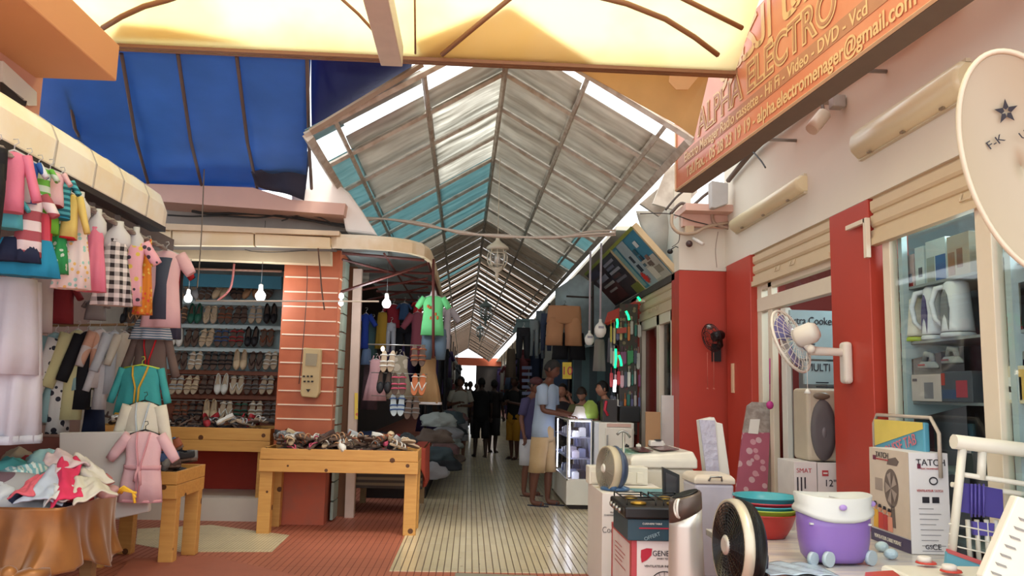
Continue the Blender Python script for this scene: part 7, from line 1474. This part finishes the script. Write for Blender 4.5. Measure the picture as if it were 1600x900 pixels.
for sd, xx in (('left', -.76), ('right', 1.5)):
    for i in range(30):
        Y = 14.2 + i * .95 if sd == 'left' else 13.3 + i * .95
        dist = 'a short way' if Y < 19 else 'halfway' if Y < 28 else 'far'
        far(rnd.choice(['shirt', 'trousers', 'slip']), rnd.randrange(10), (xx + rnd.uniform(-.18, .1) * (1 if sd == 'left' else -1), Y, rnd.uniform(2.35, 2.6)), rnd.uniform(-.6, .6) + (.6 if sd == 'left' else -.6), sd, dist)
        far(rnd.choice(['shirt', 'slip', 'shorts']), rnd.randrange(10), (xx + rnd.uniform(-.25, .0) * (1 if sd == 'left' else -1), Y + .4, rnd.uniform(1.5, 1.75)), rnd.uniform(-.6, .6) + (.6 if sd == 'left' else -.6), sd, dist)
        if i < 14: far(rnd.choice(['shirt', 'trousers']), rnd.choice((0, 1, 7, 9)), ((xx - .45) if sd == 'left' else (xx + .4), Y + .2, rnd.uniform(1.9, 2.3)), rnd.uniform(-.4, .4), sd, dist)
for sd, x in (('left', -.7), ('right', 1.6)):
    mb = MB(); mb.tube([(x, 12.8, 2.66), (x, 44, 2.66)], .014, 6)
    for k in range(9): mb.tube([(x, 13 + k * 3.6, 0), (x, 13 + k * 3.6, 3.3)], .025, 6)
    mesh('stall_rail', mb, m_dark, f'long dark rail on posts carrying garments down the {sd} side', 'rail')
G(686, 703, 520, 640, 12.6, 'trousers', blk, 'long black garment hanging at the alley edge before the white-shirted man', 'garments hanging along the left side', d=.12, wf=1.0)
G(790, 808, 545, 590, 16.0, 'cloth', fab('taupe', '#6a5a4c'), 'taupe cloth with white hem hanging right in the alley', 'garments hanging along the right side', trim=None, hanger=False)
for i, y in enumerate((572, 582, 592, 602, 612)):
    mb = MB(); pxp(mb, [(816, y), (831, y), (831, y + 5), (816, y + 5)], 13.4, .1); mesh('folded_stack', mb, mat('fold_blue', '#59607a', .7), f"{ORD[i]} folded dark blue garment from the top on the shaded right shelf", 'garment', 'folded garments on the right shelf')
# ================================================================ PEOPLE
def skin_mesh(V_, E_, R_, sub=2):
    me = bpy.data.meshes.new('tmp'); me.from_pydata([tuple(v) for v in V_], E_, [])
    o = bpy.data.objects.new('tmp', me); COL.objects.link(o)
    sk = o.modifiers.new('skin', 'SKIN'); sk.use_smooth_shade = True
    if not me.skin_vertices: me.attributes.new  # layer is made by the modifier
    bpy.context.view_layer.objects.active = o
    if not me.skin_vertices: bpy.ops.mesh.customdata_skin_add()
    for i, r in enumerate(R_):
        d = me.skin_vertices[0].data[i]; d.radius = r if isinstance(r, tuple) else (r, r); d.use_root = (i == 0)
    o.modifiers.new('s', 'SUBSURF').levels = sub
    dg = bpy.context.evaluated_depsgraph_get(); m2 = bpy.data.meshes.new_from_object(o.evaluated_get(dg)); bpy.data.objects.remove(o)
    vs = [v.co.copy() for v in m2.vertices]; fs = [tuple(p.vertices) for p in m2.polygons]; bpy.data.meshes.remove(m2); return vs, fs
def person(label, loc, rz, arms, skin, shirt, short, hair, H=1.72, sleeve=.6, short_len=.52, feet=True, lean=0., head_turn=0., head_tilt=0., hair_kind='short', step=.0, cap=None, shirt_hem=.84, upper_only=False, sandal=None, phone=None):
    s = H / 1.72; t = thing('person', label, 'person', None, loc, rz); t.scale = (s, s, s)
    msk = mat('skin' + skin, skin, .55, var=.03); 
    def ln(v): v = Vector(v); k = max(0, v.z - .92); return Vector((v.x, v.y - lean * k, v.z - abs(lean) * k * .12))
    V_ = [(0, 0, .93), ln((0, .01, 1.1)), ln((0, .01, 1.3)), ln((0, 0, 1.42)), ln((0, -.01, 1.5)), ln((0, -.02, 1.56))]; R_ = [(.145, .1), (.13, .09), (.155, .1), (.1, .075), (.052, .052), (.05, .055)]; E_ = [(0, 1), (1, 2), (2, 3), (3, 4), (4, 5)]
    def add(p, par, r): V_.append(Vector(p)); R_.append(r); E_.append((par, len(V_) - 1)); return len(V_) - 1
    AN = []
    for sd in (-1, 1):
        st = step * sd
        h = add((sd * .085, 0, .86), 0, .09); k1 = add((sd * .09, -st * .4, .66), h, .083); k = add((sd * .095, -.015 - st * .6, .48), k1, .055); c_ = add((sd * .095, .015 - st * .8, .34), k, .055); a = add((sd * .095, .03 - st, .09), c_, .034); he = add((sd * .095, .02 - st, .04), a, .035); to = add((sd * .105, -.13 - st, .025), he, (.04, .022)); AN.append((sd * .1, -st))
    HD = []
    for sd, key in ((-1, 'L'), (1, 'R')):
        el, wr = arms[key]; sh = ln((sd * .175, .0, 1.405)); el = ln(el) if el[2] > .92 else Vector(el); wr = Vector(wr)
        a = add(sh, 3, .055); b_ = add(sh.lerp(el, .5), a, .045); c_ = add(el, b_, .037); d = add(el.lerp(wr, .4), c_, .036); e = add(wr, d, .024); dr_ = (wr - el).normalized(); pm = add(wr + dr_ * .06, e, (.036, .018)); HD.append((wr, dr_, sd, sh, el))
    vs, fs = skin_mesh(V_, E_, R_, 2); mb = MB(); mb.add(vs, fs, True)
    hc = ln((0, -.03, 1.64)); Mh = Matrix.Rotation(head_turn, 3, 'Z') @ Matrix.Rotation(head_tilt, 3, 'X')
    rings = []
    for j in range(15):
        th = math.pi * (.02 + .96 * j / 14); rg = []
        for k in range(22):
            ph = 2 * math.pi * k / 22; d = Vector((math.sin(th) * math.sin(ph), -math.sin(th) * math.cos(ph), -math.cos(th)))
            x, y, z = d.x * .074, d.y * .094, d.z * .115
            fr = max(0, -d.y)
            if z < 0: x *= 1 - .28 * (-d.z) ** 1.5; y = y + (.012 * d.z if d.y > 0 else 0)
            y -= fr ** 8 * .022 * math.exp(-((z + .012) / .022) ** 2) * (1 if abs(d.x) < .35 else .0)       # nose
            y += .010 * math.exp(-((z - .014) / .012) ** 2) * math.exp(-((abs(d.x) - .38) / .16) ** 2) * fr      # eye sockets
            y -= .007 * math.exp(-((z + .055) / .01) ** 2) * math.exp(-(d.x / .3) ** 2) * fr                   # lips
            y -= .006 * math.exp(-((z + .092) / .014) ** 2) * math.exp(-(d.x / .3) ** 2) * fr                  # chin
            rg.append(Mh @ Vector((x, y, z)) + hc)
        rings.append(rg)
    mb.ring(rings, True, True)
    for sd in (-1, 1): mb.sphere(Mh @ Vector((sd * .076, .005, -.005)) + hc, (.012, .02, .03), 8, 6)
    for wr, dr_, sd, sh, el in HD:
        side = dr_.cross(Vector((0, 0, 1)) if abs(dr_.z) < .8 else Vector((0, 1, 0))).normalized(); dn = dr_.cross(side).normalized()
        if dn.z > 0: dn = -dn
        pc = wr + dr_ * .075
        for f in range(4):
            b0 = pc + side * (f - 1.5) * .019; L_ = (.062, .074, .07, .054)[f]; mb.tube([b0 - dr_ * .02, b0 + dr_ * L_ * .45, b0 + dr_ * L_ * .8 + dn * .014, b0 + dr_ * L_ * .9 + dn * .036], [.0095, .009, .008, .006], 6)
        b0 = wr + dr_ * .03 + side * .03 * -sd; mb.tube([b0, b0 + dr_ * .03 - side * sd * .018, b0 + dr_ * .055 - side * sd * .012 + dn * .012], [.012, .01, .007], 6)
    mb.build('body', msk, t)
    for sd in (-1, 1):
        mb = MB(); mb.sphere(Mh @ Vector((sd * .029, -.079, .014)) + hc, (.013, .006, .007), 8, 6); mb.build('eye', mat('eye_dark', '#1a1210', .3), t)
    mb = MB(); mb.sphere(Mh @ Vector((0, -.089, -.052)) + hc, (.022, .006, .006), 8, 5); mb.build('mouth', mat('lip', '#7c4038', .5), t)
    mb = MB(); rings = []
    for j in range(9):
        th = math.pi * (.0 + .6 * j / 8) + .02; rg = []
        for k in range(22):
            ph = 2 * math.pi * k / 22; d = Vector((math.sin(th) * math.sin(ph), -math.sin(th) * math.cos(ph), math.cos(th)))
            z = d.z * .125; fr = -d.y
            if fr > .25: z = max(z, .052 + .02 * (fr - .25))
            rg.append(Mh @ Vector((d.x * .083, d.y * .102 + .004, z + .004)) + hc)
        rings.append(rg)
    mb.ring(rings, True, True); mb.build('hair', mat('hair' + hair, hair, .7, var=.15), t)
    if cap: mb = MB(); mb.sphere(Mh @ Vector((0, .0, .06)) + hc, (.09, .11, .075), 16, 8); mb.prism([Mh @ Vector((x, y, .065)) + hc for x, y in ((-.07, -.07), (.07, -.07), (.05, -.18), (-.05, -.18))], (0, 0, .01)); mb.build('cap', mat('cap' + cap, cap, .7), t)
    ms_ = fab('person' + shirt, shirt); mb = MB()
    def ring(z, rx, ry, k=0): q = ln((0, .005, z)); return (q.x, q.y, q.z, rx, ry, 0, .03 * k, 5, z * 7)
    secs = [ring(1.475, .065, .06), ring(1.45, .12, .08), ring(1.42, .175, .1), ring(1.33, .19, .125), ring(1.2, .175, .12, .5), ring(1.05, .172, .122, .7), ring(.95, .178, .128, 1), ring(shirt_hem, .185, .135, 1.4)]
    mb.loft(secs, 28)
    for wr, dr_, sd, sh, el in HD:
        e_ = sh.lerp(el, sleeve) if sleeve <= 1 else el.lerp(wr, sleeve - 1)
        pts = [sh + Vector((-sd * .05, 0, .0)), sh, sh.lerp(el, min(sleeve, 1) * .5), sh.lerp(el, min(sleeve, 1))] + ([e_] if sleeve > 1 else []); mb.tube(pts, [.065, .072, .066, .066] + ([.045] if sleeve > 1 else []), 14)
    mb.build('shirt', ms_, t)
    if not upper_only:
        mh = fab('person' + short, short); mb = MB()
        mb.loft([(0, 0, .99, .162, .118, 0), (0, 0, .9, .178, .13, 0), (0, 0, .8, .175, .13, 0), (0, 0, .76, .16, .11, 0)], 26)
        for sd in (-1, 1):
            st = step * sd; zl = .92 - short_len
            kx = lambda z: -st * min(1, (.86 - z) / .77)
            mb.loft([(sd * .085, kx(.84), .84, .092, .11, 0), (sd * .09, kx(.7), .7, .1, .112, 0, .03, 3, sd), (sd * .097, kx((.7 + zl) / 2), (.7 + zl) / 2, .09 if short_len < .7 else .08, .1 if short_len < .7 else .09, 0, .05, 3, sd), (sd * .1, kx(zl), zl, .095 if short_len < .7 else .07, .1 if short_len < .7 else .08, 0, .06, 4, sd)], 20)
        mb.build('shorts' if short_len < .7 else 'trousers', mh, t)
        if feet:
            for sd in (-1, 1):
                mb = MB(); st = step * sd; mb.ring([[Vector((sd * .103 + x * 1.15, -.05 - st + y * 1.15, z)) for x, y in foot()] for z in (.0, .016)], True, False); mb.tube([(sd * .103 - .04, -.1 - st, .02), (sd * .103, -.1 - st, .06), (sd * .103 + .04, -.1 - st, .02)], .009, 6); mb.build('sandal', mat('sandal' + (sandal or 'dark'), sandal or '#1d1a20', .6), t)
    return t
DN = lambda sx: {'L': ((-.23, .02, 1.14), (-.24, -.06, .9)), 'R': ((.23, .02, 1.14), (.24, -.06, .9))}
g = aZ(857, 795, 0)
# man at the counter: seen from his left side, looking right and down at his hands
person('tall man in light blue tee and beige shorts standing at the lit display case', (g.x - .06, g.y + .25, 0), math.radians(62), {'L': ((-.2, -.05, 1.14), (-.08, -.33, 1.09)), 'R': ((.2, -.04, 1.14), (.12, -.34, 1.09))}, '#5d3626', '#a9bad0', '#c4a67c', '#17110f', H=1.84, sleeve=.75, lean=.1, head_tilt=.42, step=.06, sandal='#2a2c3c', shirt_hem=.82)
g = aZ(833, 783, 0)
person('person in purple top and white shorts half hidden behind the man in light blue', (g.x - .02, g.y + .5, 0), math.radians(50), DN(1), '#6e4433', '#4b4468', '#cfcdd0', '#1a1210', H=1.62, sleeve=.8, lean=.06, head_tilt=.3, cap='#4a1f24', sandal='#4d3226', short_len=.46)
person('boy in dark top holding a hand to his ear behind the counter', (1.42, 12.3, 0), math.radians(-10), {'L': ((-.26, -.12, 1.2), (-.2, -.14, 1.4)), 'R': ((.28, -.14, 1.22), (.13, -.1, 1.5))}, '#a06c54', '#2a2224', '#33302f', '#120e0d', H=1.56, head_turn=-.3, lean=.12)
person('person in olive top bending over the display case with resting hands', (1.75, 12.0, 0), math.radians(-20), {'L': ((-.24, -.22, 1.2), (-.1, -.42, 1.2)), 'R': ((.24, -.22, 1.2), (.02, -.44, 1.18))}, '#a87860', '#6d6a44', '#33302f', '#2a1d14', H=1.55, sleeve=1.5, lean=.55, head_tilt=.7)
person('young clerk in black top with short hair looking left behind the fridge', (1.98, 11.3, 0), math.radians(-75), {'L': ((-.2, -.1, 1.15), (-.1, -.3, 1.1)), 'R': ((.2, -.1, 1.15), (.1, -.3, 1.12))}, '#a9745a', '#17151a', '#2a2830', '#15100e', H=1.60, lean=.15)
g = aZ(716, 718, 0)
person('man in white tee and light grey shorts holding his hands together in the alley', (g.x, g.y, 0), math.radians(8), {'L': ((-.27, .0, 1.14), (-.06, -.2, 1.2)), 'R': ((.27, .0, 1.14), (.02, -.22, 1.14))}, '#6a4534', '#bdbbb0', '#9a9ca5', '#120f0e', H=1.7, head_turn=-.7, sleeve=.7, step=.05)
g = aZ(750, 717, 0)
person('person in black top and dark shorts walking away in the middle of the alley', (g.x, g.y + .4, 0), math.radians(190), DN(1), '#3a261e', '#111217', '#121318', '#0e0c0c', H=1.7, sleeve=.8, step=.12, short_len=.5)
g = aZ(772, 716, 0)
person('person in dark brown top standing close behind the black-clad walker', (g.x, g.y + 1.5, 0), math.radians(160), DN(1), '#3a261e', '#1e1a1c', '#1a1a20', '#0e0c0c', H=1.68, sleeve=.7, step=.08, short_len=.5)
g = aZ(802, 718, 0)
person('man in black tee and mustard yellow shorts in the shade on the right', (g.x, g.y, 0), math.radians(-35), {'L': ((-.27, -.02, 1.14), (-.08, -.2, 1.22)), 'R': ((.27, -.02, 1.14), (.06, -.24, 1.2))}, '#4f3024', '#121214', '#b5801f', '#0f0c0b', H=1.74, sleeve=.75, step=.05)
for i, (x, Y, rz, c1, c2, lb) in enumerate(((-.35, 22, 170, '#2a2030', '#22242c', 'shaded person in plum top deep in the alley, seen past the white-shirted man'), (.0, 25, 10, '#3a2a55', '#1c1c24', 'shaded person in violet top in the middle of the far alley'), (.35, 23.5, 200, '#1c1d22', '#2b2d3a', 'shaded person in black top right of the violet one in the far alley'), (-.15, 31, 180, '#222733', '#2a2a30', 'distant person in slate top near the bright alley exit'), (.25, 33, 0, '#2a2228', '#1d1d24', 'distant person in brown top near the bright alley exit'))):
    person(lb, (x, Y, 0), math.radians(rz), DN(1), '#3a261e', c1, c2, '#0e0c0c', H=1.72 - .03 * (i % 3), sleeve=.8, step=.1, short_len=.8)
# ================================================================ put every thing's origin at its base
bpy.context.view_layer.update()
def leaves(o):
    r = []
    for c in o.children: r.append(c); r += leaves(c)
    return r
for o in list(COL.objects):
    if o.parent or o.type not in ('EMPTY', 'MESH') or o.location.length > 1e-6 or Vector(o.rotation_euler).length > 1e-6: continue
    ms = [x for x in ([o] + leaves(o)) if x.type == 'MESH']
    if not ms or any(x.data.users > 1 for x in ms): continue
    pts = [v.co for x in ms for v in x.data.vertices]
    if not pts: continue
    if any(x.location.length > 1e-6 for x in leaves(o)): continue
    if o.get('kind') == 'structure': continue
    c = Vector(((min(p.x for p in pts) + max(p.x for p in pts)) / 2, (min(p.y for p in pts) + max(p.y for p in pts)) / 2, min(p.z for p in pts)))
    for x in ms: x.data.transform(Matrix.Translation(-c))
    o.location = c
seen = {}
for o in COL.objects:
    if o.parent is None and o.get('label'):
        seen.setdefault(o['label'], []).append(o)
for k, v in seen.items():
    if len(v) > 1 and not all(o.get('group') for o in v): print('DUPLABEL', k, len(v))
    if len(k.split()) > 16 or len(k.split()) < 4: print('LABELLEN', len(k.split()), k)
